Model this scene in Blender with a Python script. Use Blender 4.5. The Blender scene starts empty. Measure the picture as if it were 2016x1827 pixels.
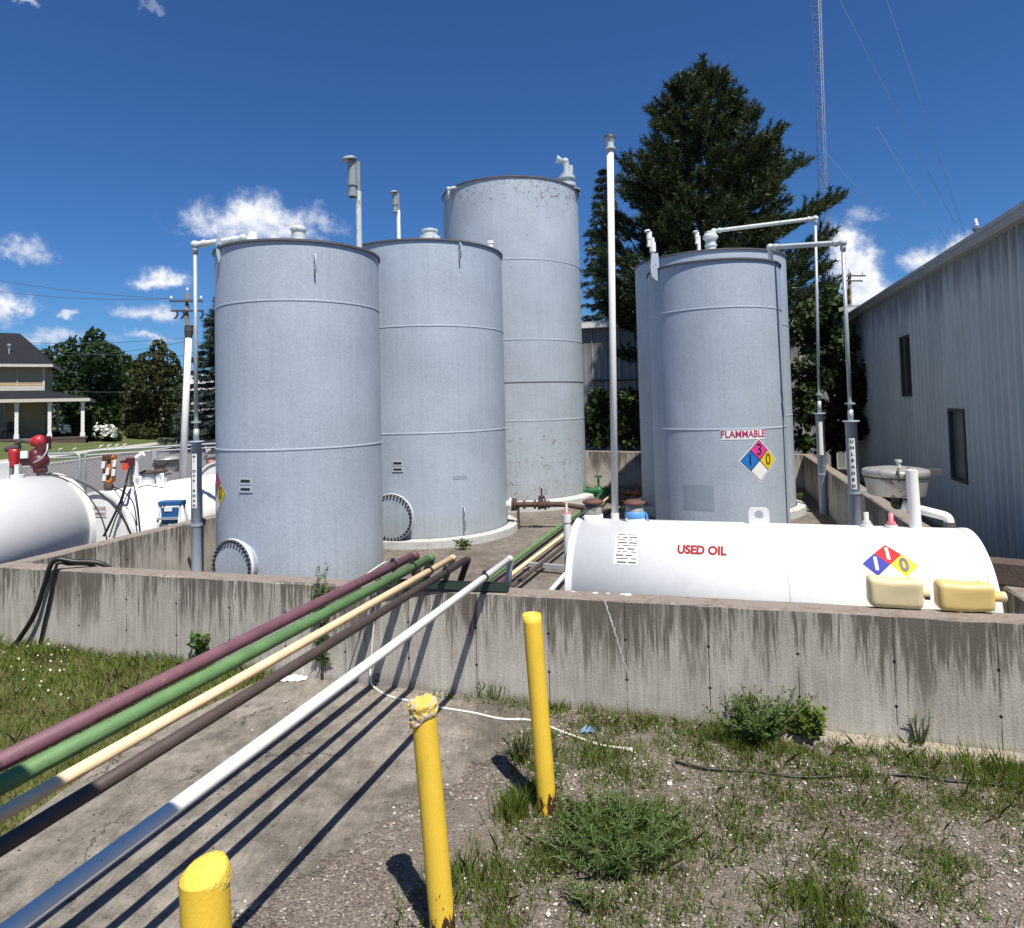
import bpy, bmesh, math, random
import numpy as np
from mathutils import Vector, Matrix, noise as mnoise
random.seed(7); RNG = np.random.default_rng(11)
scene = bpy.context.scene
COL = scene.collection
PI = math.pi

# ------------------------------------------------------------------ camera
F, CX, CY, CAMH = 1300., 1008., 736., 2.4          # focal length and principal point for a 2016 px wide frame
pit, rol = math.atan(.043), math.atan(.025)
f_ = Vector((0, math.cos(pit), math.sin(pit))); u0 = Vector((0, -math.sin(pit), math.cos(pit))); r0 = Vector((1, 0, 0))
u_ = u0*math.cos(rol) + r0*math.sin(rol); r_ = r0*math.cos(rol) - u0*math.sin(rol)
CAM = Vector((0, 0, CAMH))
cd = bpy.data.cameras.new('camera'); cam = bpy.data.objects.new('camera', cd); COL.objects.link(cam)
cam.matrix_world = Matrix(((r_.x, u_.x, -f_.x, 0), (r_.y, u_.y, -f_.y, 0), (r_.z, u_.z, -f_.z, CAMH), (0, 0, 0, 1)))
cd.sensor_fit = 'HORIZONTAL'; cd.sensor_width = 36; cd.lens = 36*F/2016; cd.shift_y = -(913.5-CY)/2016
cd.clip_start = .05; cd.clip_end = 3000
scene.camera = cam

# ------------------------------------------------------------------ sun, sky, exposure
SUN = Vector((.207, -.48, 1)).normalized()
sl = bpy.data.lights.new('sun', 'SUN'); sl.energy = 4.9; sl.angle = math.radians(.53); sl.color = (1, .945, .86)
so = bpy.data.objects.new('sun', sl); COL.objects.link(so); so.rotation_euler = (-SUN).to_track_quat('-Z', 'Y').to_euler(); so.location = (5, -10, 20)
scene.view_settings.view_transform = 'Standard'; scene.view_settings.look = 'None'
scene.view_settings.exposure = .48; scene.view_settings.gamma = 1; scene.view_settings.use_curve_mapping = False

class NT:
    """small helper to write node trees tersely"""
    def __init__(s, tree): s.t = tree; s.t.nodes.clear()
    def n(s, kind, **kw):
        nd = s.t.nodes.new(kind)
        for k, v in kw.items():
            if k.startswith('i_'):
                key = k[2:]; key = int(key) if key.isdigit() else key
                s.set(nd.inputs[key], v)
            else: setattr(nd, k, v)
        return nd
    def set(s, inp, v):
        if isinstance(v, bpy.types.NodeSocket): s.t.links.new(v, inp)
        elif isinstance(v, bpy.types.Node): s.t.links.new(v.outputs[0], inp)
        else:
            try: inp.default_value = v
            except Exception: inp.default_value = (*v, 1)
    def m(s, op, a, b=None, c=None, clamp=False):
        nd = s.t.nodes.new('ShaderNodeMath'); nd.operation = op; nd.use_clamp = clamp
        for i, v in enumerate((a, b, c)):
            if v is not None: s.set(nd.inputs[i], v)
        return nd.outputs[0]
    def mix(s, fac, a, b, mode='MIX'):
        nd = s.t.nodes.new('ShaderNodeMixRGB'); nd.blend_type = mode
        s.set(nd.inputs[0], fac); s.set(nd.inputs[1], a if not isinstance(a, tuple) else (*a[:3], 1)); s.set(nd.inputs[2], b if not isinstance(b, tuple) else (*b[:3], 1))
        return nd.outputs[0]
    def ramp(s, fac, stops, interp='LINEAR'):
        nd = s.t.nodes.new('ShaderNodeValToRGB'); nd.color_ramp.interpolation = interp
        el = nd.color_ramp.elements
        while len(el) < len(stops): el.new(.5)
        for e, (p, c) in zip(el, stops):
            e.position = p; e.color = (c, c, c, 1) if not isinstance(c, tuple) else (*c[:3], 1)
        s.set(nd.inputs[0], fac); return nd.outputs[0]
    def step(s, v, lo, hi):
        nd = s.t.nodes.new('ShaderNodeMapRange'); nd.interpolation_type = 'SMOOTHSTEP'
        s.set(nd.inputs[0], v); s.set(nd.inputs[1], lo); s.set(nd.inputs[2], hi); return nd.outputs[0]
    def noise(s, vec, scale=5, detail=4, rough=.55, dist=0, out=0):
        nd = s.t.nodes.new('ShaderNodeTexNoise'); s.set(nd.inputs['Vector'], vec); s.set(nd.inputs['Scale'], scale)
        nd.inputs['Detail'].default_value = detail; nd.inputs['Roughness'].default_value = rough; nd.inputs['Distortion'].default_value = dist
        return nd.outputs[out]
    def scale(s, vec, sc, loc=(0, 0, 0)):
        nd = s.t.nodes.new('ShaderNodeMapping'); s.set(nd.inputs[0], vec); nd.inputs['Scale'].default_value = sc; nd.inputs['Location'].default_value = loc
        return nd.outputs[0]

def ray(x, y): return f_*F + r_*(x-CX) + u_*(CY-y)
def gp(x, y, z=0.):                                  # photo pixel -> point on the level plane z
    d = ray(x, y); return CAM + d*((z-CAMH)/d.z)
def at(x, y, Y):                                     # photo pixel -> point at forward distance Y
    d = ray(x, y); return CAM + d*(Y/d.y)
def zat(x, y, Y): return at(x, y, Y).z

w = bpy.data.worlds.new('World'); scene.world = w; w.use_nodes = True
T = NT(w.node_tree)
sky = T.n('ShaderNodeTexSky'); sky.sky_type = 'NISHITA'; sky.sun_disc = False
sky.sun_elevation = math.asin(SUN.z); sky.sun_rotation = math.atan2(SUN.x, SUN.y)
sky.altitude = 300; sky.air_density = 1.0; sky.dust_density = .25; sky.ozone_density = 3.0
tc = T.n('ShaderNodeTexCoord').outputs['Generated']
nrm = T.n('ShaderNodeVectorMath', operation='NORMALIZE', i_0=tc).outputs[0]
sx = T.n('ShaderNodeSeparateXYZ', i_0=nrm)
az = T.m('ARCTAN2', sx.outputs[0], sx.outputs[1]); el = T.m('ARCSINE', sx.outputs[2])
dn = T.noise(nrm, 13, 8, .66, 0, 1); dsep = T.n('ShaderNodeSeparateXYZ', i_0=dn)
fine = T.noise(nrm, 30, 9, .66); 
azd = T.m('ADD', az, T.m('MULTIPLY', T.m('SUBTRACT', dsep.outputs[0], .5), .11))
eld = T.m('ADD', el, T.m('MULTIPLY', T.m('SUBTRACT', dsep.outputs[1], .5), .075))
def azel(x, y):
    d = ray(x, y).normalized(); return math.atan2(d.x, d.y), math.asin(d.z)
mask = None; shade = None
for (cx_, cy_, hw, hh, dens) in [(500, 452, 175, 78, 1.05), (312, 552, 78, 34, 1), (300, 622, 85, 34, .95), (40, 500, 62, 36, .8), (10, 612, 62, 62, 1),
        (126, 622, 34, 14, .8), (110, 668, 120, 26, .7), (285, 664, 70, 20, .8), (50, 5, 70, 24, .75), (295, 32, 34, 16, .3), (1665, 545, 95, 150, 1.1), (1700, 590, 75, 55, 1), (1690, 425, 55, 40, .5),
        (1835, 520, 120, 58, 1), (1930, 500, 110, 58, 1), (1740, 588, 60, 14, .8), (630, 440, 70, 30, .6), (-300, 480, 160, 70, 1), (2350, 420, 190, 80, 1), (760, 640, 130, 40, .7), (1000, 680, 150, 40, .6)]:
    a, e = azel(cx_, cy_); a1, _ = azel(cx_+hw, cy_); _, e1 = azel(cx_, cy_-hh)
    wa, he = abs(a1-a), abs(e1-e)
    da = T.m('DIVIDE', T.m('SUBTRACT', azd, a), wa); de = T.m('DIVIDE', T.m('SUBTRACT', eld, e), he)
    deb = T.m('MULTIPLY', T.m('MINIMUM', de, 0.), 1.7); det = T.m('MAXIMUM', de, 0.)
    r2 = T.m('SQRT', T.m('ADD', T.m('MULTIPLY', da, da), T.m('ADD', T.m('MULTIPLY', deb, deb), T.m('MULTIPLY', det, det))))
    v = T.m('ADD', T.m('SUBTRACT', 1.0, r2), T.m('MULTIPLY', T.m('SUBTRACT', fine, .5), 1.5))
    v = T.m('MULTIPLY', T.step(v, .05, .85), dens)
    sh = T.m('MULTIPLY', v, T.step(T.m('ADD', de, T.m('MULTIPLY', T.m('SUBTRACT', fine, .5), 2.2)), -.55, .35))
    mask = v if mask is None else T.m('MAXIMUM', mask, v); shade = sh if shade is None else T.m('MAXIMUM', shade, sh)
mask = T.m('MINIMUM', mask, 1.)
SKYS = .057
skyc = T.n('ShaderNodeVectorMath', operation='MULTIPLY', i_0=sky.outputs[0]); skyc.inputs[1].default_value = (.46*SKYS, .83*SKYS, 1.30*SKYS)
ccol = T.mix(T.m('MINIMUM', shade, 1.), (.36, .42, .56), (.74, .75, .78))
fin = T.mix(T.m('MULTIPLY', mask, .95), skyc.outputs[0], ccol)
bg = T.n('ShaderNodeBackground', i_Color=fin, i_Strength=1.0)
T.n('ShaderNodeOutputWorld', i_0=bg)

# ------------------------------------------------------------------ mesh helpers
class MB:
    def __init__(s): s.v = []; s.f = []; s.sm = []
    def add(s, vs, fs, smooth=False):
        o = len(s.v); s.v += [tuple(p) for p in vs]; s.f += [tuple(i+o for i in q) for q in fs]; s.sm += [smooth]*len(fs); return s
    def box(s, c, size, rz=0, rx=0, ry=0, bev=0):
        a, b, d = (x/2 for x in size); M = Matrix.Rotation(rz, 3, 'Z') @ Matrix.Rotation(ry, 3, 'Y') @ Matrix.Rotation(rx, 3, 'X'); c = Vector(c)
        if bev <= 0:
            vs = [c + M @ Vector((x, y, z)) for x in (-a, a) for y in (-b, b) for z in (-d, d)]
            return s.add(vs, [(0, 1, 3, 2), (4, 6, 7, 5), (0, 4, 5, 1), (2, 3, 7, 6), (0, 2, 6, 4), (1, 5, 7, 3)])
        k = bev; vs = []; idx = {}
        for sx_ in (-1, 1):
            for sy_ in (-1, 1):
                for sz_ in (-1, 1):
                    for ax in range(3):
                        p = [sx_*(a-k), sy_*(b-k), sz_*(d-k)]; p[ax] = (sx_*a, sy_*b, sz_*d)[ax]
                        idx[(sx_, sy_, sz_, ax)] = len(vs); vs.append(c + M @ Vector(p))
        fs = []
        for ax in range(3):
            o1, o2 = [i for i in range(3) if i != ax]
            for sg in (-1, 1):
                q = []
                for (p1, p2) in ((-1, -1), (1, -1), (1, 1), (-1, 1)):
                    kk = [0, 0, 0]; kk[ax] = sg; kk[o1] = p1; kk[o2] = p2; q.append(idx[(*kk, ax)])
                fs.append(tuple(q))
        for ax in range(3):
            o1, o2 = [i for i in range(3) if i != ax]
            for p1 in (-1, 1):
                for p2 in (-1, 1):
                    k0 = [0, 0, 0]; k0[o1] = p1; k0[o2] = p2; k1 = list(k0); k0[ax] = -1; k1[ax] = 1
                    fs.append((idx[(*k0, o1)], idx[(*k1, o1)], idx[(*k1, o2)], idx[(*k0, o2)]))
        for sx_ in (-1, 1):
            for sy_ in (-1, 1):
                for sz_ in (-1, 1): fs.append(tuple(idx[(sx_, sy_, sz_, ax)] for ax in range(3)))
        return s.add(vs, fs)
    def lathe(s, prof, base=(0, 0, 0), axis=(0, 0, 1), n=32, smooth=True, a0=0, a1=2*PI):
        z = Vector(axis).normalized(); x = z.orthogonal().normalized() if abs(z.z) < .99 else Vector((1, 0, 0)); y = z.cross(x); b = Vector(base)
        full = abs(a1-a0-2*PI) < 1e-6; m = n if full else n+1
        vs = []; fs = []
        for (r, h) in prof:
            for i in range(m):
                t = a0+(a1-a0)*i/n; vs.append(b + z*h + (x*math.cos(t)+y*math.sin(t))*max(r, 1e-5))
        for j in range(len(prof)-1):
            for i in range(n):
                k = (i+1) % m; fs.append((j*m+i, j*m+k, (j+1)*m+k, (j+1)*m+i))
        return s.add(vs, fs, smooth)
    def cyl(s, p0, p1, r, r1=None, n=20, cap=True, smooth=True):
        p0, p1 = Vector(p0), Vector(p1); ax = p1-p0; L = ax.length; r1 = r if r1 is None else r1
        s.lathe([(r, 0), (r1, L)], p0, ax, n, smooth)
        if cap:
            s.lathe([(0, 0), (r, 0)], p0, ax, n, False); s.lathe([(r1, L), (0, L)], p0, ax, n, False)
        return s
    def tube(s, pts, r, n=12, cap=True, smooth=True):
        pts = [Vector(p) for p in pts]; N = len(pts); rs = r if isinstance(r, (list, tuple)) else [r]*N
        tan = [(pts[min(i+1, N-1)]-pts[max(i-1, 0)]).normalized() for i in range(N)]
        x = tan[0].orthogonal().normalized(); vs = []; fs = []
        for i in range(N):
            x = (x - tan[i]*x.dot(tan[i])).normalized(); y = tan[i].cross(x)
            k = 1.
            if 0 < i < N-1:
                c = (pts[i]-pts[i-1]).normalized().dot((pts[i+1]-pts[i]).normalized()); k = 1.
            for j in range(n):
                t = 2*PI*j/n; vs.append(pts[i]+(x*math.cos(t)+y*math.sin(t))*rs[i]*k)
        for i in range(N-1):
            for j in range(n):
                k = (j+1) % n; fs.append((i*n+j, i*n+k, (i+1)*n+k, (i+1)*n+j))
        if cap: fs += [tuple(range(n))[::-1], tuple((N-1)*n+j for j in range(n))]
        return s.add(vs, fs, smooth)
    def ball(s, c, r, n=12, sq=(1, 1, 1)):
        c = Vector(c); m = max(6, n//2); vs = []; fs = []
        for i in range(m+1):
            t = PI*i/m
            for j in range(n):
                p = 2*PI*j/n; vs.append(c+Vector((math.sin(t)*math.cos(p)*r*sq[0], math.sin(t)*math.sin(p)*r*sq[1], math.cos(t)*r*sq[2])))
        for i in range(m):
            for j in range(n):
                k = (j+1) % n; fs.append((i*n+j, (i+1)*n+j, (i+1)*n+k, i*n+k))
        return s.add(vs, fs, True)
    def prism(s, poly, z0, z1):
        n = len(poly); vs = [(x, y, z0) for x, y in poly]+[(x, y, z1) for x, y in poly]
        fs = [tuple(range(n))[::-1], tuple(range(n, 2*n))]+[(i, (i+1) % n, n+(i+1) % n, n+i) for i in range(n)]
        return s.add(vs, fs)
    def quad(s, *p): return s.add(p, [tuple(range(len(p)))])

def bend(pts, rad=.08, n=5):
    """round the corners of a polyline"""
    pts = [Vector(p) for p in pts]; out = [pts[0]]
    for i in range(1, len(pts)-1):
        a, b, c = pts[i-1], pts[i], pts[i+1]; d0 = (a-b); d1 = (c-b); k = min(rad, d0.length*.45, d1.length*.45)
        p0 = b+d0.normalized()*k; p1 = b+d1.normalized()*k
        for j in range(n+1):
            t = j/n; out.append(p0*(1-t)**2+b*2*t*(1-t)+p1*t*t)
    return out+[pts[-1]]
def spline(pts, n=8):
    P = [Vector(p) for p in pts]; P = [P[0]*2-P[1]]+P+[P[-1]*2-P[-2]]; out = []
    for i in range(1, len(P)-2):
        for j in range(n):
            t = j/n; a, b, c, d = P[i-1:i+3]
            out.append(.5*((2*b)+(c-a)*t+(2*a-5*b+4*c-d)*t*t+(3*b-a-3*c+d)*t**3))
    return out+[P[-2]]

def prop(o, label=None, cat=None, group=None, kind=None):
    if label: o['label'] = label
    if cat: o['category'] = cat
    if group: o['group'] = group
    if kind: o['kind'] = kind
    return o
BASE = {}
def thing(name, label, cat, base, group=None):
    o = bpy.data.objects.new(name, None); COL.objects.link(o); o.location = base; o.empty_display_size = .2
    BASE[o.name] = Vector(base); return prop(o, label, cat, group)
def emit(name, verts, faces, smooth, mat, parent=None, base=None):
    b = BASE[parent.name] if parent is not None else Vector(base if base is not None else (0, 0, 0))
    me = bpy.data.meshes.new(name)
    me.from_pydata([(x-b.x, y-b.y, z-b.z) for x, y, z in verts], [], faces)
    if smooth: me.polygons.foreach_set('use_smooth', smooth)
    me.materials.append(mat); me.update()
    o = bpy.data.objects.new(name, me); COL.objects.link(o)
    if parent is not None: o.parent = parent
    else: o.location = b
    BASE[o.name] = b; return o
def part(p, name, mb, mat, label=None): 
    o = emit(name, mb.v, mb.f, mb.sm, mat, p)
    if label: o['label'] = label
    return o
def solo(name, mb, mat, label, cat, base=(0, 0, 0), group=None, kind=None):
    return prop(emit(name, mb.v, mb.f, mb.sm, mat, None, base), label, cat, group, kind)
def struct(name, mb, mat, base=(0, 0, 0)): return prop(emit(name, mb.v, mb.f, mb.sm, mat, None, base), kind='structure')
def npmesh(name, V, mat, parent=None, base=(0, 0, 0)):
    """V: (n, k, 3) array of n separate k-gons"""
    V = np.asarray(V, dtype=np.float32); n, k, _ = V.shape; b = BASE[parent.name] if parent is not None else Vector(base)
    me = bpy.data.meshes.new(name); P = (V.reshape(-1, 3)-np.array(b, dtype=np.float32))
    me.vertices.add(n*k); me.vertices.foreach_set('co', P.ravel())
    me.loops.add(n*k); me.loops.foreach_set('vertex_index', np.arange(n*k, dtype=np.int32))
    me.polygons.add(n); me.polygons.foreach_set('loop_start', np.arange(0, n*k, k, dtype=np.int32)); me.polygons.foreach_set('loop_total', np.full(n, k, dtype=np.int32))
    me.update(calc_edges=True); me.validate(); me.materials.append(mat)
    o = bpy.data.objects.new(name, me); COL.objects.link(o)
    if parent is not None: o.parent = parent
    else: o.location = b
    BASE[o.name] = b; return o

# ------------------------------------------------------------------ materials
dW = Vector((.956, -.294, 0)).normalized(); nW = Vector((.294, .956, 0)).normalized()
def mk(name):
    m = bpy.data.materials.new(name); m.use_nodes = True; t = NT(m.node_tree)
    p = t.n('ShaderNodeBsdfPrincipled'); o = t.n('ShaderNodeOutputMaterial', i_0=p)
    return m, t, p
def oc(t): return t.n('ShaderNodeTexCoord').outputs['Object']
def pbr(name, col, rough=.5, var=.12, sc=6, metal=0, bump=0, bsc=40, spot=None, spc=(.1, .05, .03), spsc=9, streak=0, spec=.5):
    m, t, p = mk(name); c = oc(t)
    n = t.noise(c, sc, 5, .6)
    k = t.m('ADD', t.m('MULTIPLY', t.m('SUBTRACT', n, .5), 2*var), 1)
    col_ = t.n('ShaderNodeVectorMath', operation='SCALE', i_0=col[:3], i_Scale=k).outputs[0]
    if streak:
        s = t.noise(t.scale(c, (26, 26, .9)), 1, 4, .6); s2 = t.noise(t.scale(c, (90, 90, 2)), 1, 2, .5)
        kk = t.m('ADD', t.m('MULTIPLY', t.m('SUBTRACT', t.m('ADD', t.m('MULTIPLY', s, .65), t.m('MULTIPLY', s2, .35)), .5), 2*streak), 1)
        col_ = t.n('ShaderNodeVectorMath', operation='SCALE', i_0=col_, i_Scale=kk).outputs[0]
    if spot:
        s = t.noise(c, spsc, 6, .68, .4); col_ = t.mix(t.step(s, spot, spot+.05), col_, spc)
    t.set(p.inputs['Base Color'], col_); p.inputs['Metallic'].default_value = metal; p.inputs['Specular IOR Level'].default_value = spec
    t.set(p.inputs['Roughness'], t.m('ADD', rough-.06, t.m('MULTIPLY', n, .12)))
    if bump:
        b = t.n('ShaderNodeBump', i_Height=t.noise(c, bsc, 4, .6)); b.inputs['Strength'].default_value = bump; b.inputs['Distance'].default_value = .01
        t.set(p.inputs['Normal'], b)
    return m
def tankpaint(name, col, rust=0, zlo=0, ztop=5):
    m, t, p = mk(name); c = oc(t)
    big = t.noise(c, .9, 5, .6); st = t.noise(t.scale(c, (16, 16, .35)), 1, 5, .65); st2 = t.noise(t.scale(c, (70, 70, 1.2)), 1, 3, .6); gr = t.noise(c, 95, 2, .5); gr2 = t.noise(c, 30, 3, .6)
    def dv(x, k): return t.m('MULTIPLY', t.m('SUBTRACT', x, .5), k)
    k = t.m('ADD', 1., t.m('ADD', t.m('ADD', dv(big, .5), dv(st, .26)), t.m('ADD', t.m('ADD', dv(st2, .14), dv(gr2, .42)), dv(gr, .6))))
    cc = t.n('ShaderNodeVectorMath', operation='SCALE', i_0=col, i_Scale=k).outputs[0]
    sep = t.n('ShaderNodeSeparateXYZ', i_0=c); z = sep.outputs[2]
    dirt = t.m('MULTIPLY', t.step(t.m('ADD', z, t.m('MULTIPLY', st, .5)), zlo+.75, zlo+.2), .35)
    cc = t.mix(dirt, cc, (.27, .25, .22))
    sc_ = t.step(t.noise(t.scale(c, (5, 5, 2.2)), 2.2, 7, .72, .6), .66, .72)
    cc = t.mix(t.m('MULTIPLY', sc_, .28), cc, (.2, .22, .25))
    if rust:
        rn = t.noise(t.scale(c, (3, 3, 4.5)), 2.1, 8, .72, .8); zone = t.m('ADD', t.step(z, ztop-1.6, ztop-.1), t.m('MULTIPLY', t.step(z, 3.2, .4), .75))
        s = t.step(t.m('ADD', rn, t.m('MULTIPLY', zone, .11)), .645, .70); cc = t.mix(t.m('MULTIPLY', s, .7), cc, (.17, .13, .105))
        s = t.step(t.m('ADD', t.noise(t.scale(c, (9, 9, 14)), 1.6, 6, .7), t.m('MULTIPLY', zone, .08)), .69, .71); cc = t.mix(s, cc, (.05, .04, .04))
        s = t.step(t.noise(t.scale(c, (4, 4, 6)), 1.7, 6, .7), .68, .70); cc = t.mix(t.m('MULTIPLY', s, .8), cc, (.55, .55, .54))
    t.set(p.inputs['Base Color'], cc); p.inputs['Roughness'].default_value = .55; p.inputs['Metallic'].default_value = .05
    hb = t.m('ADD', t.m('MULTIPLY', t.noise(t.scale(c, (1.2, 1.2, .5)), 1, 2, .5), 1.0), t.m('MULTIPLY', gr, .04))
    b = t.n('ShaderNodeBump', i_Height=hb); b.inputs['Strength'].default_value = .35; b.inputs['Distance'].default_value = .06; t.set(p.inputs['Normal'], b)
    return m
def wallmat(name, top, base=(.42, .395, .345), strength=1.):
    m, t, p = mk(name); c = oc(t); sep = t.n('ShaderNodeSeparateXYZ', i_0=c); x, y, z = sep.outputs[:3]
    u = t.n('ShaderNodeCombineXYZ', i_0=x, i_1=t.m('MULTIPLY', y, 3)).outputs[0]
    n1 = t.noise(u, 7, 3, .6); n2 = t.noise(u, 17, 5, .75); n3 = t.noise(u, 1.3, 2, .5)
    d = t.m('SUBTRACT', top, z)
    uz = t.n('ShaderNodeCombineXYZ', i_0=x, i_1=t.m('MULTIPLY', y, 3), i_2=t.m('MULTIPLY', z, .07)).outputs[0]
    v1 = t.noise(uz, 9, 3, .6); v2 = t.noise(uz, 27, 3, .6); v3 = t.noise(uz, 70, 2, .5)
    val = t.m('ADD', t.m('MULTIPLY', v1, .36), t.m('ADD', t.m('MULTIPLY', v2, .42), t.m('MULTIPLY', v3, .22)))
    e_ = t.m('ADD', t.m('MULTIPLY', t.m('SUBTRACT', val, .5), 6.4), t.m('ADD', t.m('MULTIPLY', t.m('SUBTRACT', .33, d), 1.35), t.m('MULTIPLY', t.m('SUBTRACT', n3, .5), 2.6)))
    stain = t.m('MULTIPLY', t.step(e_, -.30, .62), t.step(d, .95, .25))
    big = t.noise(c, 2.2, 6, .62); fine = t.noise(c, 60, 4, .6); vst = t.noise(t.scale(c, (40, 40, 1.2)), 1, 4, .6)
    k = t.m('ADD', 1, t.m('ADD', t.m('MULTIPLY', t.m('SUBTRACT', big, .5), .75), t.m('ADD', t.m('MULTIPLY', t.m('SUBTRACT', fine, .5), .6), t.m('ADD', t.m('MULTIPLY', t.m('SUBTRACT', vst, .5), .6), t.m('MULTIPLY', t.m('SUBTRACT', v2, .5), .8)))))
    cc = t.n('ShaderNodeVectorMath', operation='SCALE', i_0=base, i_Scale=k).outputs[0]
    scol = t.mix(t.noise(u, 4, 2, .5), (.075, .060, .048), (.145, .125, .105))
    cc = t.mix(t.m('MULTIPLY', stain, .92*strength), cc, scol)
    eff = t.step(t.m('ADD', n2, t.m('MULTIPLY', d, -.10)), .575, .66); cc = t.mix(t.m('MULTIPLY', eff, t.m('MULTIPLY', t.step(d, .55, .03), .75)), cc, (.47, .45, .42))
    g = t.step(t.m('ADD', z, t.m('MULTIPLY', big, .22)), .20, .10); cc = t.mix(t.m('MULTIPLY', g, .55), cc, (.16, .14, .11))
    # form joints and tie holes
    fx = t.m('ABSOLUTE', t.m('SUBTRACT', t.m('FRACT', t.m('DIVIDE', t.m('ADD', x, t.m('MULTIPLY', t.m('SUBTRACT', n1, .5), .0)), .61)), .5))
    jl = t.m('MULTIPLY', t.step(fx, .4915, .497), t.step(t.noise(t.scale(c, (6, 6, 5)), 1, 3), .30, .55)); cc = t.mix(t.m('MULTIPLY', jl, .8), cc, (.07, .055, .045))
    hx = t.m('MULTIPLY', t.m('SUBTRACT', .5, fx), .61)
    for hz in (top-.28, top-.58):
        rr = t.m('SQRT', t.m('ADD', t.m('MULTIPLY', hx, hx), t.m('POWER', t.m('SUBTRACT', z, hz), 2))); cc = t.mix(t.step(rr, .013, .009), cc, (.02, .018, .016))
    pits = t.step(t.noise(t.scale(c, (16, 16, 22)), 1, 4, .65), .735, .75); cc = t.mix(t.m('MULTIPLY', pits, .85), cc, (.05, .045, .04))
    # weathered pink-brown top face
    gn = t.n('ShaderNodeNewGeometry').outputs['Normal']; up = t.step(t.n('ShaderNodeSeparateXYZ', i_0=gn).outputs[2], .6, .8)
    topc = t.mix(fine, (.15, .125, .105), (.32, .28, .25)); topc = t.mix(t.step(t.noise(c, 11, 5, .7), .52, .62), topc, (.20, .15, .115))
    cc = t.mix(up, cc, topc)
    t.set(p.inputs['Base Color'], cc); p.inputs['Roughness'].default_value = .9; p.inputs['Specular IOR Level'].default_value = .2
    b = t.n('ShaderNodeBump', i_Height=t.m('SUBTRACT', t.m('ADD', fine, t.m('MULTIPLY', vst, .5)), t.m('ADD', t.m('MULTIPLY', pits, 3), t.m('MULTIPLY', jl, 1.5)))); b.inputs['Strength'].default_value = .5; b.inputs['Distance'].default_value = .006
    t.set(p.inputs['Normal'], b); return m
def leafmat(name, c0, c1, c2=None, trans=.3, rough=.55, clump=.6):
    m, t, p = mk(name); g = t.n('ShaderNodeNewGeometry'); r = g.outputs['Random Per Island']; c = oc(t)
    nn = t.noise(c, clump, 3, .6)
    f = t.m('ADD', t.m('MULTIPLY', r, .6), t.m('MULTIPLY', t.m('SUBTRACT', nn, .3), 1.0), clamp=True)
    stops = [(0, c0), (.75, c1)]+([(1, c2)] if c2 else [])
    cc = t.ramp(f, stops); t.set(p.inputs['Base Color'], cc); p.inputs['Roughness'].default_value = rough; p.inputs['Specular IOR Level'].default_value = .25
    tr = t.n('ShaderNodeBsdfTranslucent', i_Color=t.mix(.5, cc, (.10, .16, .03)))
    mx = t.n('ShaderNodeMixShader', i_0=trans, i_1=p.outputs[0], i_2=tr.outputs[0])
    out = [n for n in m.node_tree.nodes if n.type == 'OUTPUT_MATERIAL'][0]; t.set(out.inputs[0], mx); return m

M = {}
M['tank'] = tankpaint('tank_paint', (.370, .428, .492))
M['tankold'] = tankpaint('weathered_tank_paint', (.375, .425, .475), rust=1, zlo=.1, ztop=7.4)
M['tanktop'] = pbr('tank_roof', (.36, .38, .40), .6, .3, 4, spot=.56, spc=(.2, .14, .1))
M['rim'] = pbr('rim_steel', (.10, .10, .105), .6, .3, 12, spot=.58, spc=(.12, .07, .05))
M['weld'] = pbr('weld_paint', (.44, .50, .56), .35, .1, 20)
M['dkline'] = pbr('dark_seam', (.09, .09, .10), .7)
M['white'] = pbr('white_paint', (.69, .70, .69), .5, .10, 3, streak=.10, spot=.70, spc=(.50, .48, .44), spsc=3, spec=.3)
M['whiteleft'] = pbr('bright_white_paint', (.82, .82, .81), .45, .06, 3, streak=.06, spec=.3)
M['whitepipe'] = pbr('white_pipe_paint', (.78, .77, .74), .65, .08, 7, spec=.15, spot=.70, spc=(.3, .27, .24), spsc=14)
M['palepipe'] = pbr('pale_vent_paint', (.52, .56, .55), .5, .3, 8, spot=.60, spc=(.34, .30, .25), spsc=5)
M['hoodgrey'] = pbr('weathered_vent_hood', (.24, .27, .28), .6, .3, 8, spot=.6, spc=(.10, .09, .08), spsc=6)
M['ventgrey'] = pbr('vent_grey', (.42, .47, .50), .5, .2, 8)
M['galv'] = pbr('galvanised', (.42, .45, .47), .42, .15, 14, metal=.35)
M['stand'] = pbr('grey_standpipe', (.33, .38, .44), .5, .12, 10, streak=.12)
M['purple'] = pbr('purple_pipe', (.165, .075, .095), .6, .4, 7, spot=.66, spc=(.26, .17, .17), spsc=16, bump=.15, bsc=60)
M['green'] = pbr('green_pipe', (.105, .205, .075), .6, .4, 7, spot=.67, spc=(.06, .05, .03), spsc=9, bump=.15, bsc=60)
M['cream'] = pbr('cream_pipe', (.80, .60, .36), .7, .2, 7, spot=.69, spc=(.20, .12, .06), spsc=14, bump=.1, bsc=60)
M['brown'] = pbr('brown_pipe', (.068, .047, .040), .6, .45, 7, spot=.67, spc=(.15, .11, .09), spsc=14, bump=.12, bsc=60)
M['bolt'] = pbr('black_steel', (.022, .022, .025), .6)
M['dkgreen'] = pbr('dark_green_channel', (.025, .05, .038), .5, .2)
M['rust'] = pbr('rusted_iron', (.075, .045, .034), .8, .4, 12, bump=.5, bsc=40)
M['rustcap'] = pbr('rust_red_cap', (.12, .05, .038), .7, .3, 15)
M['plinth'] = pbr('plinth_concrete', (.42, .43, .42), .9, .25, 5, bump=.3, spot=.6, spc=(.30, .22, .13))
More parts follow.
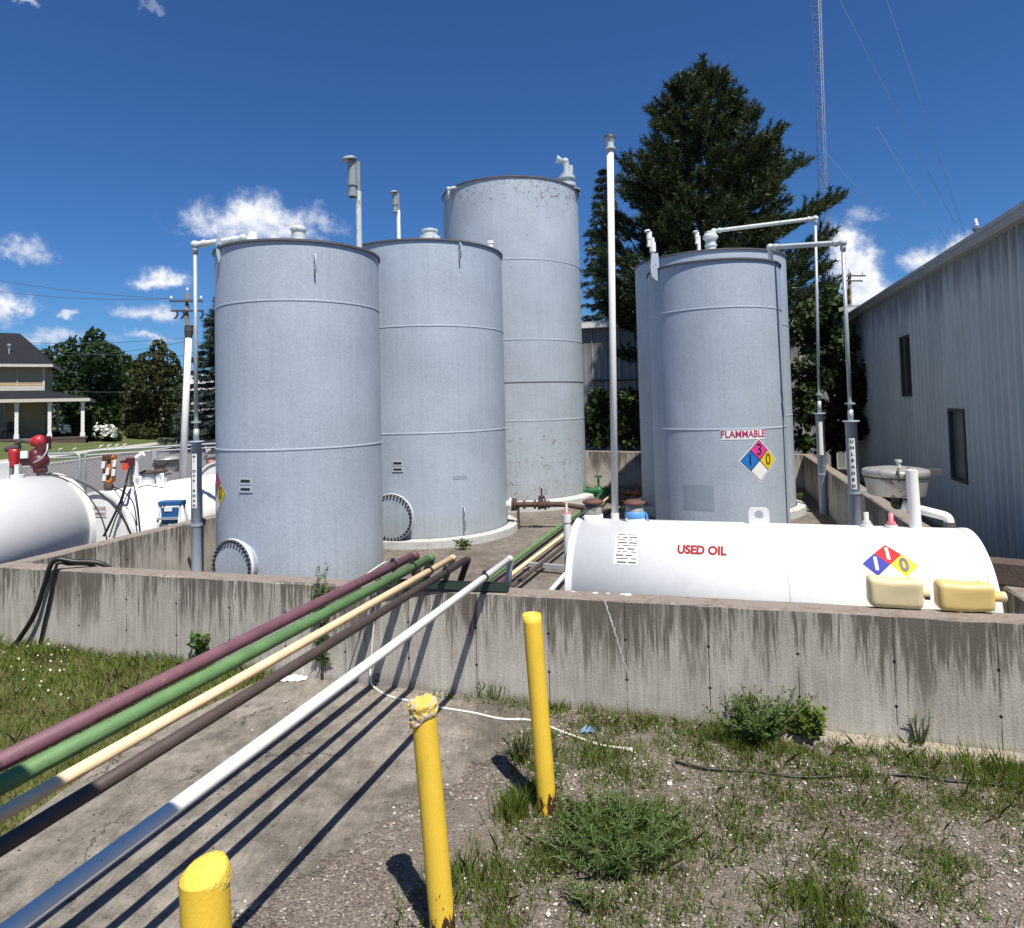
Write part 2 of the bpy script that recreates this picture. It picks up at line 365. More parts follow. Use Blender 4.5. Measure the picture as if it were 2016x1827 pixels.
M['steel'] = pbr('stained_stainless', (.38, .37, .335), .45, .5, 4, metal=.35, spot=.54, spc=(.16, .13, .10), spsc=4)
M['darksteel'] = pbr('grimy_steel', (.07, .065, .06), .6, .5, 9)
M['jug'] = pbr('yellowed_plastic', (.66, .50, .19), .45, .12, 6, spot=.66, spc=(.42, .36, .22), spsc=14)
M['jugpale'] = pbr('chalky_plastic', (.64, .55, .32), .55, .2, 6, spot=.62, spc=(.40, .35, .22), spsc=12)
M['red'] = pbr('red_paint', (.40, .022, .025), .4, .2, 9)
M['maroon'] = pbr('maroon_paint', (.09, .015, .02), .45, .25, 9)
M['redlet'] = pbr('red_lettering', (.27, .016, .022), .6, .25, 30, spec=.2)
M['pinklet'] = pbr('faded_red_lettering', (.36, .03, .12), .6, .15, 30, spec=.2)
M['pink'] = pbr('faded_red_panel', (.60, .06, .26), .55, .1, spec=.2)
M['blue'] = pbr('sign_blue', (.015, .17, .55), .55, .1, spec=.2)
M['violet'] = pbr('sign_violet_blue', (.035, .04, .32), .6, .12, spec=.2)
M['seam'] = pbr('seam_grey', (.45, .45, .44), .6)
M['signred'] = pbr('sign_red', (.48, .02, .03), .6, .12, spec=.2)
M['yellow'] = pbr('sign_yellow', (.70, .52, .03), .6, .08, spec=.2)
M['signwhite'] = pbr('sign_white', (.74, .74, .72), .6, .06, spec=.2)
M['ink'] = pbr('black_ink', (.015, .015, .017), .5)
M['bluetape'] = pbr('blue_tape', (.10, .30, .62), .5, .2, 14)
M['rubber'] = pbr('black_rubber', (.012, .012, .013), .45, .2)
M['cable'] = pbr('white_cord', (.75, .72, .64), .5)
M['timber'] = pbr('old_timber', (.085, .06, .048), .85, .4, 5, bump=.5)
M['orange'] = pbr('rusty_orange_paint', (.36, .12, .02), .55, .4, 12)
M['bluepl'] = pbr('blue_plastic', (.02, .09, .24), .4)
M['glass'] = pbr('dark_glass', (.02, .022, .024), .08, .1, spec=.8)
M['litter'] = pbr('white_paper', (.75, .75, .73), .7)
M['glove'] = pbr('blue_nitrile', (.16, .28, .42), .5)
M['bark'] = pbr('bark', (.085, .062, .048), .9, .4, 8, bump=.6)
M['polewood'] = pbr('weathered_pole_wood', (.16, .11, .08), .9, .4, 6, bump=.4, spot=.58, spc=(.35, .33, .3), spsc=5)
M['mast'] = pbr('galvanised_lattice', (.20, .23, .28), .6, .1)
M['guy'] = pbr('guy_wire_steel', (.16, .20, .30), .7)
M['wire'] = pbr('wire_steel', (.07, .075, .085), .6)
M['shingle'] = pbr('dark_shingles', (.022, .023, .027), .95, .35, 3, spec=.1)
M['siding'] = pbr('tan_siding', (.43, .335, .19), .75, .08, 3)
M['cream_trim'] = pbr('house_trim', (.50, .48, .42), .7, .2, 5)
M['clear'] = pbr('cloudy_gauge_plastic', (.55, .50, .48), .3, .2)
M['pinkclear'] = pbr('red_stained_gauge', (.55, .18, .20), .3, .3)
M['asphalt'] = pbr('asphalt', (.15, .14, .135), .9, .15, 3)
M['kerb'] = pbr('kerb_concrete', (.40, .38, .34), .9, .15)

# bollard paint: yellow with chips and rust low down and along the east side
def bollardmat():
    m, t, p = mk('yellow_bollard_paint'); c = oc(t); sep = t.n('ShaderNodeSeparateXYZ', i_0=c); z = sep.outputs[2]; x = sep.outputs[0]
    n = t.noise(c, 7, 5, .6); g = t.noise(c, 160, 2, .5)
    k = t.m('ADD', .98, t.m('ADD', t.m('MULTIPLY', t.m('SUBTRACT', n, .5), .22), t.m('MULTIPLY', t.m('SUBTRACT', g, .5), .25)))
    cc = t.n('ShaderNodeVectorMath', operation='SCALE', i_0=(.78, .52, .05), i_Scale=k).outputs[0]
    cc = t.mix(t.m('MULTIPLY', t.step(t.noise(t.scale(c, (9, 9, 2.5)), 1, 4, .6), .56, .72), .45), cc, (.42, .30, .04))
    ch = t.noise(t.scale(c, (22, 22, 9)), 1, 6, .7)
    zone = t.m('ADD', t.m('MULTIPLY', t.step(z, .30, .02), .22), t.m('MULTIPLY', t.step(x, .035, .056), .12))
    s = t.step(t.m('ADD', ch, zone), .70, .72); cc = t.mix(s, cc, (.055, .025, .012))
    t.set(p.inputs['Base Color'], cc); p.inputs['Roughness'].default_value = .5
    b = t.n('ShaderNodeBump', i_Height=t.m('SUBTRACT', t.noise(c, 60, 4, .6), t.m('MULTIPLY', s, 2))); b.inputs['Strength'].default_value = .3; b.inputs['Distance'].default_value = .004; t.set(p.inputs['Normal'], b)
    return m
M['bollard'] = bollardmat()
M['cementyellow'] = pbr('painted_cement', (.80, .60, .10), .95, .25, 18, spot=.60, spc=(.52, .40, .12), spsc=30, bump=.9, bsc=90, spec=.1)
M['crumb'] = pbr('crumbling_concrete_yellow', (.66, .48, .10), .9, .3, 25, spot=.52, spc=(.52, .44, .38), spsc=22, bump=1, bsc=50)

def groundmat():
    m, t, p = mk('gravel_soil'); c = oc(t)
    big = t.noise(c, .8, 6, .6); mid = t.noise(c, 9, 6, .65); fine = t.noise(c, 120, 3, .6)
    v = t.n('ShaderNodeTexVoronoi', i_Vector=c, i_Scale=85.); cellc = t.n('ShaderNodeSeparateColor', i_0=v.outputs['Color']).outputs[0]
    soil = t.mix(mid, (.085, .070, .057), (.27, .228, .188))
    soil = t.mix(t.step(big, .52, .62), soil, t.mix(mid, (.055, .036, .026), (.15, .105, .078)))
    peb = t.ramp(cellc, [(0, (.07, .06, .055)), (.35, (.19, .16, .14)), (.7, (.27, .24, .21)), (.93, (.30, .20, .16)), (.96, (.58, .55, .5))], 'CONSTANT')
    gm = t.m('MULTIPLY', t.step(t.m('ADD', big, t.m('MULTIPLY', mid, .6)), .62, .92), .6)
    cc = t.mix(gm, soil, peb)
    k = t.m('MAXIMUM', .3, t.m('ADD', -.1, t.m('MULTIPLY', fine, 2.2))); cc = t.n('ShaderNodeVectorMath', operation='SCALE', i_0=cc, i_Scale=k).outputs[0]
    t.set(p.inputs['Base Color'], cc); p.inputs['Roughness'].default_value = .95; p.inputs['Specular IOR Level'].default_value = .15
    h = t.m('ADD', t.m('MULTIPLY', mid, 1.2), t.m('ADD', t.m('MULTIPLY', t.m('SUBTRACT', .5, v.outputs['Distance']), .8), t.m('MULTIPLY', fine, .3)))
    b = t.n('ShaderNodeBump', i_Height=h); b.inputs['Strength'].default_value = .9; b.inputs['Distance'].default_value = .012; t.set(p.inputs['Normal'], b); return m
M['ground'] = groundmat()
def slabmat(name, c0, c1, c2, ragged=False):
    m, t, p = mk(name); c = oc(t)
    big = t.noise(c, 1.1, 7, .66, .5); mid = t.noise(c, 7, 6, .7); fine = t.noise(c, 130, 5, .75); br = t.noise(t.scale(c, (60, 5, 5)), 1, 3, .6)
    cc = t.mix(t.step(t.m('ADD', t.m('MULTIPLY', big, .7), t.m('MULTIPLY', mid, .3)), .36, .64), c0, c1)
    cc = t.mix(t.m('MULTIPLY', t.step(t.noise(c, 2.7, 6, .7), .58, .75), .6), cc, c2)
    k = t.m('MAXIMUM', .25, t.m('ADD', -.75, t.m('ADD', t.m('MULTIPLY', fine, 1.6), t.m('ADD', t.m('MULTIPLY', br, .7), t.m('ADD', t.m('MULTIPLY', mid, .6), t.m('MULTIPLY', t.noise(c, 320, 2, .5), .6)))))); cc = t.n('ShaderNodeVectorMath', operation='SCALE', i_0=cc, i_Scale=k).outputs[0]
    cc = t.mix(t.step(t.noise(c, 48, 3, .6), .68, .71), cc, (.045, .038, .032)); cc = t.mix(t.step(t.noise(t.scale(c, (1, 1, 1), (7, 3, 0)), 62, 3, .6), .70, .72), cc, (.42, .38, .33))
    vo = t.n('ShaderNodeTexVoronoi', i_Vector=t.n('ShaderNodeVectorMath', operation='ADD', i_0=c, i_1=t.n('ShaderNodeVectorMath', operation='SCALE', i_0=t.noise(c, 3, 5, .7, 0, 1), i_Scale=.5).outputs[0]).outputs[0], i_Scale=.75); vo.feature = 'DISTANCE_TO_EDGE'
    cr = t.m('MULTIPLY', t.step(vo.outputs['Distance'], .010, .003), t.step(t.noise(c, 1.4, 3, .5), .46, .56)); cc = t.mix(t.m('MULTIPLY', cr, .8), cc, (.035, .03, .026))
    t.set(p.inputs['Base Color'], cc); p.inputs['Roughness'].default_value = .92; p.inputs['Specular IOR Level'].default_value = .15
    b = t.n('ShaderNodeBump', i_Height=t.m('ADD', fine, t.m('MULTIPLY', mid, 1.5))); b.inputs['Strength'].default_value = .55; b.inputs['Distance'].default_value = .006; t.set(p.inputs['Normal'], b)
    if ragged:                                       # gravel and dirt wash over the near edge of the slab
        a, e = gp(985, 1505), gp(505, 1790); ln = (e-a).normalized(); sep = t.n('ShaderNodeSeparateXYZ', i_0=c)
        di = t.m('ADD', t.m('MULTIPLY', t.m('SUBTRACT', sep.outputs[0], a.x), -ln.y), t.m('MULTIPLY', t.m('SUBTRACT', sep.outputs[1], a.y), ln.x))
        if (gp(700, 1500)-a).dot(Vector((-ln.y, ln.x, 0))) < 0: di = t.m('MULTIPLY', di, -1)
        nz = t.m('ADD', t.m('MULTIPLY', t.m('SUBTRACT', t.noise(c, 2.6, 5, .65), .5), .75), t.m('MULTIPLY', t.m('SUBTRACT', t.noise(c, 26, 4, .7), .5), .5))
        al = t.step(t.m('ADD', di, nz), -.03, .07); mx = t.n('ShaderNodeMixShader', i_0=al, i_1=t.n('ShaderNodeBsdfTransparent').outputs[0], i_2=p.outputs[0]); t.set([n for n in m.node_tree.nodes if n.type == 'OUTPUT_MATERIAL'][0].inputs[0], mx)
    return m
M['slab'] = slabmat('stained_slab', (.115, .101, .086), (.272, .242, .205), (.165, .137, .11), True)
M['floor'] = slabmat('containment_floor_concrete', (.11, .092, .077), (.195, .17, .145), (.15, .12, .095))
def lawnmat():
    m, t, p = mk('lawn_grass'); c = oc(t)
    n = t.noise(c, 1.3, 7, .7); s = t.noise(t.scale(c, (1, .15, 1)), 2.2, 4, .6)
    cc = t.mix(n, (.035, .055, .012), (.105, .135, .03)); cc = t.mix(t.m('MULTIPLY', t.step(s, .4, .65), .45), cc, (.15, .155, .05))
    t.set(p.inputs['Base Color'], cc); p.inputs['Roughness'].default_value = .9
    b = t.n('ShaderNodeBump', i_Height=t.noise(c, 20, 3, .6)); b.inputs['Strength'].default_value = .8; b.inputs['Distance'].default_value = .05; t.set(p.inputs['Normal'], b); return m
M['lawn'] = lawnmat()
def corrmat(name, col, dirt):
    m, t, p = mk(name); c = oc(t); z = t.n('ShaderNodeSeparateXYZ', i_0=c).outputs[2]
    st = t.noise(t.scale(c, (7, 7, .5)), 1, 5, .65); big = t.noise(c, 1.2, 5, .6)
    k = t.m('ADD', 1, t.m('ADD', t.m('MULTIPLY', t.m('SUBTRACT', st, .5), .5), t.m('MULTIPLY', t.m('SUBTRACT', big, .5), .25)))
    cc = t.n('ShaderNodeVectorMath', operation='SCALE', i_0=col, i_Scale=k).outputs[0]
    sp = t.n('ShaderNodeSeparateXYZ', i_0=c); al_ = t.m('ADD', t.m('MULTIPLY', sp.outputs[0], nW.x if dirt > .5 else dW.x), t.m('MULTIPLY', sp.outputs[1], nW.y if dirt > .5 else dW.y))
    wn = t.n('ShaderNodeTexWhiteNoise', i_Vector=t.n('ShaderNodeCombineXYZ', i_0=t.m('FLOOR', t.m('DIVIDE', al_, .96))).outputs[0]).outputs[0]
    cc = t.n('ShaderNodeVectorMath', operation='SCALE', i_0=cc, i_Scale=t.m('ADD', .90, t.m('MULTIPLY', wn, .2))).outputs[0]
    lap = t.m('ABSOLUTE', t.m('SUBTRACT', t.m('FRACT', t.m('DIVIDE', al_, .96)), .5)); cc = t.mix(t.m('MULTIPLY', t.step(lap, .494, .499), .6), cc, (.10, .10, .095))
    d = t.m('MULTIPLY', t.step(t.m('ADD', z, t.m('MULTIPLY', st, -1.4)), 3.05, 3.75), .65); cc = t.mix(t.m('MULTIPLY', d, dirt), cc, (.13, .12, .105))
    t.set(p.inputs['Base Color'], cc); p.inputs['Roughness'].default_value = .45; p.inputs['Metallic'].default_value = .15; return m
M['corr'] = corrmat('painted_corrugated_steel', (.64, .64, .56), 1)
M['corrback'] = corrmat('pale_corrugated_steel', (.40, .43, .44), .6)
M['fascia'] = pbr('white_gutter', (.40, .40, .385), .5, .25, 4)

M['pine'] = leafmat('pine_needles', (.008, .016, .008), (.040, .058, .018), (.10, .11, .036), .12, .5, .9)
M['spruce'] = leafmat('spruce_needles', (.018, .030, .024), (.05, .075, .06), (.08, .10, .08), .12, .5, .8)
M['decid'] = leafmat('broad_leaves', (.014, .028, .008), (.035, .065, .016), (.06, .095, .025), .25, .5, .35)
M['cedar'] = leafmat('cedar_foliage', (.022, .028, .008), (.05, .058, .016), (.075, .08, .025), .2, .6, .5)
M['maple'] = leafmat('maple_leaves', (.014, .024, .010), (.045, .075, .022), (.09, .125, .04), .25, .45, 1.)
M['grass'] = leafmat('grass_blades', (.10, .145, .022), (.20, .285, .05), (.34, .30, .12), .48, .5, 1.6)
M['dry'] = leafmat('dry_grass', (.10, .085, .035), (.20, .16, .08), (.28, .23, .13), .3, .6, 2)
M['weed'] = leafmat('weed_leaves', (.055, .10, .028), (.13, .20, .055), (.20, .27, .09), .4, .5, 4)
M['petal'] = pbr('white_petals', (.78, .78, .68), .6)
M['stem'] = pbr('green_stem', (.09, .12, .04), .7)
def stonemat():
    m, t, p = mk('gravel_stones'); r = t.n('ShaderNodeNewGeometry').outputs['Random Per Island']
    cc = t.ramp(r, [(0, (.085, .072, .066)), (.22, (.16, .135, .12)), (.42, (.25, .22, .19)), (.62, (.33, .30, .27)), (.74, (.36, .24, .19)), (.82, (.52, .48, .43)), (.94, (.62, .59, .54))], 'CONSTANT')
    t.set(p.inputs['Base Color'], cc); p.inputs['Roughness'].default_value = .85; return m
M['stone'] = stonemat()

# ------------------------------------------------------------------ text and decals
def text_mesh(body, size, bold=0., sx=1.):
    cu = bpy.data.curves.new('t', 'FONT'); cu.body = body; cu.size = size; cu.align_x = 'CENTER'; cu.align_y = 'CENTER'; cu.offset = bold*size; cu.resolution_u = 4
    o = bpy.data.objects.new('t', cu); COL.objects.link(o); dg = bpy.context.evaluated_depsgraph_get(); me = bpy.data.meshes.new_from_object(o.evaluated_get(dg))
    v = [(p.co.x*sx, p.co.y) for p in me.vertices]; f = [tuple(p.vertices) for p in me.polygons]
    bpy.data.objects.remove(o); bpy.data.curves.remove(cu); bpy.data.meshes.remove(me)
    bm = bmesh.new(); bv = [bm.verts.new((x, y, 0)) for x, y in v]
    for q in f:
        try: bm.faces.new([bv[i] for i in q])
        except ValueError: pass
    st = max(.012, size*.16); lo = min(y for _, y in v); hi = max(y for _, y in v); k = lo+st
    while k < hi: bmesh.ops.bisect_plane(bm, geom=bm.verts[:]+bm.edges[:]+bm.faces[:], plane_co=(0, k, 0), plane_no=(0, 1, 0)); k += st
    bm.verts.index_update(); v = [(a.co.x, a.co.y) for a in bm.verts]; f = [tuple(a.index for a in q.verts) for q in bm.faces]; bm.free(); return v, f
class Cyl:
    """maps flat (u, v) to the outside of a cylinder: vertical axis, u to the right as seen from outside"""
    def __init__(s, cx, cy, R, ang, z): s.c = (cx, cy); s.R = R; s.a = ang; s.z = z
    def __call__(s, u, v, e=.004):
        a = s.a+u/s.R; r = s.R+e; return Vector((s.c[0]+r*math.cos(a), s.c[1]+r*math.sin(a), s.z+v))
class Pla:
    def __init__(s, o, x, y, n=None): s.o = Vector(o); s.x = Vector(x).normalized(); s.y = Vector(y).normalized(); s.n = s.x.cross(s.y)
    def __call__(s, u, v, e=.004): return s.o+s.x*u+s.y*v+s.n*e
class HCyl:
    """outside of a horizontal cylinder: u along the axis, v up around it from the angle a0 above the side"""
    def __init__(s, o, ax, side, R, a0): s.o = Vector(o); s.ax = Vector(ax); s.sd = Vector(side); s.R = R; s.a = a0
    def __call__(s, u, v, e=.004):
        a = s.a+v/s.R; return s.o+s.ax*u+(s.sd*math.cos(a)+Vector((0, 0, 1))*math.sin(a))*(s.R+e)
def patch(mb, S, quad, e=.004, n=8):
    (a, b, c, d) = [Vector((*q, 0)) for q in quad]; vs = []; fs = []
    for i in range(n+1):
        for j in range(n+1):
            s_, t_ = i/n, j/n; p = (a*(1-s_)+b*s_)*(1-t_)+(d*(1-s_)+c*s_)*t_; vs.append(S(p.x, p.y, e))
    for i in range(n):
        for j in range(n): fs.append((i*(n+1)+j, (i+1)*(n+1)+j, (i+1)*(n+1)+j+1, i*(n+1)+j+1))
    return mb.add(vs, fs)
def lettering(mb, S, body, size, bold=0., sx=1., off=(0, 0), e=.008, shear=0):
    v, f = text_mesh(body, size, bold, sx); return mb.add([S(x+off[0]+shear*y, y+off[1], e) for x, y in v], f)
def rect(mb, S, x0, x1, y0, y1, e=.004, n=4): return patch(mb, S, [(x0, y0), (x1, y0), (x1, y1), (x0, y1)], e, n)
def diamond(parent, S, h, cols, digits, border=True, w=None, inkmats=None, bold=.02):
    """hazard diamond with half-height h: red top, blue left, yellow right, white bottom"""
    w = w or h
    pl = part(parent, 'hazard_placard', patch(MB(), S, [(0, -h*1.07), (w*1.07, 0), (0, h*1.07), (-w*1.07, 0)], .003, 10), M['signwhite'])
    if border: part(pl, 'border', patch(MB(), S, [(0, -h), (w, 0), (0, h), (-w, 0)], .005, 10), M['ink'])
    g = .035 if border else 0.004
    for nm, ctr, c in (('flammability_panel', (0, .5), cols[0]), ('health_panel', (-.5, 0), cols[1]), ('reactivity_panel', (.5, 0), cols[2]), ('special_panel', (0, -.5), cols[3])):
        k = .5-g; q = [(ctr[0]*w, (ctr[1]-k)*h), ((ctr[0]+k)*w, ctr[1]*h), (ctr[0]*w, (ctr[1]+k)*h), ((ctr[0]-k)*w, ctr[1]*h)]
        part(pl, nm, patch(MB(), S, q, .0075, 6), c)
    inkmats = inkmats or [M['ink']]*3
    for dgt, ctr, im in zip(digits, ((0, .5), (-.5, 0), (.5, 0)), inkmats):
        part(pl, 'digit', lettering(MB(), S, dgt, h*.78, bold, .85, (ctr[0]*w, ctr[1]*h), .010), im)
    return pl

# ================================================================== SETTING
dW = Vector((.956, -.294, 0)).normalized(); nW = Vector((.294, .956, 0)).normalized(); BW = Vector((.263, 5.313, 0))
WANG = math.atan2(dW.y, dW.x)
def W(t, s, z=0.): p = BW+dW*t+nW*s; p.z = z; return p
TL, TR, SB = -6.13, 3.58, 13.1                       # left, right, back of the containment
def ztop(t): return .853+.0094*t

gm = MB(); gm.quad((-500, -300, 0), (500, -300, 0), (500, 700, 0), (-500, 700, 0)); struct('ground', gm, M['ground'])
fl = MB(); fl.quad(W(TL+.1, .1, .004), W(TR-.1, .1, .004), W(TR-.1, SB-.1, .004), W(TL+.1, SB-.1, .004)); struct('containment_floor', fl, M['floor'])
# concrete slab under the pipes, ragged towards the gravel
pl = [gp(1083, 1385), gp(1050, 1440), gp(1010, 1490), gp(1000, 1560), gp(985, 1640), gp(930, 1700), gp(860, 1720), gp(790, 1760), gp(740, 1830), gp(640, 1880), gp(560, 1940), gp(480, 2000), gp(400, 2200), Vector((-1.9, 1.2, 0)), Vector((-3.2, 1.6, 0)),
      gp(0, 1655), gp(66, 1600), gp(150, 1540), gp(264, 1462), gp(400, 1396), gp(503, 1345), gp(575, 1312)]
poly = []
for i in range(len(pl)):
    a, b = pl[i], pl[(i+1) % len(pl)]; n = max(1, int((b-a).length/.06))
    for j in range(n):
        q = a.lerp(b, j/n); k = .055 if 0 < i < 14 else .012
        q = q+Vector((mnoise.noise(q*7), mnoise.noise(q*7+Vector((9, 2, 0))), 0))*k; poly.append((q.x, q.y, .006))
sb = MB(); sb.v = poly; sb.f = [tuple(range(len(poly)))]; sb.sm = [False]
def tri_fill(mb):
    bm = __import__('bmesh').new(); vs = [bm.verts.new(p) for p in mb.v]; bm.faces.new(vs); __import__('bmesh').ops.triangulate(bm, faces=bm.faces[:])
    mb.v = [tuple(v.co) for v in bm.verts]; bm.verts.index_update(); mb.f = [tuple(v.index for v in f.verts) for f in bm.faces]; mb.sm = [False]*len(mb.f); bm.free(); return mb
so_ = tri_fill(sb)
if sum((so_.v[f[1]][0]-so_.v[f[0]][0])*(so_.v[f[2]][1]-so_.v[f[0]][1])-(so_.v[f[1]][1]-so_.v[f[0]][1])*(so_.v[f[2]][0]-so_.v[f[0]][0]) for f in so_.f) < 0: so_.f = [f[::-1] for f in so_.f]
struct('concrete_slab', so_, M['slab'])
ap = MB(); ap.quad((-21.4, 4, .005), (-8.6, 4, .005), (-8.6, 200, .005), (-21.4, 200, .005)); struct('road', ap, M['asphalt'])
kb = MB(); kb.box((-21.5, 100, .06), (.22, 192, .13), bev=.02); struct('kerb', kb, M['kerb'])
lw = MB(); lw.quad((-200, 0, 13.4), (-21.6, 0, .11), (-21.6, 400, .11), (-200, 400, 13.4)); struct('lawn', lw, M['lawn'])
sw = MB(); sw.quad((-24.0, 0, .31), (-23.0, 0, .235), (-23.0, 300, .235), (-24.0, 300, .31)); struct('pavement', sw, M['kerb'])
def lawnz(x): return .11+max(0, -21.6-x)*.0745

# containment walls -------------------------------------------------
def cwall(name, label, p0, p1, z0, z1, T_, mat):
    """wall with its outer face from p0 to p1 and its thickness to the left of that direction"""
    d = (p1-p0); L = d.length; N = int(L/.12); vs = []; fs = []; b = .014
    for i in range(N+1):
        x = L*i/N; h = z0+(z1-z0)*i/N; j = lambda k: mnoise.noise(Vector((x*9, k*3.1, p0.x)))*.007+min(0, mnoise.noise(Vector((x*2.3, k*1.1, p0.x+5)))+.28)*.03
        for (y, z) in ((0, 0), (0, h-b+j(1)), (b+abs(j(2)), h+j(3)*.4), (T_-b-abs(j(5)), h+j(4)*.4), (T_, h-b+j(6)), (T_, 0)): vs.append((x, y, z))
    for i in range(N):
        for k in range(5): fs.append((i*6+k, (i+1)*6+k, (i+1)*6+k+1, i*6+k+1))
    fs += [tuple(range(6)), tuple(N*6+k for k in range(6))[::-1]]
    mb = MB(); mb.add(vs, fs); o = solo(name, mb, mat, label, 'wall', (0, 0, 0), 'concrete walls of the tank enclosure')
    o.location = (p0.x, p0.y, 0); o.rotation_euler = (0, 0, math.atan2(d.y, d.x)); return o
nearw = cwall('concrete_wall', 'long stained concrete wall in front of the tanks with pipes crossing over it', W(TL, 0), W(TR, 0), ztop(TL), ztop(TR), .2, wallmat('near_wall_concrete', .84))
cwall('concrete_wall', 'concrete side wall beside the left white tanks running back from the near corner', W(TL, SB), W(TL, .203), .80, .795, .2, wallmat('left_wall_concrete', .80))
cwall('concrete_wall', 'concrete side wall nearest the corrugated building with brown weathered top', W(TR, .203), W(TR, SB), .885, .885, .2, wallmat('right_wall_concrete', .885))
cwall('concrete_wall', 'far concrete wall behind the tanks in front of the shrubs', W(TR, SB+.2), W(TL, SB+.2), .89, 1.06, .2, wallmat('back_wall_concrete', .95))
def nw_local(x, y):                                  # photo pixel -> local (x, z) on the outer face of the near wall
    d = ray(x, y); k = (W(0, 0)-CAM).dot(nW)/d.dot(nW); p = CAM+d*k; return (p-W(TL, 0)).dot(dW), p.z
BASE[nearw.name] = Vector((0, 0, 0))
M['filler'] = pbr('pale_crack_filler', (.52, .51, .48), .9, .25, 20)
for pts, wd in (([(462, 1132), (463, 1150), (460, 1175), (463, 1200), (461, 1225), (458, 1252)], .028), ([(1190, 1180), (1198, 1205), (1208, 1235), (1216, 1262), (1222, 1282), (1231, 1310), (1243, 1345)], .030)):
    mb = MB(); L = [nw_local(*p) for p in pts]; vs = []; n = 9; Q = spline([(a, 0, b) for a, b in L], n)
    for i, q in enumerate(Q):
        k = wd*(.35+.65*abs(mnoise.noise(Vector((i*.45, pts[0][0], 0)))*1.6))*(1-.45*i/len(Q)); o = mnoise.noise(Vector((i*.5, 3, pts[0][0])))*.012
        vs += [(q.x-k/2+o, -.003, q.z), (q.x+k/2+o, -.003, q.z)]
    mb.add(vs, [(2*i, 2*i+1, 2*i+3, 2*i+2) for i in range(len(Q)-1)]); part(nearw, 'crack_filler', mb, M['filler'])
fb = MB(); vs = []; fs = []
for i in range(41):
    x = 7.55+i*.0515; o = .10+.03*mnoise.noise(Vector((x*4, 0, 0))); h = .045+.008*mnoise.noise(Vector((x*6, 5, 0)))
    vs += [(x, -.002, h), (x, -o, h-.006), (x, -o-.02, 0)]
for i in range(40): fs += [(3*i, 3*i+1, 3*i+4, 3*i+3), (3*i+1, 3*i+2, 3*i+5, 3*i+4)]
fb.add(vs, [f[::-1] for f in fs]); M['footing'] = pbr('sandy_footing', (.31, .27, .215), .95, .25, 9, bump=.5); part(nearw, 'footing', fb, M['footing'])
dr = MB()
for (x, y, a, b_) in ((1238, 1168, .035, .02), (1200, 1164, .02, .012), (1232, 1160, .03, .012), (1175, 1163, .03, .012), (1890, 1212, .02, .01), (1135, 1156, .022, .01), (945, 1150, .03, .012)):
    q = gp(x, y, ztop(0)+.004); l = (q-W(TL, 0)); lx, ly = l.dot(dW), l.dot(nW); zz = ztop(lx+TL)+.003
    dr.add([(lx+a*math.cos(k*PI/4)*(.7+.3*(k % 2)), min(max(ly, .04), .15)+b_*1.6*math.sin(k*PI/4), zz) for k in range(8)], [tuple(range(8))])
part(nearw, 'white_splashes', dr, M['litter'])

# right building ----------------------------------------------------
def corr(mb, p0, d, L, n, z0, z1, holes=(), per=.24, rib=.085, dep=.045):
    """ribbed sheet from p0 along d; n is the outward normal; holes (a, b, zlo, zhi)"""
    prof = []; x = 0
    while x < L:
        prof += [(x, 0), (x+rib*.3, dep), (x+rib*.7, dep), (x+rib, 0)]; x += per
        prof += [(x-per*.46, 0), (x-per*.44, .006), (x-per*.40, .006), (x-per*.38, 0)]
    prof = [q for q in prof if q[0] <= L]+[(L, 0)]
    prof.sort(key=lambda q: q[0])
    def seg(a, b, za, zb):
        P = [q for q in prof if a < q[0] < b]; P = [(a, 0)]+P+[(b, 0)]; vs = []
        for (x, o) in P:
            q = p0+d*x+n*o; vs += [(q.x, q.y, za), (q.x, q.y, zb)]
        mb.add(vs, [(2*i, 2*i+2, 2*i+3, 2*i+1) for i in range(len(P)-1)])
    cuts = sorted(set([0, L]+[h[0] for h in holes]+[h[1] for h in holes]))
    for a, b in zip(cuts[:-1], cuts[1:]):
        hh = [h for h in holes if h[0] <= a+1e-6 and h[1] >= b-1e-6]
        if hh: seg(a, b, z0, hh[0][2]); seg(a, b, hh[0][3], z1)
        else: seg(a, b, z0, z1)
    return mb
TB = 5.08
def on_bld(x, y):
    d = ray(x, y); k = (W(TB, 0)-CAM).dot(dW)/d.dot(dW); p = CAM+d*k; return (p-W(TB, 0)).dot(nW), p.z
B1 = thing('metal_building', 'grey white corrugated metal building with two tall narrow windows on the right', 'building', W(TB, 6))
w1 = (on_bld(1776, 668), on_bld(1800, 776)); w2 = (on_bld(1873, 809), on_bld(1908, 948))
hs = []
for (a, b) in (w1, w2): hs.append((min(a[0], b[0])+4, max(a[0], b[0])+4, b[1], a[1]))
hs.sort()
EZ = 4.5
wb = corr(MB(), W(TB, -4), nW, 20.0, -dW, 0, EZ, hs); part(B1, 'wall', wb, M['corr'])
part(B1, 'end_wall', corr(MB(), W(TB, 16.0), dW, 11, nW, 0, EZ+.2), M['corr']); part(B1, 'end_wall', corr(MB(), W(TB, -4), dW, 11, -nW, 0, EZ+.2), M['corr'])
rb = MB()
for (a, b) in (((TB-.1, EZ+.20), (TB+6, EZ+1.3)), ((TB+6, EZ+1.3), (TB+12, EZ+.20))):
    p = [W(a[0], -4.2, a[1]), W(b[0], -4.2, b[1]), W(b[0], 16.2, b[1]), W(a[0], 16.2, a[1])]; q = [v-Vector((0, 0, .06)) for v in p]
    rb.add(p+q, [(0, 1, 2, 3), (7, 6, 5, 4), (0, 3, 7, 4), (1, 0, 4, 5), (2, 1, 5, 6), (3, 2, 6, 7)])
part(B1, 'roof', rb, M['fascia'])
gb = MB(); c0 = W(TB-.09, -4.2, EZ+.07); L = 20.4
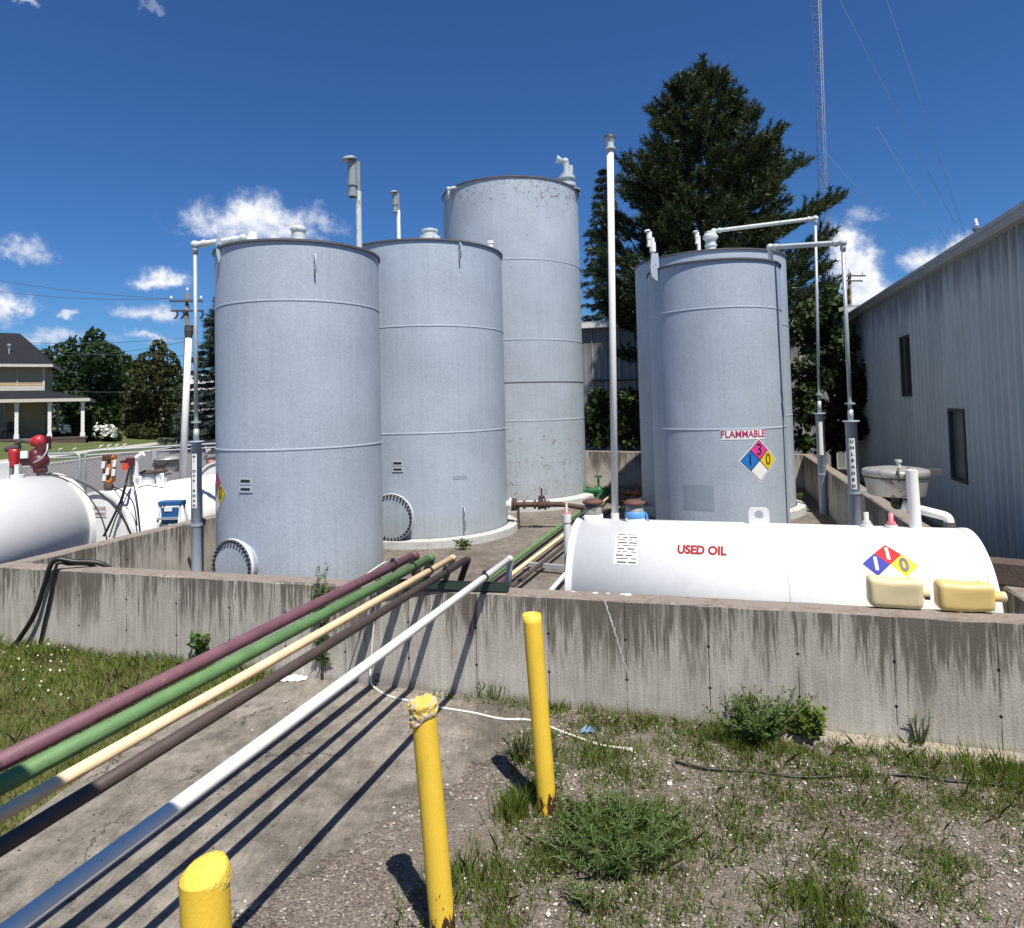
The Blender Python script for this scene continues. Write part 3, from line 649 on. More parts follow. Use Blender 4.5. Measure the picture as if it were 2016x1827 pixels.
pr = [(0.0, .0), (-.10, .02), (-.125, .05), (-.125, .115), (-.14, .12), (-.14, .14), (0, .14)]
vs = []
for s_ in (-4.2, 16.2):
    for (o, z) in pr: vs.append(W(TB-.02+o, s_, EZ-.02+z))
n = len(pr); gb.add(vs, [(i, i+1, n+i+1, n+i) for i in range(n-1)]+[tuple(range(n))[::-1], tuple(range(n, 2*n))])
for s_ in (2.2, 8.3, 13.6): gb.box(W(TB-.09, s_, EZ+.07), (.115, .05, .15), rz=WANG)
part(B1, 'gutter', gb, M['fascia'])
M['boarded'] = pbr('grimy_plastic_pane', (.17, .175, .175), .5, .6, 4)
for i, (h, gl) in enumerate(zip(hs, (M['boarded'], M['glass']))):
    a, b, zl, zh = h; a -= 4; b -= 4; fr = MB(); k = .045
    for (s0, s1, z0, z1) in ((a-k, b+k, zh, zh+k), (a-k, b+k, zl-k, zl), (a-k, a, zl, zh), (b, b+k, zl, zh)):
        fr.box(W(TB-.012, (s0+s1)/2, (z0+z1)/2), (.07, s1-s0, z1-z0), rz=WANG)
    if i: fr.box(W(TB+.01, (a+b)/2, (zl+zh)/2), (.04, .035, zh-zl), rz=WANG)
    o = part(B1, 'window', fr, M['darksteel'], 'window with a clouded boarded pane' if not i else 'window with dark reflecting glass')
    pb = MB(); pb.box(W(TB+.05, (a+b)/2, (zl+zh)/2), (.012, b-a+.02, zh-zl+.02), rz=WANG); part(o, 'pane', pb, gl)
tm = MB(); tm.box(W(TR+.06, .93, .885+.09), (.95, .19, .18), rz=WANG-.28, bev=.012); solo('timber_beam', tm, M['timber'], 'dark weathered timber lying across the wall top near the corner behind the jugs', 'timber', W(TR, .8, .885))

# rear building -----------------------------------------------------
SR = 18.8
B2 = thing('metal_building', 'pale metal building behind the pine tree with dappled shade on its wall', 'building', W(0, SR))
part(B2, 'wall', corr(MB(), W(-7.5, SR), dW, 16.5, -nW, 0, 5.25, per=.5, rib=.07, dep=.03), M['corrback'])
rb = MB(); p = [W(-7.6, SR-.22, 5.27), W(9.1, SR-.22, 5.27), W(9.1, SR+6, 6.0), W(-7.6, SR+6, 6.0)]; rb.add(p+[v-Vector((0, 0, .05)) for v in p], [(0, 1, 2, 3), (7, 6, 5, 4), (1, 0, 4, 5), (0, 3, 7, 4), (2, 1, 5, 6)])
part(B2, 'roof', rb, M['fascia'])
fb = MB(); fb.box(W(.75, SR-.16, 5.13), (16.7, .12, .22), rz=WANG, bev=.02); part(B2, 'fascia', fb, M['white'])
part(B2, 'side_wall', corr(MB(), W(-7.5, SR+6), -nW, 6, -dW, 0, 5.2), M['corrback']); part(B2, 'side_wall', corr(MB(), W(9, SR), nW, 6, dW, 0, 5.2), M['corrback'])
rl = MB(); rl.box(W(-1.5, SR-.05, 3.1), (3.0, .05, .07), rz=WANG); part(B2, 'rail', rl, M['darksteel'])
q = at(1660, 592, 23.5); vb = MB(); vb.cyl((q.x, q.y, 5.2), (q.x, q.y, q.z+.05), .09); vb.cyl((q.x, q.y, q.z+.05), (q.x, q.y, q.z+.16), .15, .06); part(B2, 'roof_vent', vb, M['darksteel'])

# unseen canopy beside the camera, added and shaped to shade the near pipe ends
c = [Vector((-.50, 1.05, 3.55)), Vector((-1.56, 1.43, 3.55)), Vector((-3.2, -2.0, 3.55)), Vector((-1.9, -3.0, 3.55))]
cp = thing('shadow_canopy', 'unseen flat canopy added at the left to cast the shadow on the near pipe ends', 'canopy', (-1.8, -.5, 0))
mb = MB(); mb.add([v for v in c]+[v+Vector((0, 0, .12)) for v in c], [(0, 1, 2, 3)[::-1], (4, 5, 6, 7), (0, 1, 5, 4), (1, 2, 6, 5), (2, 3, 7, 6), (3, 0, 4, 7)]); part(cp, 'roof', mb, M['galv'])
for k in (2, 3):
    mb = MB(); v = c[k].lerp(Vector((-1.8, 0, 3.55)), .06); mb.cyl((v.x, v.y, 0), (v.x, v.y, 3.55), .06); part(cp, 'post', mb, M['galv'])

# ================================================================== UPRIGHT TANKS
def hit(c, R, x, y):
    """photo pixel -> (angle, z) on the near side of an upright cylinder"""
    d = ray(x, y); dx, dy = d.x, d.y; ox, oy = CAM.x-c[0], CAM.y-c[1]
    a = dx*dx+dy*dy; b = 2*(ox*dx+oy*dy); q = ox*ox+oy*oy-R*R; D = b*b-4*a*q; k = (-b-math.sqrt(max(D, 0)))/(2*a)
    p = CAM+d*k; return math.atan2(p.y-c[1], p.x-c[0]), p.z
GT = 'upright grey storage tanks in the enclosure'
def vtank(label, c, R, h, seams, mat, z0=0., roofmat=None, cone=.16):
    o = thing('storage_tank', label, 'storage tank', (c[0], c[1], z0), GT)
    mb = MB(); mb.lathe([(R, z0), (R, h)], (c[0], c[1], 0), n=128); part(o, 'shell', mb, mat)
    mb = MB(); mb.lathe([(R-.012, h+.004), (R*.5, h+cone*.5), (.001, h+cone)], (c[0], c[1], 0), n=96); part(o, 'roof', mb, roofmat or M['tanktop'])
    mb = MB(); mb.lathe([(R+.002, h-.035), (R+.028, h-.03), (R+.028, h-.002), (R-.03, h-.002)], (c[0], c[1], 0), n=128, smooth=False); part(o, 'rim', mb, M['rim'])
    for (z, k) in seams:
        mb = MB(); mb.lathe([(R-.002, z-.012), (R+.007, z-.008), (R+.007, z+.008), (R-.002, z+.012)] if k else [(R-.002, z-.012), (R+.003, z-.012), (R+.003, z+.012), (R-.002, z+.012)], (c[0], c[1], 0), n=128, smooth=False)
        part(o, 'weld_seam', mb, M['weld'] if k == 1 else M['dkline'])
    return o
def manhole(tk, c, R, ang, z, r, nb=36):
    d = Vector((math.cos(ang), math.sin(ang), 0)); b = Vector((c[0], c[1], z))+d*(R-.05)
    mb = MB(); mb.lathe([(r*.93, 0), (r*.93, .14), (r*1.08, .142), (r*1.08, .172)], b, d, 64, smooth=False); mb.lathe([(r*1.08, .172), (0, .176)], b, d, 64, smooth=False)
    o = part(tk, 'manhole', mb, M['tank']); x = Vector((-d.y, d.x, 0)); first = None
    for i in range(nb):
        t = 2*PI*i/nb; p = b+d*.172+(x*math.cos(t)+Vector((0, 0, 1))*math.sin(t))*r
        if first is None:
            bb = MB(); bb.cyl(p, p+d*.028, .017, n=8); first = part(o, 'bolt', bb, M['bolt']); p0 = p
        else:
            k = first.copy(); COL.objects.link(k); k.parent = o; k.location = first.location+(p-p0)
    rb = MB(); rb.lathe([(r*1.085, .135), (r*1.10, .155), (r*1.085, .176)], b, d, 64); part(o, 'flange_edge', rb, M['white'])
    return o
def lug(tk, c, R, ang, z, hgt=.34, out=.13, th=.018, up=0., mat=None):
    """plate standing out from the shell with a hole in it"""
    d = Vector((math.cos(ang), math.sin(ang), 0)); s_ = Vector((-d.y, d.x, 0)); b = Vector((c[0], c[1], z))+d*(R-.005)
    out_ = [(0, -hgt*.5), (out*.9, -hgt*.28), (out, 0), (out*.85, hgt*.3), (out*.4, hgt*.5), (0, hgt*.5)]
    m = 20; hole = [(out*.52+.036*math.cos(2*PI*i/m), .06*hgt+.036*math.sin(2*PI*i/m)) for i in range(m)]
    def outer(i):
        t = 2*PI*i/m; dx, dz = math.cos(t), math.sin(t); best = None; cx_, cz_ = out*.52, .06*hgt
        for a, e in zip(out_, out_[1:]+out_[:1]):
            den = dx*(e[1]-a[1])-dz*(e[0]-a[0])
            if abs(den) < 1e-9: continue
            k = ((a[0]-cx_)*(e[1]-a[1])-(a[1]-cz_)*(e[0]-a[0]))/den; l = ((a[0]-cx_)*dz-(a[1]-cz_)*dx)/den
            if k > 0 and -1e-6 <= l <= 1+1e-6 and (best is None or k < best): best = k
        return (cx_+dx*best, cz_+dz*best)
    oo = [outer(i) for i in range(m)]; mb = MB(); P = lambda q, e: b+d*q[0]+Vector((0, 0, q[1]))+s_*e
    vs = [P(q, -th/2) for q in hole]+[P(q, -th/2) for q in oo]+[P(q, th/2) for q in hole]+[P(q, th/2) for q in oo]; fs = []
    for i in range(m):
        k = (i+1) % m; fs += [(i, k, m+k, m+i), (2*m+i, 3*m+i, 3*m+k, 2*m+k), (i, 2*m+i, 2*m+k, k), (m+i, m+k, 3*m+k, 3*m+i)]
    mb.add(vs, fs); return part(tk, 'lifting_lug', mb, mat or M['tank'])
def vent_head(mb, p, r, toward):
    """hooded vent: barrel beside a riser, topped with a tilted cap"""
    p = Vector(p); t = Vector(toward).normalized(); q = p+t*r*1.2
    mb.lathe([(r*.8, -.9*r), (r*.95, -.9*r), (r*.95, 0), (r*.8, 0), (r*.8, .1), (r*1.0, .1), (r*1.0, .2), (r*.9, .2), (r*.9, 6*r), (r*.6, 6*r)], q, (0, 0, 1), 20, smooth=False)
    mb.cyl(p+Vector((0, 0, -.1)), p+Vector((0, 0, 6.3*r)), r*.45, n=12)
    mb.lathe([(r*.3, r*.25), (r*1.45, 0), (r*1.5, r*.3), (r*1.1, r*.75), (0, r*.95)], q+Vector((0, 0, 6.2*r))+t*r*.55, (t*.18+Vector((0, 0, 1))), 20)
    return mb
def arm(tk, pts, r, mat, rad=.07, name='vent_arm'):
    """pipe with elbow fittings at the corners"""
    mb = MB(); mb.tube(bend(pts, rad), r, 14)
    for q in pts[1:-1]: mb.ball(q, r*1.5, 12)
    for a, b in zip(pts[:-1], pts[1:]):
        d = (Vector(b)-Vector(a)); L = d.length; d.normalize()
        for k in (r*3, L-r*3):
            if L > r*12: mb.cyl(Vector(a)+d*(k-r*.6), Vector(a)+d*(k+r*.6), r*1.35, n=14)
    return part(tk, name, mb, mat)
def plate(tk, S, x0=0):
    o = part(tk, 'nameplate', rect(MB(), S, -.105, .105, -.10, .10, .006), M['ventgrey'])
    mb = MB(); rect(mb, S, -.10, .10, .008, .095, .012); rect(mb, S, -.10, .10, -.095, -.008, .012); q = part(o, 'frame', mb, M['weld'])
    mb = MB(); rect(mb, S, -.075, .075, .035, .072, .015); rect(mb, S, -.075, .075, -.068, -.035, .015); part(o, 'slot', mb, M['ink'])

# tank 1: front left
c1, R1, h1 = (-3.11, 9.71), 1.15, 4.62
t1 = vtank('grey upright tank in front at left with a bolted manhole low on its side', c1, R1, h1, [(1.86, 1), (3.81, 1)], M['tank'], roofmat=M['tanktop'])
a_, z_ = hit(c1, R1, 472, 1113); manhole(t1, c1, R1, a_, .39, .315)
a_, z_ = hit(c1, R1, 619, 528); lug(t1, c1, R1, a_, z_+.05, .30, .11)
lug(t1, c1, R1, hit(c1, R1, 428, 500)[0]+.12, h1-.05, .52, .07)
a_, z_ = hit(c1, R1, 484, 955); plate(t1, Cyl(*c1, R1, a_, z_))
a_, z_ = hit(c1, R1, 430, 970); diamond(t1, Cyl(*c1, R1, a_-.035, z_), .30, (M['pink'], M['blue'], M['yellow'], M['signwhite']), '310')
q = at(588, 455, 9.9); mb = MB(); mb.lathe([(.10, 0), (.10, .24), (.118, .24), (.118, .27), (.10, .27), (.10, .40), (.118, .40), (.122, .43), (.08, .47), (0, .485)], (q.x, q.y, h1+.05), n=28, smooth=False); part(t1, 'hatch', mb, M['palepipe'])
q = at(497, 462, 9.5); mb = MB(); mb.lathe([(.075, 0), (.075, .30), (.068, .30), (.068, .34), (0, .345)], (q.x, q.y, h1), n=20, smooth=False); part(t1, 'cap', mb, M['whitepipe'])
q = at(707, 470, 10.3); ztp = zat(700, 322, 10.3); mb = MB(); mb.cyl((q.x, q.y, h1), (q.x, q.y, ztp-.45), .045); mb.cyl((q.x, q.y, h1), (q.x, q.y, h1+.16), .07); o = part(t1, 'vent_pipe', mb, M['palepipe'])
part(o, 'vent_hood', vent_head(MB(), (q.x, q.y, ztp-.48), .08, (-.8, -.6, 0)), M['hoodgrey'])

# tank 2: middle left on a low concrete ring
c2, R2, h2 = (-1.65, 12.75), 1.5, 5.26
t2 = vtank('grey upright tank second from the left standing on a pale concrete ring', c2, R2, h2, [(1.91, 1), (3.75, 1)], M['tank'], .13)
mb = MB(); mb.lathe([(R2+.20, 0), (R2+.19, .12), (R2+.02, .135)], (*c2, 0), n=96, smooth=False); solo('plinth', mb, M['plinth'], 'pale concrete ring under the second tank from the left with rusty stains', 'plinth', (*c2, 0), 'concrete rings under the tanks')
a_, z_ = hit(c2, R2, 777, 1021); manhole(t2, c2, R2, a_, .52, .36)
a_, z_ = hit(c2, R2, 903, 498); lug(t2, c2, R2, a_, z_+.02, .34, .13)
a_, z_ = hit(c2, R2, 912, 1040); lug(t2, c2, R2, a_, .40, .50, .12)
a_, z_ = hit(c2, R2, 783, 918); plate(t2, Cyl(*c2, R2, a_, z_))
a_, z_ = hit(c2, R2, 905, 940); mb = MB(); rect(mb, Cyl(*c2, R2, a_, z_), -.13, .13, -.03, .03, .003); part(t2, 'faded_label', mb, pbr('faded_decal', (.28, .335, .375), .5, .1))
S = Cyl(*c2, R2, hit(c2, R2, 905, 750)[0], 2.83); mb = MB(); rect(mb, S, -.003, .003, -.91, .91, .002); part(t2, 'vertical_seam', mb, M['ventgrey'])
q = at(846, 460, 12.2); mb = MB(); mb.lathe([(.20, 0), (.20, .20), (.20, .24), (.14, .25), (.14, .33), (.155, .33), (.155, .37), (.06, .40), (0, .40)], (q.x, q.y, h2+.02), n=28, smooth=False); part(t2, 'hatch', mb, M['palepipe'])
q = at(785, 462, 13.0); ztp = zat(780, 380, 13.0); mb = MB(); mb.cyl((q.x, q.y, h2), (q.x, q.y, ztp-.35), .038); mb.cyl((q.x, q.y, h2), (q.x, q.y, h2+.15), .075); o = part(t2, 'vent_pipe', mb, M['whitepipe'])
part(o, 'vent_hood', vent_head(MB(), (q.x, q.y, ztp-.36), .055, (-.8, -.6, 0)), M['hoodgrey'])
q = at(965, 474, 12.6); mb = MB(); mb.cyl((q.x, q.y, h2-.02), (q.x, q.y, h2+.20), .06); mb.cyl((q.x, q.y, h2+.20), (q.x, q.y, h2+.25), .072); part(t2, 'cap', mb, M['whitepipe'])
q = at(735, 477, 12.2); q2 = at(680, 473, 12.2); arm(t2, [Vector((q.x, q.y, h2-.1)), Vector((q.x, q.y, h2+.02)), Vector((q2.x, q2.y, h2+.03))], .03, M['palepipe'])
# outlet valve of tank 2
a_, z_ = hit(c2, R2, 985, 1037); d = Vector((math.cos(a_+.35), math.sin(a_+.35), 0)); b = Vector((*c2, .46))+d*(R2-.05)
mb = MB(); mb.cyl(b, b+d*.12, .075); mb.cyl(b+d*.10, b+d*.135, .125); part(t2, 'outlet_flange', mb, M['white'])
x = Vector((.93, -.12, 0)).normalized(); b = b+d*.14; mb = MB(); mb.cyl(b, b+x*.95, .05)
for k, r in ((.0, .12), (.05, .12), (.22, .085), (.42, .085), (.50, .10), (.62, .10), (.68, .075)): mb.cyl(b+x*(k+.0), b+x*(k+.035), r)
mb.ball(b+x*.57, .085); mb.cyl(b+x*.57, b+x*.57+Vector((0, 0, .30)), .018); mb.cyl(b+x*.57+Vector((0, 0, .1)), b+x*.57+Vector((0, 0, .16)), .06); mb.cyl(b+x*.92, b+x*1.75+Vector((0, 0, -.12)), .045); mb.cyl(b+x*.12, Vector((b.x+x.x*.12, b.y+x.y*.12, 0)), .025)
part(t2, 'outlet_valve', mb, M['rust'])

# tank 3: tall weathered one at the back
c3, R3, h3 = (.07, 16.4), 1.685, 7.52
t3 = vtank('tallest tank at the back with scuffed rusty upper course', c3, R3, h3, [(1.98, 1), (2.84, 2), (3.80, 1), (5.62, 1)], M['tankold'], .22)
mb = MB(); mb.lathe([(R3+.26, 0), (R3+.24, .18), (R3+.02, .225)], (*c3, 0), n=96, smooth=False); solo('plinth', mb, M['plinth'], 'concrete ring under the tallest tank with weeds at its foot', 'plinth', (*c3, 0), 'concrete rings under the tanks')
q = at(1115, 345, 16.6); mb = MB(); mb.lathe([(.18, -.02), (.16, .16), (.24, .16), (.24, .24), (.16, .25), (.14, .36), (.22, .36), (.22, .42), (.15, .43), (.15, .5), (0, .5)], (q.x, q.y, h3+.16), n=28, smooth=False)
mb.lathe([(.16, -.05), (.16, .2)], (q.x, q.y, h3), n=20); h3b = h3+.14; mb.lathe([(.08, .5), (.08, .80)], (q.x, q.y, h3b), n=16); mb.ball((q.x-.02, q.y, h3b+.84), .095); mb.cyl((q.x+.09, q.y, h3b+.45), (q.x+.10, q.y, h3b+.72), .08); mb.lathe([(.03, 0), (.11, .20)], (q.x-.05, q.y, h3b+.84), (-1, 0, .35), 14)
part(t3, 'emergency_vent', mb, M['ventgrey'])
mb = MB(); q2 = at(1122, 358, 15.9); mb.lathe([(.25, 0), (.25, .03), (.06, .1), (0, .1)], (q2.x, q2.y, h3-.02), n=24, smooth=False); part(t3, 'cover_plate', mb, M['tanktop'])
q = at(1070, 345, 16.2); mb = MB(); mb.lathe([(.09, 0), (.10, .12), (.07, .18), (.06, .26), (0, .28)], (q.x, q.y, h3+.07), n=16, smooth=False); part(t3, 'cap', mb, M['palepipe'])
pa = at(883, 372, 15.3); pb_ = at(1010, 349, 15.2); arm(t3, [pa-Vector((0, 0, .25)), Vector(pa), Vector(pb_), pb_+Vector((.1, .25, -.12))], .035, M['palepipe'])

# tank 4: front right, tank 5 behind it
c4, R4, h4 = (3.54, 11.47), 1.10, 4.60
t4 = vtank('grey upright tank on the right with a flammable sign and hazard diamond', c4, R4, h4, [(1.89, 1), (3.82, 1)], M['tank'])
a_, z_ = hit(c4, R4, 1465, 855); S = Cyl(*c4, R4, a_, z_); pl_ = part(t4, 'warning_sign', rect(MB(), S, -.36, .36, -.082, .082, .004, 10), M['signwhite'])
part(pl_, 'lettering', lettering(MB(), S, 'FLAMMABLE', .152, .016, .88, (0, 0), .008), M['pinklet'])
a_, z_ = hit(c4, R4, 1495, 906); diamond(t4, Cyl(*c4, R4, a_, z_), .325, (M['pink'], M['blue'], M['yellow'], M['signwhite']), '310', bold=.004)
a_, z_ = hit(c4, R4, 1297, 530); lug(t4, c4, R4, hit(c4, R4, 1300, 530)[0]-.05, 4.60, .52, .17, .03)
a_, z_ = hit(c4, R4, 1314, 900); S = Cyl(*c4, R4, a_, .95); mb = MB(); rect(mb, S, -.004, .004, -.94, .93, .003); part(t4, 'vertical_seam', mb, M['ventgrey'])
a_, z_ = hit(c4, R4, 1375, 980); mb = MB(); rect(mb, Cyl(*c4, R4, a_, z_), -.26, .24, -.2, .2, .002, 8); part(t4, 'faded_patch', mb, pbr('scuffed_patch', (.27, .325, .375), .55, .15, 20))
mb = MB(); q = at(1286, 525, 11.2); zt = zat(1283, 455, 11.2); mb.cyl((q.x, q.y, h4), (q.x, q.y, zt-.12), .036); mb.cyl((q.x, q.y, zt-.36), (q.x, q.y, zt-.20), .055); o = part(t4, 'vent_pipe', mb, M['whitepipe'])
part(o, 'vent_hood', vent_head(MB(), (q.x-.02, q.y, zt-.24), .037, (-1, -.2, 0)), M['whitepipe'])
c5, R5, h5 = (4.35, 14.35), 1.575, 5.30
t5 = vtank('wide grey tank mostly hidden behind the right front tank', c5, R5, h5, [(2.0, 1), (3.83, 1)], M['tank'], .16, cone=.3)
mb = MB(); mb.lathe([(R5+.19, 0), (R5+.18, .14), (R5+.02, .165)], (*c5, 0), n=96, smooth=False); solo('plinth', mb, M['plinth'], 'concrete ring under the tank hidden behind the right front tank', 'plinth', (*c5, 0), 'concrete rings under the tanks')
q = at(1399, 480, 13.9); mb = MB(); mb.lathe([(.27, 0), (.27, .03), (.11, .04), (.11, .14), (.13, .14), (.13, .17), (.11, .18), (.11, .27), (.155, .31), (.155, .36), (.12, .40), (.12, .44), (.08, .46), (0, .46)], (q.x, q.y, h5+.16), n=32, smooth=False); part(t5, 'emergency_vent', mb, M['palepipe'])
q3 = at(1376, 490, 14.3); zt = zat(1374, 456, 14.3); mb = MB(); mb.cyl((q3.x, q3.y, h5+.1), (q3.x, q3.y, zt-.1), .04); o = part(t5, 'vent_pipe', mb, M['whitepipe']); part(o, 'vent_hood', vent_head(MB(), (q3.x, q3.y, zt-.24), .037, (-1, -.2, 0)), M['whitepipe'])

# standpipes with thin risers and arms reaching the tank roofs
def standpipe(label, foot, r, zst, top, ends, letters, strip, brk, rr=.028, lean=0):
    o = thing('standpipe', label, 'standpipe', (foot.x, foot.y, 0), 'labelled grey fill standpipes'); mb = MB()
    mb.lathe([(r, 0), (r, zst-.03), (r*1.45, zst-.02), (r*1.45, zst), (0, zst)], (foot.x, foot.y, 0), n=28, smooth=True); part(o, 'casing', mb, M['stand'])
    p = Vector((foot.x, foot.y, zst)); d = Vector((top.x-p.x, top.y-p.y, top.z-p.z)); mb = MB(); mb.tube([p, p+d*.06], rr*1.4, 12); mb.tube([p, Vector(top)], rr, 14); mb.cyl(p+d*.09, p+d*.10, rr*2.4); part(o, 'riser', mb, M['galv'])
    arm(o, [Vector(top)-d.normalized()*.12, Vector(top)]+[Vector(e) for e in ends], rr*1.45, M['palepipe'], .06, 'roof_arm')
    mb = MB(); mb.lathe([(r, 0), (r*1.14, 0), (r*1.14, .03), (r, .03)], (foot.x, foot.y, brk[2]), n=24, smooth=False); mb.box((foot.x+brk[0]*.5, foot.y+brk[1]*.5, brk[2]+.03), (math.hypot(brk[0], brk[1]), .05, .035), rz=math.atan2(brk[1], brk[0])); part(o, 'bracket', mb, M['galv'])
    ang = math.atan2(-foot.y, -foot.x)+strip[2]; S = Cyl(foot.x, foot.y, r, ang, (strip[0]+strip[1])/2); H = strip[0]-strip[1]
    st = part(o, 'label_strip', rect(MB(), S, -strip[3], strip[3], -H/2, H/2, .003, 6), M['signwhite'])
    if letters:
        n = len(letters); mb = MB()
        for i, ch in enumerate(letters):
            if ch != ' ': lettering(mb, S, ch, strip[4], .03, 1.15, (0, H/2-(i+.5)*H/n), .007)
        part(st, 'lettering', mb, M['ink'])
    return o
fa = Vector((at(387, 1000, 9.2).x, 9.2, 0)); ta = at(384, 482, 9.2); ea = at(478, 469, 9.35)
standpipe('grey standpipe labelled #1 OFF ROAD at the left of the front left tank', fa, .07, zat(387, 868, 9.2), ta, [ea, ea+Vector((.12, .1, -.02)), Vector((ea.x+.16, ea.y+.2, h1))], '#1 OFF ROAD', (zat(380, 893, 9.2), zat(380, 999, 9.2), -.42, .034, .046), (-.14, .02, zat(387, 1035, 9.2)))
fb_ = Vector((at(1683, 1000, 9.6).x, 9.6, 0)); tb = at(1659, 478, 9.6); eb_ = at(1516, 487, 10.8)
standpipe('grey standpipe labelled UNLEADED beside the right concrete wall', fb_, .078, zat(1673, 828, 9.6), tb, [eb_, Vector((eb_.x, eb_.y, h4))], 'UNLEADED', (zat(1675, 862, 9.6), zat(1678, 962, 9.6), .0, .040, .058), (.30, -.02, zat(1680, 972, 9.6)))
fc = Vector((at(1621, 985, 13.4).x, 13.4, 0)); tcx = at(1605, 430, 13.4); ec = at(1405, 455, 13.9)
standpipe('grey standpipe with a yellowed blank strip near the far right corner', fc, .08, zat(1617, 813, 13.4), tcx, [ec, ec-Vector((0, 0, .2))], '', (zat(1617, 830, 13.4), zat(1619, 895, 13.4), .1, .035, .06), (.25, -.02, zat(1620, 935, 13.4)))

# ================================================================== USED OIL TANK
RU, tU0, tU1, sU, zU = .605, .02, 3.21, 1.01, .685
ut = thing('oil_tank', 'long white horizontal tank marked USED OIL lying just behind the front wall', 'oil tank', W(1.7, sU, 0))
mb = MB(); A = W(tU0, sU, zU); LU = tU1-tU0
mb.lathe([(RU-.02, 0), (RU, .0), (RU, LU), (RU-.02, LU)], A, dW, 96, smooth=True)
mb.lathe([(RU-.02, 0), (RU-.03, .035), (0, .035)], A, dW, 96, smooth=False); mb.lathe([(RU-.02, LU), (RU-.03, LU-.035), (0, LU-.035)], A, dW, 96, smooth=False); part(ut, 'shell', mb, M['white'])
for x in (0., LU-.055):
    mb = MB(); mb.lathe([(RU, x), (RU+.005, x), (RU+.005, x+.055), (RU, x+.055)], A, dW, 96, smooth=False); part(ut, 'end_rim', mb, M['white'])
for k in (.55, 2.7):
    mb = MB(); mb.box(W(tU0+k, sU, .07), (.12, .9, .13), rz=WANG); part(ut, 'saddle', mb, M['galv'])
for k in (1.78,):
    mb = MB(); mb.lathe([(RU, k), (RU+.002, k+.001), (RU+.002, k+.006), (RU, k+.007)], A, dW, 96, smooth=False); part(ut, 'girth_seam', mb, M['seam'])
def uhit(x, y):
    d = ray(x, y).normalized(); k = 2.
    while k < 12:
        p = CAM+d*k; q = p-A; ax = q.dot(dW); rr = (q-dW*ax)
        if rr.length < RU and 0 <= ax <= LU: return ax, math.atan2(rr.z, -rr.dot(nW))
        k += .01
    return None
def US(x, y):
    ax, a0 = uhit(x, y); return HCyl(A+dW*ax, dW, -nW, RU, a0)
S = US(1381, 1085); q = part(ut, 'lettering_backing', rect(MB(), S, -.22, .22, -.065, .065, .002), M['signwhite']); part(q, 'lettering', lettering(MB(), S, 'USED OIL', .115, .05, .80, (0, 0), .005, .05), M['redlet'])
S = US(1752, 1113); diamond(ut, S, .185, (M['signred'], M['violet'], M['yellow'], M['signwhite']), '110', border=False, inkmats=[M['signwhite'], M['signwhite'], M['ink']], bold=.045, w=.19)
S = US(1233, 1078); q = part(ut, 'information_sticker', rect(MB(), S, -.10, .10, -.16, .16, .002, 6), M['signwhite'])
mb = MB(); rg = random.Random(3)
for i in range(10):
    y = .14-i*.031; x0 = -.09+rg.random()*.02
    while x0 < .075:
        L_ = .02+rg.random()*.09; x1 = min(.09, x0+L_); rect(mb, S, x0, x1, y-.004-(.004 if i % 2 else 0), y+.004, .005, 2); x0 = x1+.012+rg.random()*.02
part(q, 'printed_lines', mb, M['darksteel'])
zt_ = zU+RU
q = W(uhit(1203, 1040)[0]+tU0, sU+.05); zp = zat(1200, 270, q.y); mb = MB(); b = Vector((q.x, q.y, zt_-.01)); e = Vector((at(1200.5, 270, q.y).x, q.y, zp))
mb.tube([b, b.lerp(e, .5), e-Vector((0, 0, .1))], .032, 16); mb.cyl(b, b+Vector((0, 0, .06)), .038); o = part(ut, 'vent_pole', mb, M['whitepipe'])
mb = MB(); mb.cyl(e-Vector((0, 0, .14)), e-Vector((0, 0, .06)), .036); mb.cyl(e-Vector((0, 0, .12)), e-Vector((0, 0, .105)), .05); mb.cyl(e-Vector((0, 0, .06)), e-Vector((0, 0, .01)), .036, .050); part(o, 'vent_cup', mb, M['palepipe'])
mb = MB(); mb.cyl(e-Vector((0, 0, .012)), e+Vector((0, 0, .012)), .056, .05, n=12); mb.box(e+Vector((.045, 0, .012)), (.02, .02, .03)); part(o, 'rim_cap', mb, M['darksteel'])
# two hatches
for (px, nm, tape) in ((1158, 'emergency_hatch', 0), (1244, 'emergency_hatch', 1)):
    ax = uhit(px, 1052)[0]; q = W(tU0+ax, sU-.02); b = Vector((q.x, q.y, zt_-.015))
    mb = MB(); mb.lathe([(.088, -.03), (.088, .065), (.08, .065)], b, n=32); o = part(ut, nm, mb, M['white'])
    mb = MB(); mb.lathe([(.080, .06), (.080, .165), (.07, .17)], b, n=32); part(o, 'neck', mb, M['steel'])
    mb = MB(); mb.lathe([(.088, .165), (.098, .17), (.098, .185), (.06, .205), (0, .208)], b, n=32); part(o, 'lid', mb, M['rustcap'])
    if tape:
        mb = MB(); mb.lathe([(.0895, .045), (.0905, .05), (.090, .10), (.084, .105)], b, n=32)
        mb.add([b+Vector((.085, -.03, .10)), b+Vector((.105, -.04, .09)), b+Vector((.125, -.05, -.02)), b+Vector((.105, -.045, -.01))], [(0, 1, 2, 3)]); part(o, 'blue_tape', mb, M['bluetape'])
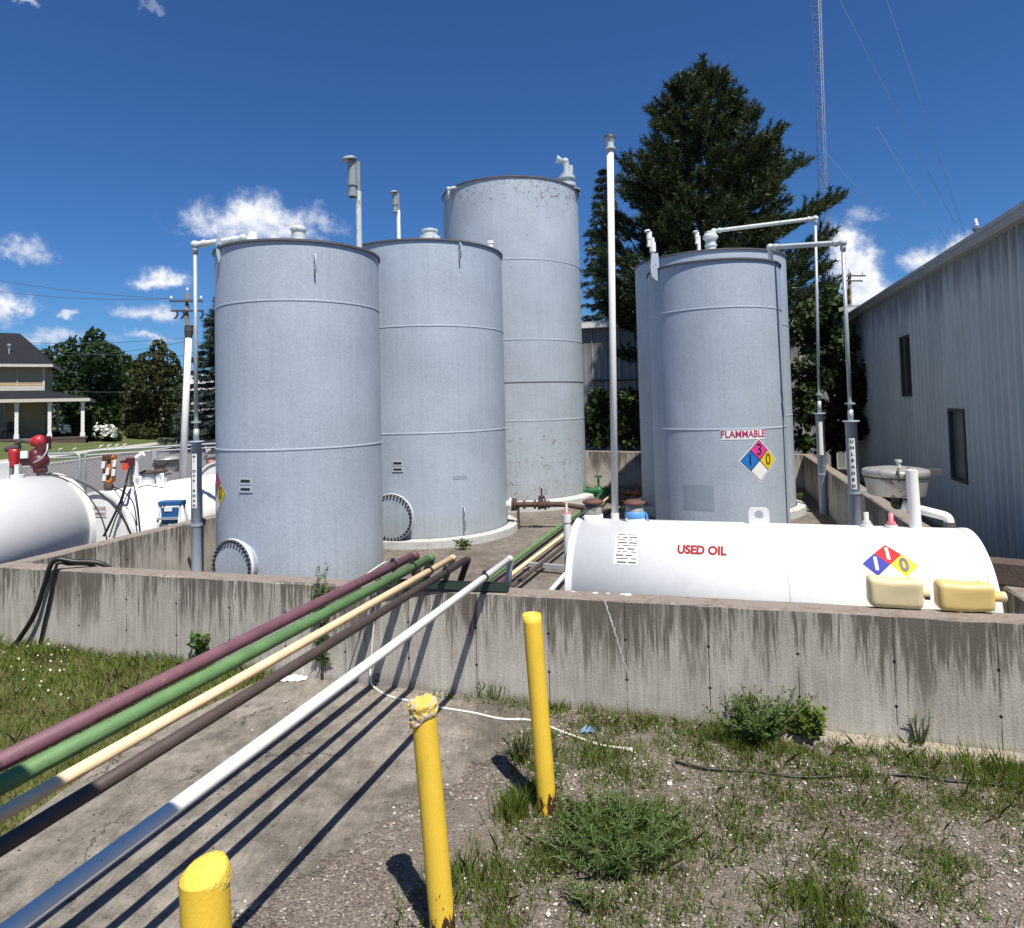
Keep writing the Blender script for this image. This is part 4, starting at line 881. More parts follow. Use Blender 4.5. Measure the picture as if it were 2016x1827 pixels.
# gauges
for (px, mt) in ((1714, M['clear']), (1763, M['pinkclear'])):
    ax = uhit(px, 1048)[0]; q = W(tU0+ax, sU); b = Vector((q.x, q.y, zt_-.005)); mb = MB(); mb.cyl(b, b+Vector((0, 0, .028)), .045, n=20); o = part(ut, 'level_gauge', mb, M['white'])
    mb = MB(); mb.lathe([(.034, .028), (.034, .05), (.019, .062), (.019, .125), (0, .127)], b, n=16); part(o, 'sight_tube', mb, mt)
q = W(tU0-.07, sU-.05); q = at(1117, 1060, q.y); p0 = Vector((q.x, q.y, .35)); ztp = zat(1117, 1028, q.y)
mb = MB(); mb.cyl(p0, Vector((q.x, q.y, ztp)), .034); mb.cyl(Vector((q.x, q.y, ztp)), Vector((q.x, q.y, ztp+.075)), .040); mb.cyl(p0, p0+dW*.12, .03); o = part(ut, 'side_standpipe', mb, M['white'])
mb = MB(); mb.lathe([(.03, .075), (.03, .095), (.014, .10), (.014, .18), (0, .185)], (q.x, q.y, ztp), n=14); part(o, 'sight_tube', mb, M['pinkclear'])
# lug, facing the camera
ax = uhit(1497, 1042)[0]; b = W(tU0+ax, sU, zt_-.01); mb = MB(); m = 24; hc = (0, .09); pts = []
outl = [(-.085, 0), (.085, 0), (.085, .10)]+[(.05+.035*math.cos(k*PI/12), .115+.035*math.sin(k*PI/12)) for k in range(0, 7)]+[(-.05+.035*math.cos(k*PI/12), .115+.035*math.sin(k*PI/12)) for k in range(6, 13)]+[(-.085, .10)]
outl = [(a, b_) for a, b_ in outl]
def rayout(t):
    dx, dz = math.cos(t), math.sin(t); best = 9
    for a, e in zip(outl, outl[1:]+outl[:1]):
        den = dx*(e[1]-a[1])-dz*(e[0]-a[0])
        if abs(den) < 1e-9: continue
        k = ((a[0]-hc[0])*(e[1]-a[1])-(a[1]-hc[1])*(e[0]-a[0]))/den; l = ((a[0]-hc[0])*dz-(a[1]-hc[1])*dx)/den
        if k > 0 and -1e-6 <= l <= 1.000001: best = min(best, k)
    return (hc[0]+dx*best, hc[1]+dz*best)
m = 40; hh = [(hc[0]+.038*math.cos(2*PI*i/m), hc[1]+.038*math.sin(2*PI*i/m)) for i in range(m)]; oo = [rayout(2*PI*i/m) for i in range(m)]
vs = [b+dW*u+Vector((0, 0, v))+nW*e for e in (-.012, .012) for ring in (hh, oo) for u, v in ring]; fs = []
for i in range(m):
    k = (i+1) % m; fs += [(i, m+i, m+k, k), (2*m+i, 2*m+k, 3*m+k, 3*m+i), (i, k, 2*m+k, 2*m+i), (m+i, 3*m+i, 3*m+k, m+k)]
mb.add(vs, fs); part(ut, 'lifting_lug', mb, M['white'])
# fill funnel on its post with drain pipe
ax = uhit(1815, 1052)[0]; q = W(tU0+ax, sU+.02); pb = Vector((q.x, q.y, zt_-.02)); zt2 = zat(1810, 925, q.y)
mb = MB(); mb.cyl(pb, Vector((q.x-.01, q.y, zt2)), .044); mb.cyl(pb, pb+Vector((0, 0, .035)), .046); o = part(ut, 'funnel_post', mb, M['whitepipe'])
fc_ = at(1763, 935, q.y+.33); fr = .25; zl = zat(1763, 928, fc_.y)
mb = MB(); mb.lathe([(fr*.86, -.20), (fr*.90, -.19), (fr, -.02), (fr, 0), (fr*.96, 0), (fr*.85, -.17), (0, -.185)], (fc_.x, fc_.y, zl), n=48); mb.lathe([(fr*.86, -.20), (0, -.205)], (fc_.x, fc_.y, zl), n=48); fu = part(ut, 'funnel_bowl', mb, M['steel'])
mb = MB(); mb.lathe([(fr*1.02, -.045), (fr*1.04, -.04), (fr*1.04, .0), (fr*.99, .01), (fr*.5, .028), (0, .034)], (fc_.x, fc_.y, zl+.012), n=48); part(fu, 'lid', mb, M['steel'])
mb = MB(); mb.lathe([(fr*1.015, -.062), (fr*1.03, -.058), (fr*1.03, -.046)], (fc_.x, fc_.y, zl+.012), n=48); mb.box((fc_.x+fr*1.0, fc_.y-.10, zl), (.15, .08, .05), rz=WANG); part(fu, 'gasket_hinge', mb, M['darksteel'])
mb = MB(); mb.cyl((fc_.x+.03, fc_.y, zl+.04), (fc_.x+.03, fc_.y, zl+.085), .018); mb.cyl((fc_.x+.03, fc_.y, zl+.08), (fc_.x+.03, fc_.y, zl+.10), .028); part(fu, 'lid_knob', mb, M['palepipe'])
mb = MB(); fd = Vector((fc_.x, fc_.y, 0)); fd = (Vector((0, 0, 0))-fd).normalized(); sdv = Vector((-fd.y, fd.x, 0))
for k in (-.02, .055):
    b = Vector((fc_.x, fc_.y, zl))+fd*fr*1.0+sdv*(k*.9+.04); mb.tube([b+Vector((0, 0, .045))-fd*.03, b+fd*.035+Vector((0, 0, .03)), b+fd*.03-Vector((0, 0, .045)), b-Vector((0, 0, .06))], .009, 8)
part(fu, 'latch', mb, M['darksteel'])
p1 = Vector((fc_.x, fc_.y, zl-.19)); p2 = Vector((fc_.x, fc_.y, zat(1757, 992, fc_.y))); p3 = at(1868, 1018, q.y+.05); p4 = Vector((p3.x, p3.y, zt_-.02))
mb = MB(); mb.cyl(p1, p2, .042); mb.ball(p2, .05); part(fu, 'drain_neck', mb, M['rubber'])
mb = MB(); dd = (p3-p2).normalized(); mb.tube(bend([p2+dd*.05, p3, p4], .09, 8), .038, 16); mb.cyl(p2+dd*.05, p2+dd*.09, .047); o = part(ut, 'drain_pipe', mb, M['whitepipe'])
mb = MB(); mb.cyl(p4, p4+Vector((0, 0, .05)), .046); part(o, 'drain_coupling', mb, M['darksteel'])
# steel channel on the floor and the short white pipe under the tank end
mb = MB(); a = gp(1033, 1110, .10); b = gp(1120, 1118, .10); mb.box((a+b)/2, ((b-a).length, .05, .06), rz=math.atan2((b-a).y, (b-a).x)); solo('floor_channel', mb, M['galv'], 'galvanised steel channel under the floor pipes by the white tank end', 'channel', (a+b)/2)

# jugs on the wall top ------------------------------------------------
def jug(px, py, L, Hh, D, mt, label, cap, rz=0., tilt=0.):
    d = ray(px, py); k = (W(0, .20)-CAM).dot(nW)/d.dot(nW); c = CAM+d*k; t_ = (c-W(0, 0)).dot(dW); zt = ztop(t_)+.003
    o = thing('plastic_jug', label, 'jug', (c.x, c.y, zt), 'yellowed jugs lying on the wall'); import bmesh
    bm = bmesh.new(); bmesh.ops.create_cube(bm, size=1)
    for v in bm.verts: v.co = Vector((v.co.x*L, v.co.y*D, v.co.z*Hh))
    bmesh.ops.bevel(bm, geom=bm.edges[:], offset=.045, segments=6, profile=.55, affect='EDGES')
    bmesh.ops.subdivide_edges(bm, edges=[e for e in bm.edges if e.calc_length() > .08], cuts=4, use_grid_fill=True)
    R = Matrix.Rotation(WANG+rz, 3, 'Z') @ Matrix.Rotation(tilt, 3, 'Y')
    for v in bm.verts:
        x, y, z = v.co; k = 1-.10*max(0, x/L)**2*2; z *= k
        sag = -.012*math.exp(-((x/.1)**2))*(1 if z > 0 else .3); z += sag+mnoise.noise(v.co*8+Vector((px, 0, 0)))*.006; y += mnoise.noise(v.co*7)*.008
        v.co = R @ Vector((x, y, z+Hh/2))+Vector((c.x, c.y, zt))
    bm.verts.index_update(); mb = MB(); mb.add([tuple(v.co) for v in bm.verts], [tuple(v.index for v in f.verts) for f in bm.faces], True); bm.free(); part(o, 'body', mb, mt)
    P = lambda x, y, z: R @ Vector((x, y, z))+Vector((c.x, c.y, zt)); nz = Hh*.52
    mb = MB(); ax = R @ Vector((1, 0, 0)); mb.lathe([(.036, -.03), (.034, .045), (.026, .05)], P(L/2-.006, -.01, nz), ax, 20); part(o, 'neck', mb, mt)
    if cap: mb = MB(); mb.lathe([(.033, .04), (.035, .043), (.035, .075), (.030, .08), (0, .08)], P(L/2-.006, -.01, nz), ax, 20, smooth=False); part(o, 'cap', mb, M['jugpale'])
    else:
        mb = MB(); mb.lathe([(.020, .02), (.027, .022), (.027, .05), (.012, .052)], P(L/2-.006, -.01, nz-.02), ax, 16); part(o, 'cap', mb, M['timber'])
    mb = MB(); mb.tube(spline([P(L*.28, -.02, Hh*1.0-.02), P(L*.30, -.0, Hh*.96), P(L*.46, .0, Hh*.80), P(L*.49, 0, Hh*.66)], 5), .014, 10); part(o, 'handle', mb, mt)
    return o
jug(1760, 1157, .345, .21, .15, M['jugpale'], 'chalky dirty yellowed plastic jug on the wall covering the hazard diamond', 0, -.02, .0)
jug(1897, 1163, .345, .20, .15, M['jug'], 'cleaner yellow plastic jug with pale cap on the wall near the tank end', 1, .02, .0)

# ================================================================== PIPELINES
def nearest(p, a, b):
    d = (b-a); d.normalize(); return a+d*((p-a).dot(d))
PIPES = [('purple', 'dull purple pipe, outermost of the five pipes crossing the wall', .038, (818, 1092), (0, 1500), None, (753, 1113)),
         ('green', 'green pipe crossing the wall between the purple and cream pipes', .037, (850, 1097), (0, 1546), [(987, 1122), (1138, 1010), (1168, 990)], (806, 1117)),
         ('cream', 'cream yellow pipe crossing the wall in the middle of the five pipes', .0265, (893, 1097), (0, 1605), [(994, 1141), (1111, 1052), (1206, 972)], (842, 1124)),
         ('brown', 'dark brown pipe crossing the wall between the cream and white pipes', .0285, (922, 1099), (0, 1668), [(1027, 1140), (1110, 1075), (1230, 985)], (881, 1127)),
         ('whitepipe', 'white pipe, nearest of the five pipes crossing the wall', .0275, (1005, 1099), (320, 1607), [(1087, 1160), (1112, 1131), (1180, 1085)], (952, 1137))]
for (mt, label, r, e, n, floor, cl) in PIPES:
    E = gp(*e, 1.0); N = gp(*n, 1.0); d = (E-N).normalized(); S0 = N-d*(1.6 if mt == 'whitepipe' else 1.0)
    o = thing('fuel_pipeline', label, 'pipeline', (E.x, E.y, 0), 'coloured fuel pipelines crossing the wall')
    if floor:
        fz = .13; f0 = gp(*floor[0], fz); f1 = gp(*floor[1], fz); f2 = gp(*floor[2], fz); fd = (f1-f0).normalized(); foot = nearest(E, f0, f1)+fd*.18; foot.z = fz
        tail = [foot, f1, f2] if mt != 'whitepipe' else [foot, f1, f2]
    else:
        foot = E+d*.12; foot.z = .13; tail = [foot, foot+d*2.4-Vector((0, 0, 0))]
    mb = MB(); mb.tube([S0, S0.lerp(E, .5), E-d*r*2], r, 20); part(o, 'pipe_run', mb, M[mt])
    mb = MB(); ln = (foot-E); mb.tube(bend([E-d*r*2.2, E, foot-(ln.normalized()*r*2)], r*2.0, 6), r*1.03, 20); part(o, 'drop_leg', mb, M[mt])
    mb = MB(); mb.tube(bend([foot-(ln.normalized()*r*2.2)]+tail, r*2.4, 5), r, 18); part(o, 'floor_run', mb, M[mt])
    cpt = nearest(gp(*cl, 1.0), N, E); cb = MB(); cb.lathe([(r+.001, -.012), (r+.008, -.012), (r+.008, .012), (r+.001, .012)], cpt, d, 24, smooth=False)
    sd = d.cross(Vector((0, 0, 1))).normalized(); cb.box(cpt+Vector((0, 0, r+.014)), (.012, .03, .028), rz=math.atan2(d.y, d.x)); cb.cyl(cpt+Vector((0, 0, r+.018))-d*.035, cpt+Vector((0, 0, r+.018))+d*.035, .006, n=8); cb.cyl(cpt-Vector((0, 0, r)), Vector((cpt.x, cpt.y, .93)), .007, n=8)
    part(o, 'clamp', cb, M['bolt'])
    if mt == 'purple':
        mb = MB(); a = cpt+sd*(-r)+Vector((0, 0, .02)); a = cpt-Vector((d.y, -d.x, 0))*(r+.012)*-1; q = cpt-d*.9; off = Vector((-d.y, d.x, 0))*(r+.02)
        mb.tube(spline([cpt+off+Vector((0, 0, .03)), cpt-d*.1+off+Vector((0, 0, .035)), cpt-d*.5+off*1.6-Vector((0, 0, .03)), cpt-d*.95+off*2.6-Vector((0, 0, .10))], 6), .006, 8); part(o, 'tied_cord', mb, M['cable'])
    if mt == 'cream':
        q = tail[-1]; x = Vector((.95, -.1, 0)); mb = MB(); mb.tube([q, q+x*.35], r, 14)
        for k in range(4): mb.cyl(q+x*(.1+.26*k), q+x*(.17+.26*k), .075, n=14)
        mb.tube([q+x*.3, q+x*1.2], .045, 12); mb.ball(q+x*.62, .08); mb.cyl(q+x*.62, q+x*.62+Vector((0, 0, .24)), .02); part(o, 'valve_set', mb, M['orange'])
    if mt == 'green':
        q = tail[-1]; x = Vector((-.93, .2, 0)); q2 = q+Vector((.35, 1.0, .12)); mb = MB(); mb.tube([q, q2], r, 14); mb.tube([q2+x*-.4, q2+x*.85], .07, 14)
        for k in (-.35, -.1, .15, .4, .65): mb.cyl(q2+x*k, q2+x*(k+.05), .12, n=16)
        mb.ball(q2+x*.1, .12); mb.cyl(q2+x*.1, q2+x*.1+Vector((0, 0, .34)), .025); mb.lathe([(.07, .32), (.09, .33), (.09, .35), (.07, .36)], q2+x*.1, n=18); part(o, 'valve_set', mb, pbr('green_valve_paint', (.014, .10, .03), .5, .2))
mb = MB(); a, b = gp(742, 1140, .915), gp(1001, 1149, .915); L = (b-a).length; rz = math.atan2((b-a).y, (b-a).x); c = (a+b)/2; cz = ztop(-.7)+.008
mb.box((c.x, c.y, cz+.006), (L, .06, .006), rz=rz); Rz = Matrix.Rotation(rz, 3, 'Z')
for sgn in (-1, 1): mb.box(Vector((c.x, c.y, cz+.032))+Rz @ Vector((0, .03*sgn, 0)), (L, .006, .058), rz=rz)
solo('pipe_support', mb, M['dkgreen'], 'dark green steel channel on the wall top carrying the five pipes', 'support', (c.x, c.y, cz), None)

# ================================================================== BOLLARDS
def bollard(label, base, top, r, style):
    o = thing('bollard', label, 'bollard', base, 'yellow steel bollards'); b = Vector(base); ax = Vector(top)-b; L = ax.length
    n = 40; z = ax.normalized(); mb = MB()
    mb.lathe([(r, -.15)]+[(r, L*i/24) for i in range(25)]+([(r*.86, L), (r*.86, L-.22), (0, L-.23)] if style == 'open' else []), b, ax, n)
    part(o, 'post', mb, M['bollard'])
    if style == 'crumb':
        vs = []; fs = []; m = 44; rows = 18; x = z.orthogonal().normalized(); y = z.cross(x)
        for i in range(rows+1):
            for j in range(m):
                t = 2*PI*j/m; f = i/rows; side = mnoise.noise(Vector((math.cos(t)*1.3, math.sin(t)*1.3, 2)))
                low = -.055-.05*max(0, math.cos(t-2.6))
                if f < .5: rr = r*1.03+.006; hz = low*(1-f*2)
                else: rr = r*1.03*(1-(f-.5)*2)**.8; hz = .012*math.sin((f-.5)*PI)
                p = b+z*(L+hz)+(x*math.cos(t)+y*math.sin(t))*rr; w_ = p*42
                k = mnoise.noise(w_)*.010+mnoise.noise(w_*2.3)*.006
                vs.append(p+(x*math.cos(t)+y*math.sin(t))*k*(1 if f < .7 else .2)+z*(k*1.0+(side*.012 if f > .4 else 0)))
        for i in range(rows):
            for j in range(m): k = (j+1) % m; fs.append((i*m+j, i*m+k, (i+1)*m+k, (i+1)*m+j))
        mb = MB(); mb.add(vs, fs, False); part(o, 'crumbled_cap', mb, M['crumb'])
    if style == 'dome':
        mb = MB(); mb.lathe([(r*1.0, -.03), (r*1.02, .0), (r*.985, .008), (r*.75, .014), (r*.35, .018), (0, .019)], b+z*L, (z+Vector((-.16, -.30, 0))).normalized(), n); part(o, 'cement_cap', mb, M['cementyellow'])
    return o
bb = gp(1078, 1598); tt = at(1047, 1209, bb.y+.03); bollard('hollow yellow bollard in the grass nearest the concrete wall', bb, tt, .056, 'open')
bb = gp(874, 1846); tt = at(832, 1380, bb.y); bollard('yellow bollard with a crumbling concrete top', bb, tt, .057, 'crumb')
Y3 = 1.72; tt = at(402, 1722, Y3); bb = Vector((tt.x+.05, Y3, 0)); bollard('yellow bollard with a smooth domed cap nearest the camera', bb, tt, .0585, 'dome')

# ================================================================== CORDS, HOSES AND LITTER
def nearwall(x, y, off=-.02):
    d = ray(x, y); k = (W(0, off)-CAM).dot(nW)/d.dot(nW); return CAM+d*k
pts = [nearwall(*p) for p in ((742, 1165), (735, 1240), (731, 1290), (729, 1320))]+[gp(731, 1345, .05), gp(742, 1357, .008)]+[gp(*p, .012) for p in ((765, 1370), (800, 1379), (850, 1390), (930, 1403), (985, 1415), (1045, 1418), (1090, 1434), (1130, 1449), (1180, 1466), (1225, 1473))]
mb = MB(); mb.tube(spline(pts, 6), .008, 8); e = gp(1238, 1475, .015); o = solo('extension_cord', mb, M['cable'], 'white cord hanging down the wall and lying across the slab into the grass', 'cord', gp(930, 1403))
mb = MB(); mb.cyl(gp(1228, 1473, .013), gp(1245, 1477, .015), .013, .015, n=10); part(o, 'plug', mb, M['cable'])
mb = MB(); mb.tube(spline([gp(x, y, .012+.006*math.sin(i*2)) for i, (x, y) in enumerate(((1330, 1500), (1392, 1513), (1483, 1519), (1560, 1529), (1620, 1529), (1680, 1527), (1745, 1525), (1800, 1527), (1870, 1537), (1920, 1541), (2016, 1549), (2120, 1556)))], 6), .008, 8)
solo('black_cable', mb, M['rubber'], 'thin black cable lying across the gravel parallel to the wall', 'cable', gp(1680, 1527))
mb = MB(); mb.tube(spline([gp(x, y, .012) for x, y in ((1680, 1790), (1712, 1800), (1745, 1815), (1775, 1835), (1790, 1870))], 6), .008, 8); solo('black_cable', mb, M['rubber'], 'short black cable end in the grass at the bottom right edge', 'cable', gp(1745, 1815))
h1_ = [W(-4.9, .32, .62), W(-5.02, .22, .83), W(-5.12, .08, .865), nearwall(108, 1100, -.03), nearwall(88, 1145, -.05), nearwall(70, 1200, -.06), nearwall(45, 1245, -.07), nearwall(10, 1283, -.10), nearwall(-60, 1315, -.16)]
mb = MB(); mb.tube(spline([W(-4.72, .30, .70), W(-4.86, .20, .835), W(-5.05, .07, .875), nearwall(106, 1104, -.035), nearwall(88, 1150, -.05), nearwall(72, 1200, -.06), nearwall(48, 1243, -.07), nearwall(15, 1280, -.10), nearwall(-70, 1318, -.2)], 8), .024, 14); solo('black_hose', mb, M['rubber'], 'thicker black hose draped over the wall at the far left, curving to the left edge', 'hose', W(-5.2, 0), 'black hoses over the wall')
mb = MB(); mb.tube(spline([W(-4.85, .30, .66), W(-4.95, .17, .82), W(-5.1, .05, .85), nearwall(112, 1112, -.03), nearwall(100, 1170, -.035), nearwall(90, 1215, -.03), nearwall(80, 1260, -.035), nearwall(73, 1292, -.05)], 8), .015, 12); solo('black_hose', mb, M['rubber'], 'thinner black hose hanging straight down the wall beside the thicker one', 'hose', W(-5.1, 0), 'black hoses over the wall')
def scrap(name, c, a, b, mt, label, cat, seed):
    mb = MB(); n = 10; vs = []
    for i in range(n+1):
        for j in range(n+1):
            x, y = (i/n-.5)*a, (j/n-.5)*b; k = 1+.35*mnoise.noise(Vector((i*.5, j*.5, seed))); vs.append((c.x+x*k+.3*y, c.y+y*k, c.z+.01+.03*abs(mnoise.noise(Vector((x*22, y*22, seed))))))
    mb.add(vs, [(i*(n+1)+j, (i+1)*(n+1)+j, (i+1)*(n+1)+j+1, i*(n+1)+j+1) for i in range(n) for j in range(n)]); solo(name, mb, mt, label, cat, c)
scrap('rubber_glove', gp(1158, 1440), .10, .09, M['glove'], 'crumpled blue rubber glove lying in the grass by the wall', 'glove', 3)
scrap('paper_scrap', gp(580, 1338), .22, .13, M['litter'], 'white paper scrap on the slab below the wall', 'litter', 8)

# ================================================================== WHITE TANKS OUTSIDE THE LEFT WALL
def htank(label, t, s0, s1, R, zc):
    o = thing('horizontal_tank', label, 'fuel tank', W(t, (s0+s1)/2, 0), 'white horizontal tanks beside the left wall'); L = s1-s0
    mb = MB(); mb.lathe([(R-.004, 0), (R, .0), (R, L), (R-.004, L)], W(t, s0, zc), nW, 96); part(o, 'shell', mb, M['whiteleft'])
    for x, sg in ((0, 1), (L, -1)):
        mb = MB(); mb.lathe([(R-.03, x+sg*.02), (R*.6, x+sg*.005), (0, x)], W(t, s0, zc), nW, 96); part(o, 'end_cap', mb, M['whiteleft'])
        mb = MB(); mb.lathe([(R-.035, x+sg*.02), (R-.03, x-sg*.012), (R+.012, x-sg*.012), (R+.012, x+sg*.07), (R, x+sg*.07)], W(t, s0, zc), nW, 96, smooth=False); part(o, 'end_rim', mb, M['whiteleft'])
    for k in (.8, L-.8):
        mb = MB(); mb.box(W(t, s0+k, (zc-R*.6)/2), (R*1.5, .14, zc-R*.6), rz=WANG); part(o, 'saddle', mb, M['galv'])
    return o
def inv(p): q = p-BW; return q.dot(dW), q.dot(nW)
tA, sA1 = inv(Vector((-6.23, 8.95, 0))); RA, zA = .75, .84
hA = htank('big white horizontal tank at the left edge carrying a red pump', tA, sA1-4.2, sA1, RA, zA)
cB = at(192, 1040, 9.6); tB_, sB0 = inv(Vector((cB.x, cB.y, 0))); RB, zB = .60, .65
hB = htank('white gasoline tank with lettering on its grey end behind the left wall', tB_, sB0, sB0+3.7, RB, zB)
cC = at(432, 985, 13.8); tC, sC0 = inv(Vector((cC.x, cC.y, 0))); hC = htank('white tank mostly hidden behind the front left upright tank', tC, sC0, sC0+3, .62, .70)
S = Pla(W(tB_+.03, sB0-.003, zB+.33), dW, (0, 0, 1)); mb = MB(); lettering(mb, S, 'GASOLINE', .062, .012, .85, (0, .036), .004); lettering(mb, S, 'FLAMMABLE', .058, .012, .82, (0, -.038), .004)
q = part(hB, 'lettering_backing', rect(MB(), S, -.14, .14, -.08, .08, .002), M['signwhite']); part(q, 'lettering', mb, M['redlet'])
# things on tank A: red pump set
zA_t = zA+RA
def onA(x, y):                                       # point above the tank's crown line seen at this pixel column
    d = ray(x, y); k = (W(tA, 0)-CAM).dot(dW)/d.dot(dW); return CAM+d*k
q = onA(80, 905); s_ = inv(q)[1]; b = W(tA, s_, zA_t)
pm = part(hA, 'pump', MB().cyl(b+dW*.02-Vector((0, 0, .02)), b+dW*.02+Vector((0, 0, .10)), .06), M['darksteel'])
px = at(60, 905, b.y); u = Vector((1, -.15, 0)).normalized(); k_ = b.y/1300
def pp(x, y, dy=0): return at(x, y, b.y+dy)
mb = MB(); mb.cyl(pp(48, 903), pp(76, 902), 14*k_, n=20); mb.ball(pp(78, 908), 17*k_, 16); mb.ball(pp(72, 896), 14*k_, 14); mb.cyl(pp(78, 908), pp(80, 930), 12*k_, n=16); part(pm, 'pump_body', mb, M['maroon'])
mb = MB(); mb.ball(pp(77, 869), 13*k_, 18); mb.cyl(pp(64, 870), pp(92, 868), 9*k_, n=16); part(pm, 'meter_head', mb, M['red'])
mb = MB(); mb.cyl(pp(83, 872), pp(82, 895), 10*k_, n=16); mb.box(pp(93, 872), (6*k_, 14*k_, 26*k_)); part(pm, 'meter_neck', mb, M['maroon'])
mb = MB(); mb.lathe([(8*k_, 0), (10*k_, 26*k_), (9.5*k_, 34*k_), (0, 34*k_)], pp(27, 918), (pp(29, 884)-pp(27, 918)), 18); part(pm, 'nozzle_boot', mb, M['red'])
mb = MB(); mb.tube(spline([pp(20, 940, -.1), pp(24, 915), pp(28, 882), pp(42, 868), pp(66, 870)], 5), 4.5*k_, 10); mb.cyl(pp(12, 884), pp(38, 880), 6*k_, n=14); part(pm, 'suction_hose', mb, M['darksteel'])
mb = MB(); mb.box(pp(48, 895, -.13), (13*k_, 4*k_, 14*k_), rz=.1); part(pm, 'notice', mb, M['signwhite'])
mb = MB(); mb.tube(spline([pp(94, 874, -.12), pp(92, 888, -.16), pp(82, 902, -.2), pp(66, 911, -.17)], 5), 1.6*k_, 8); part(pm, 'bonding_wire', mb, M['galv'])
mb = MB(); bb = onA(33, 930); bb = W(tA, inv(bb)[1], zA_t-.01); mb.cyl(bb, bb+Vector((0, 0, .05)), .085); mb.cyl(bb+Vector((0, 0, .05)), bb+Vector((0, 0, .18)), .028); part(hA, 'fill_cap', mb, M['white'])
bb = W(tA, inv(onA(2, 945))[1], zA_t-.02); mb = MB(); mb.box(bb+Vector((0, 0, .11)), (.03, .20, .26), rz=WANG, bev=.012); part(hA, 'lifting_lug', mb, M['white'])
def on_hc(t, zc, R, s, ang, e=.012): return W(t, s, zc)+(dW*math.cos(ang)+Vector((0, 0, 1))*math.sin(ang))*(R+e)
sp = inv(b)[1]
for (r, tgt, lab) in ((.014, .95, 'thicker grey hose looping down over the big white tank'), (.009, .45, 'thin grey wire running down over the big white tank')):
    pts = [W(tA+.03, sp-.02, zA_t+.05)]+[on_hc(tA, zA, RA, sp+tgt*.75*f, math.radians(90-100*f), .012) for f in (.12, .25, .4, .55, .7, .85, 1.)]
    mb = MB(); mb.tube(spline(pts, 5), r, 8); part(hA, 'hose', mb, M['darksteel'], lab)
# things on tank B
def onB(x, y, t=None):
    d = ray(x, y); k = (W(tB_ if t is None else t, 0)-CAM).dot(dW)/d.dot(dW); return CAM+d*k
zBt = zB+RB
b = W(tB_, inv(onB(214, 962))[1], zBt); k_ = b.y/1300
pm = part(hB, 'meter', MB().cyl(b-Vector((0, 0, .02)), b+Vector((0, 0, .16)), .05), M['darksteel'])
def pq(x, y, dy=0): return at(x, y, b.y+dy)
mb = MB()
for (x, z0, z1) in ((205, 903, 950), (214, 900, 958), (224, 905, 948)): mb.tube([pq(x, z1), pq(x+1, (z0+z1)/2), pq(x, z0)], 3.4*k_, 10)
mb.ball(pq(214, 948), 8*k_, 14); mb.cyl(pq(203, 902), pq(228, 900), 5*k_, n=14); part(pm, 'manifold', mb, M['orange'])
mb = MB()
for (x, y) in ((204, 915), (212, 928), (224, 930), (206, 940), (226, 912)): mb.box(pq(x, y, -.07), (6*k_, 5*k_, 13*k_), rz=.2, ry=.12)
part(pm, 'paper_tag', mb, M['signwhite'])
mb = MB(); mb.cyl(pq(213, 896), pq(213, 902), 10*k_, n=16); mb.ball(pq(214, 958), 9*k_, 12); part(pm, 'rusty_flange', mb, M['rust'])
b2 = W(tB_, inv(onB(258, 945))[1], zBt); k_ = b2.y/1300
def pr_(x, y, dy=0): return at(x, y, b2.y+dy)
mb = MB(); mb.cyl(Vector((b2.x, b2.y, zBt-.02)), pr_(258, 915), 2.6*k_, n=10); pm2 = part(hB, 'hand_pump', mb, M['darksteel'])
mb = MB(); mb.box(pr_(257, 909), (15*k_, 12*k_, 17*k_), rz=.2, bev=1.5*k_); mb.box(pr_(243, 909), (8*k_, 8*k_, 5*k_)); part(pm2, 'pump_box', mb, M['maroon'])
mb = MB(); mb.box(pr_(246, 919, -.06), (12*k_, 3*k_, 13*k_), rz=.1); part(pm2, 'red_notice', mb, pbr('red_notice', (.62, .08, .05), .5, .15, 60))
b3 = W(tB_, inv(onB(267, 958))[1], zBt); mb = MB(); mb.cyl(Vector((b3.x, b3.y, zBt-.02)), at(267, 903, b3.y), .045); mb.cyl(at(265, 906, b3.y), at(282, 893, b3.y), .045); part(hB, 'overfill_pipe', mb, M['white'])
for (x, nm) in ((265, 0), (309, 1)):
    b4 = W(tB_+.06, inv(onB(x, 965))[1], zBt-.03); mb = MB(); mb.box(b4+Vector((0, 0, .09)), (.16, .025, .20), rz=WANG, bev=.010); q = part(hB, 'lifting_lug', mb, M['white']); mb = MB(); mb.cyl(b4-nW*.0135+Vector((0, 0, .115)), b4-nW*.0128+Vector((0, 0, .115)), .042); part(q, 'eye', mb, M['ventgrey'])
for x in (290, 315):
    b4 = W(tB_, inv(onB(x, 945))[1], zBt-.02); mb = MB(); mb.cyl(b4, b4+Vector((0, 0, .10)), .105); q = part(hB, 'emergency_hatch', mb, M['white'])
    mb = MB(); mb.cyl(b4+Vector((0, 0, .10)), b4+Vector((0, 0, .19)), .09); part(q, 'neck', mb, M['ventgrey']); mb = MB(); mb.lathe([(.10, .19), (.118, .20), (.118, .215), (.05, .245), (0, .247)], b4, n=24); part(q, 'lid', mb, M['rust'])
b5 = at(331, 915, 12.6); q = W(tB_, inv(b5)[1], 0); k_ = 12.6/1300
mb = MB(); mb.lathe([(25*k_, -14*k_), (25*k_, 10*k_), (26*k_, 10*k_), (26*k_, 13*k_), (10*k_, 17*k_), (0, 17*k_)], (b5.x, b5.y, b5.z), n=40); q2 = part(hB, 'fill_funnel', mb, M['steel'])
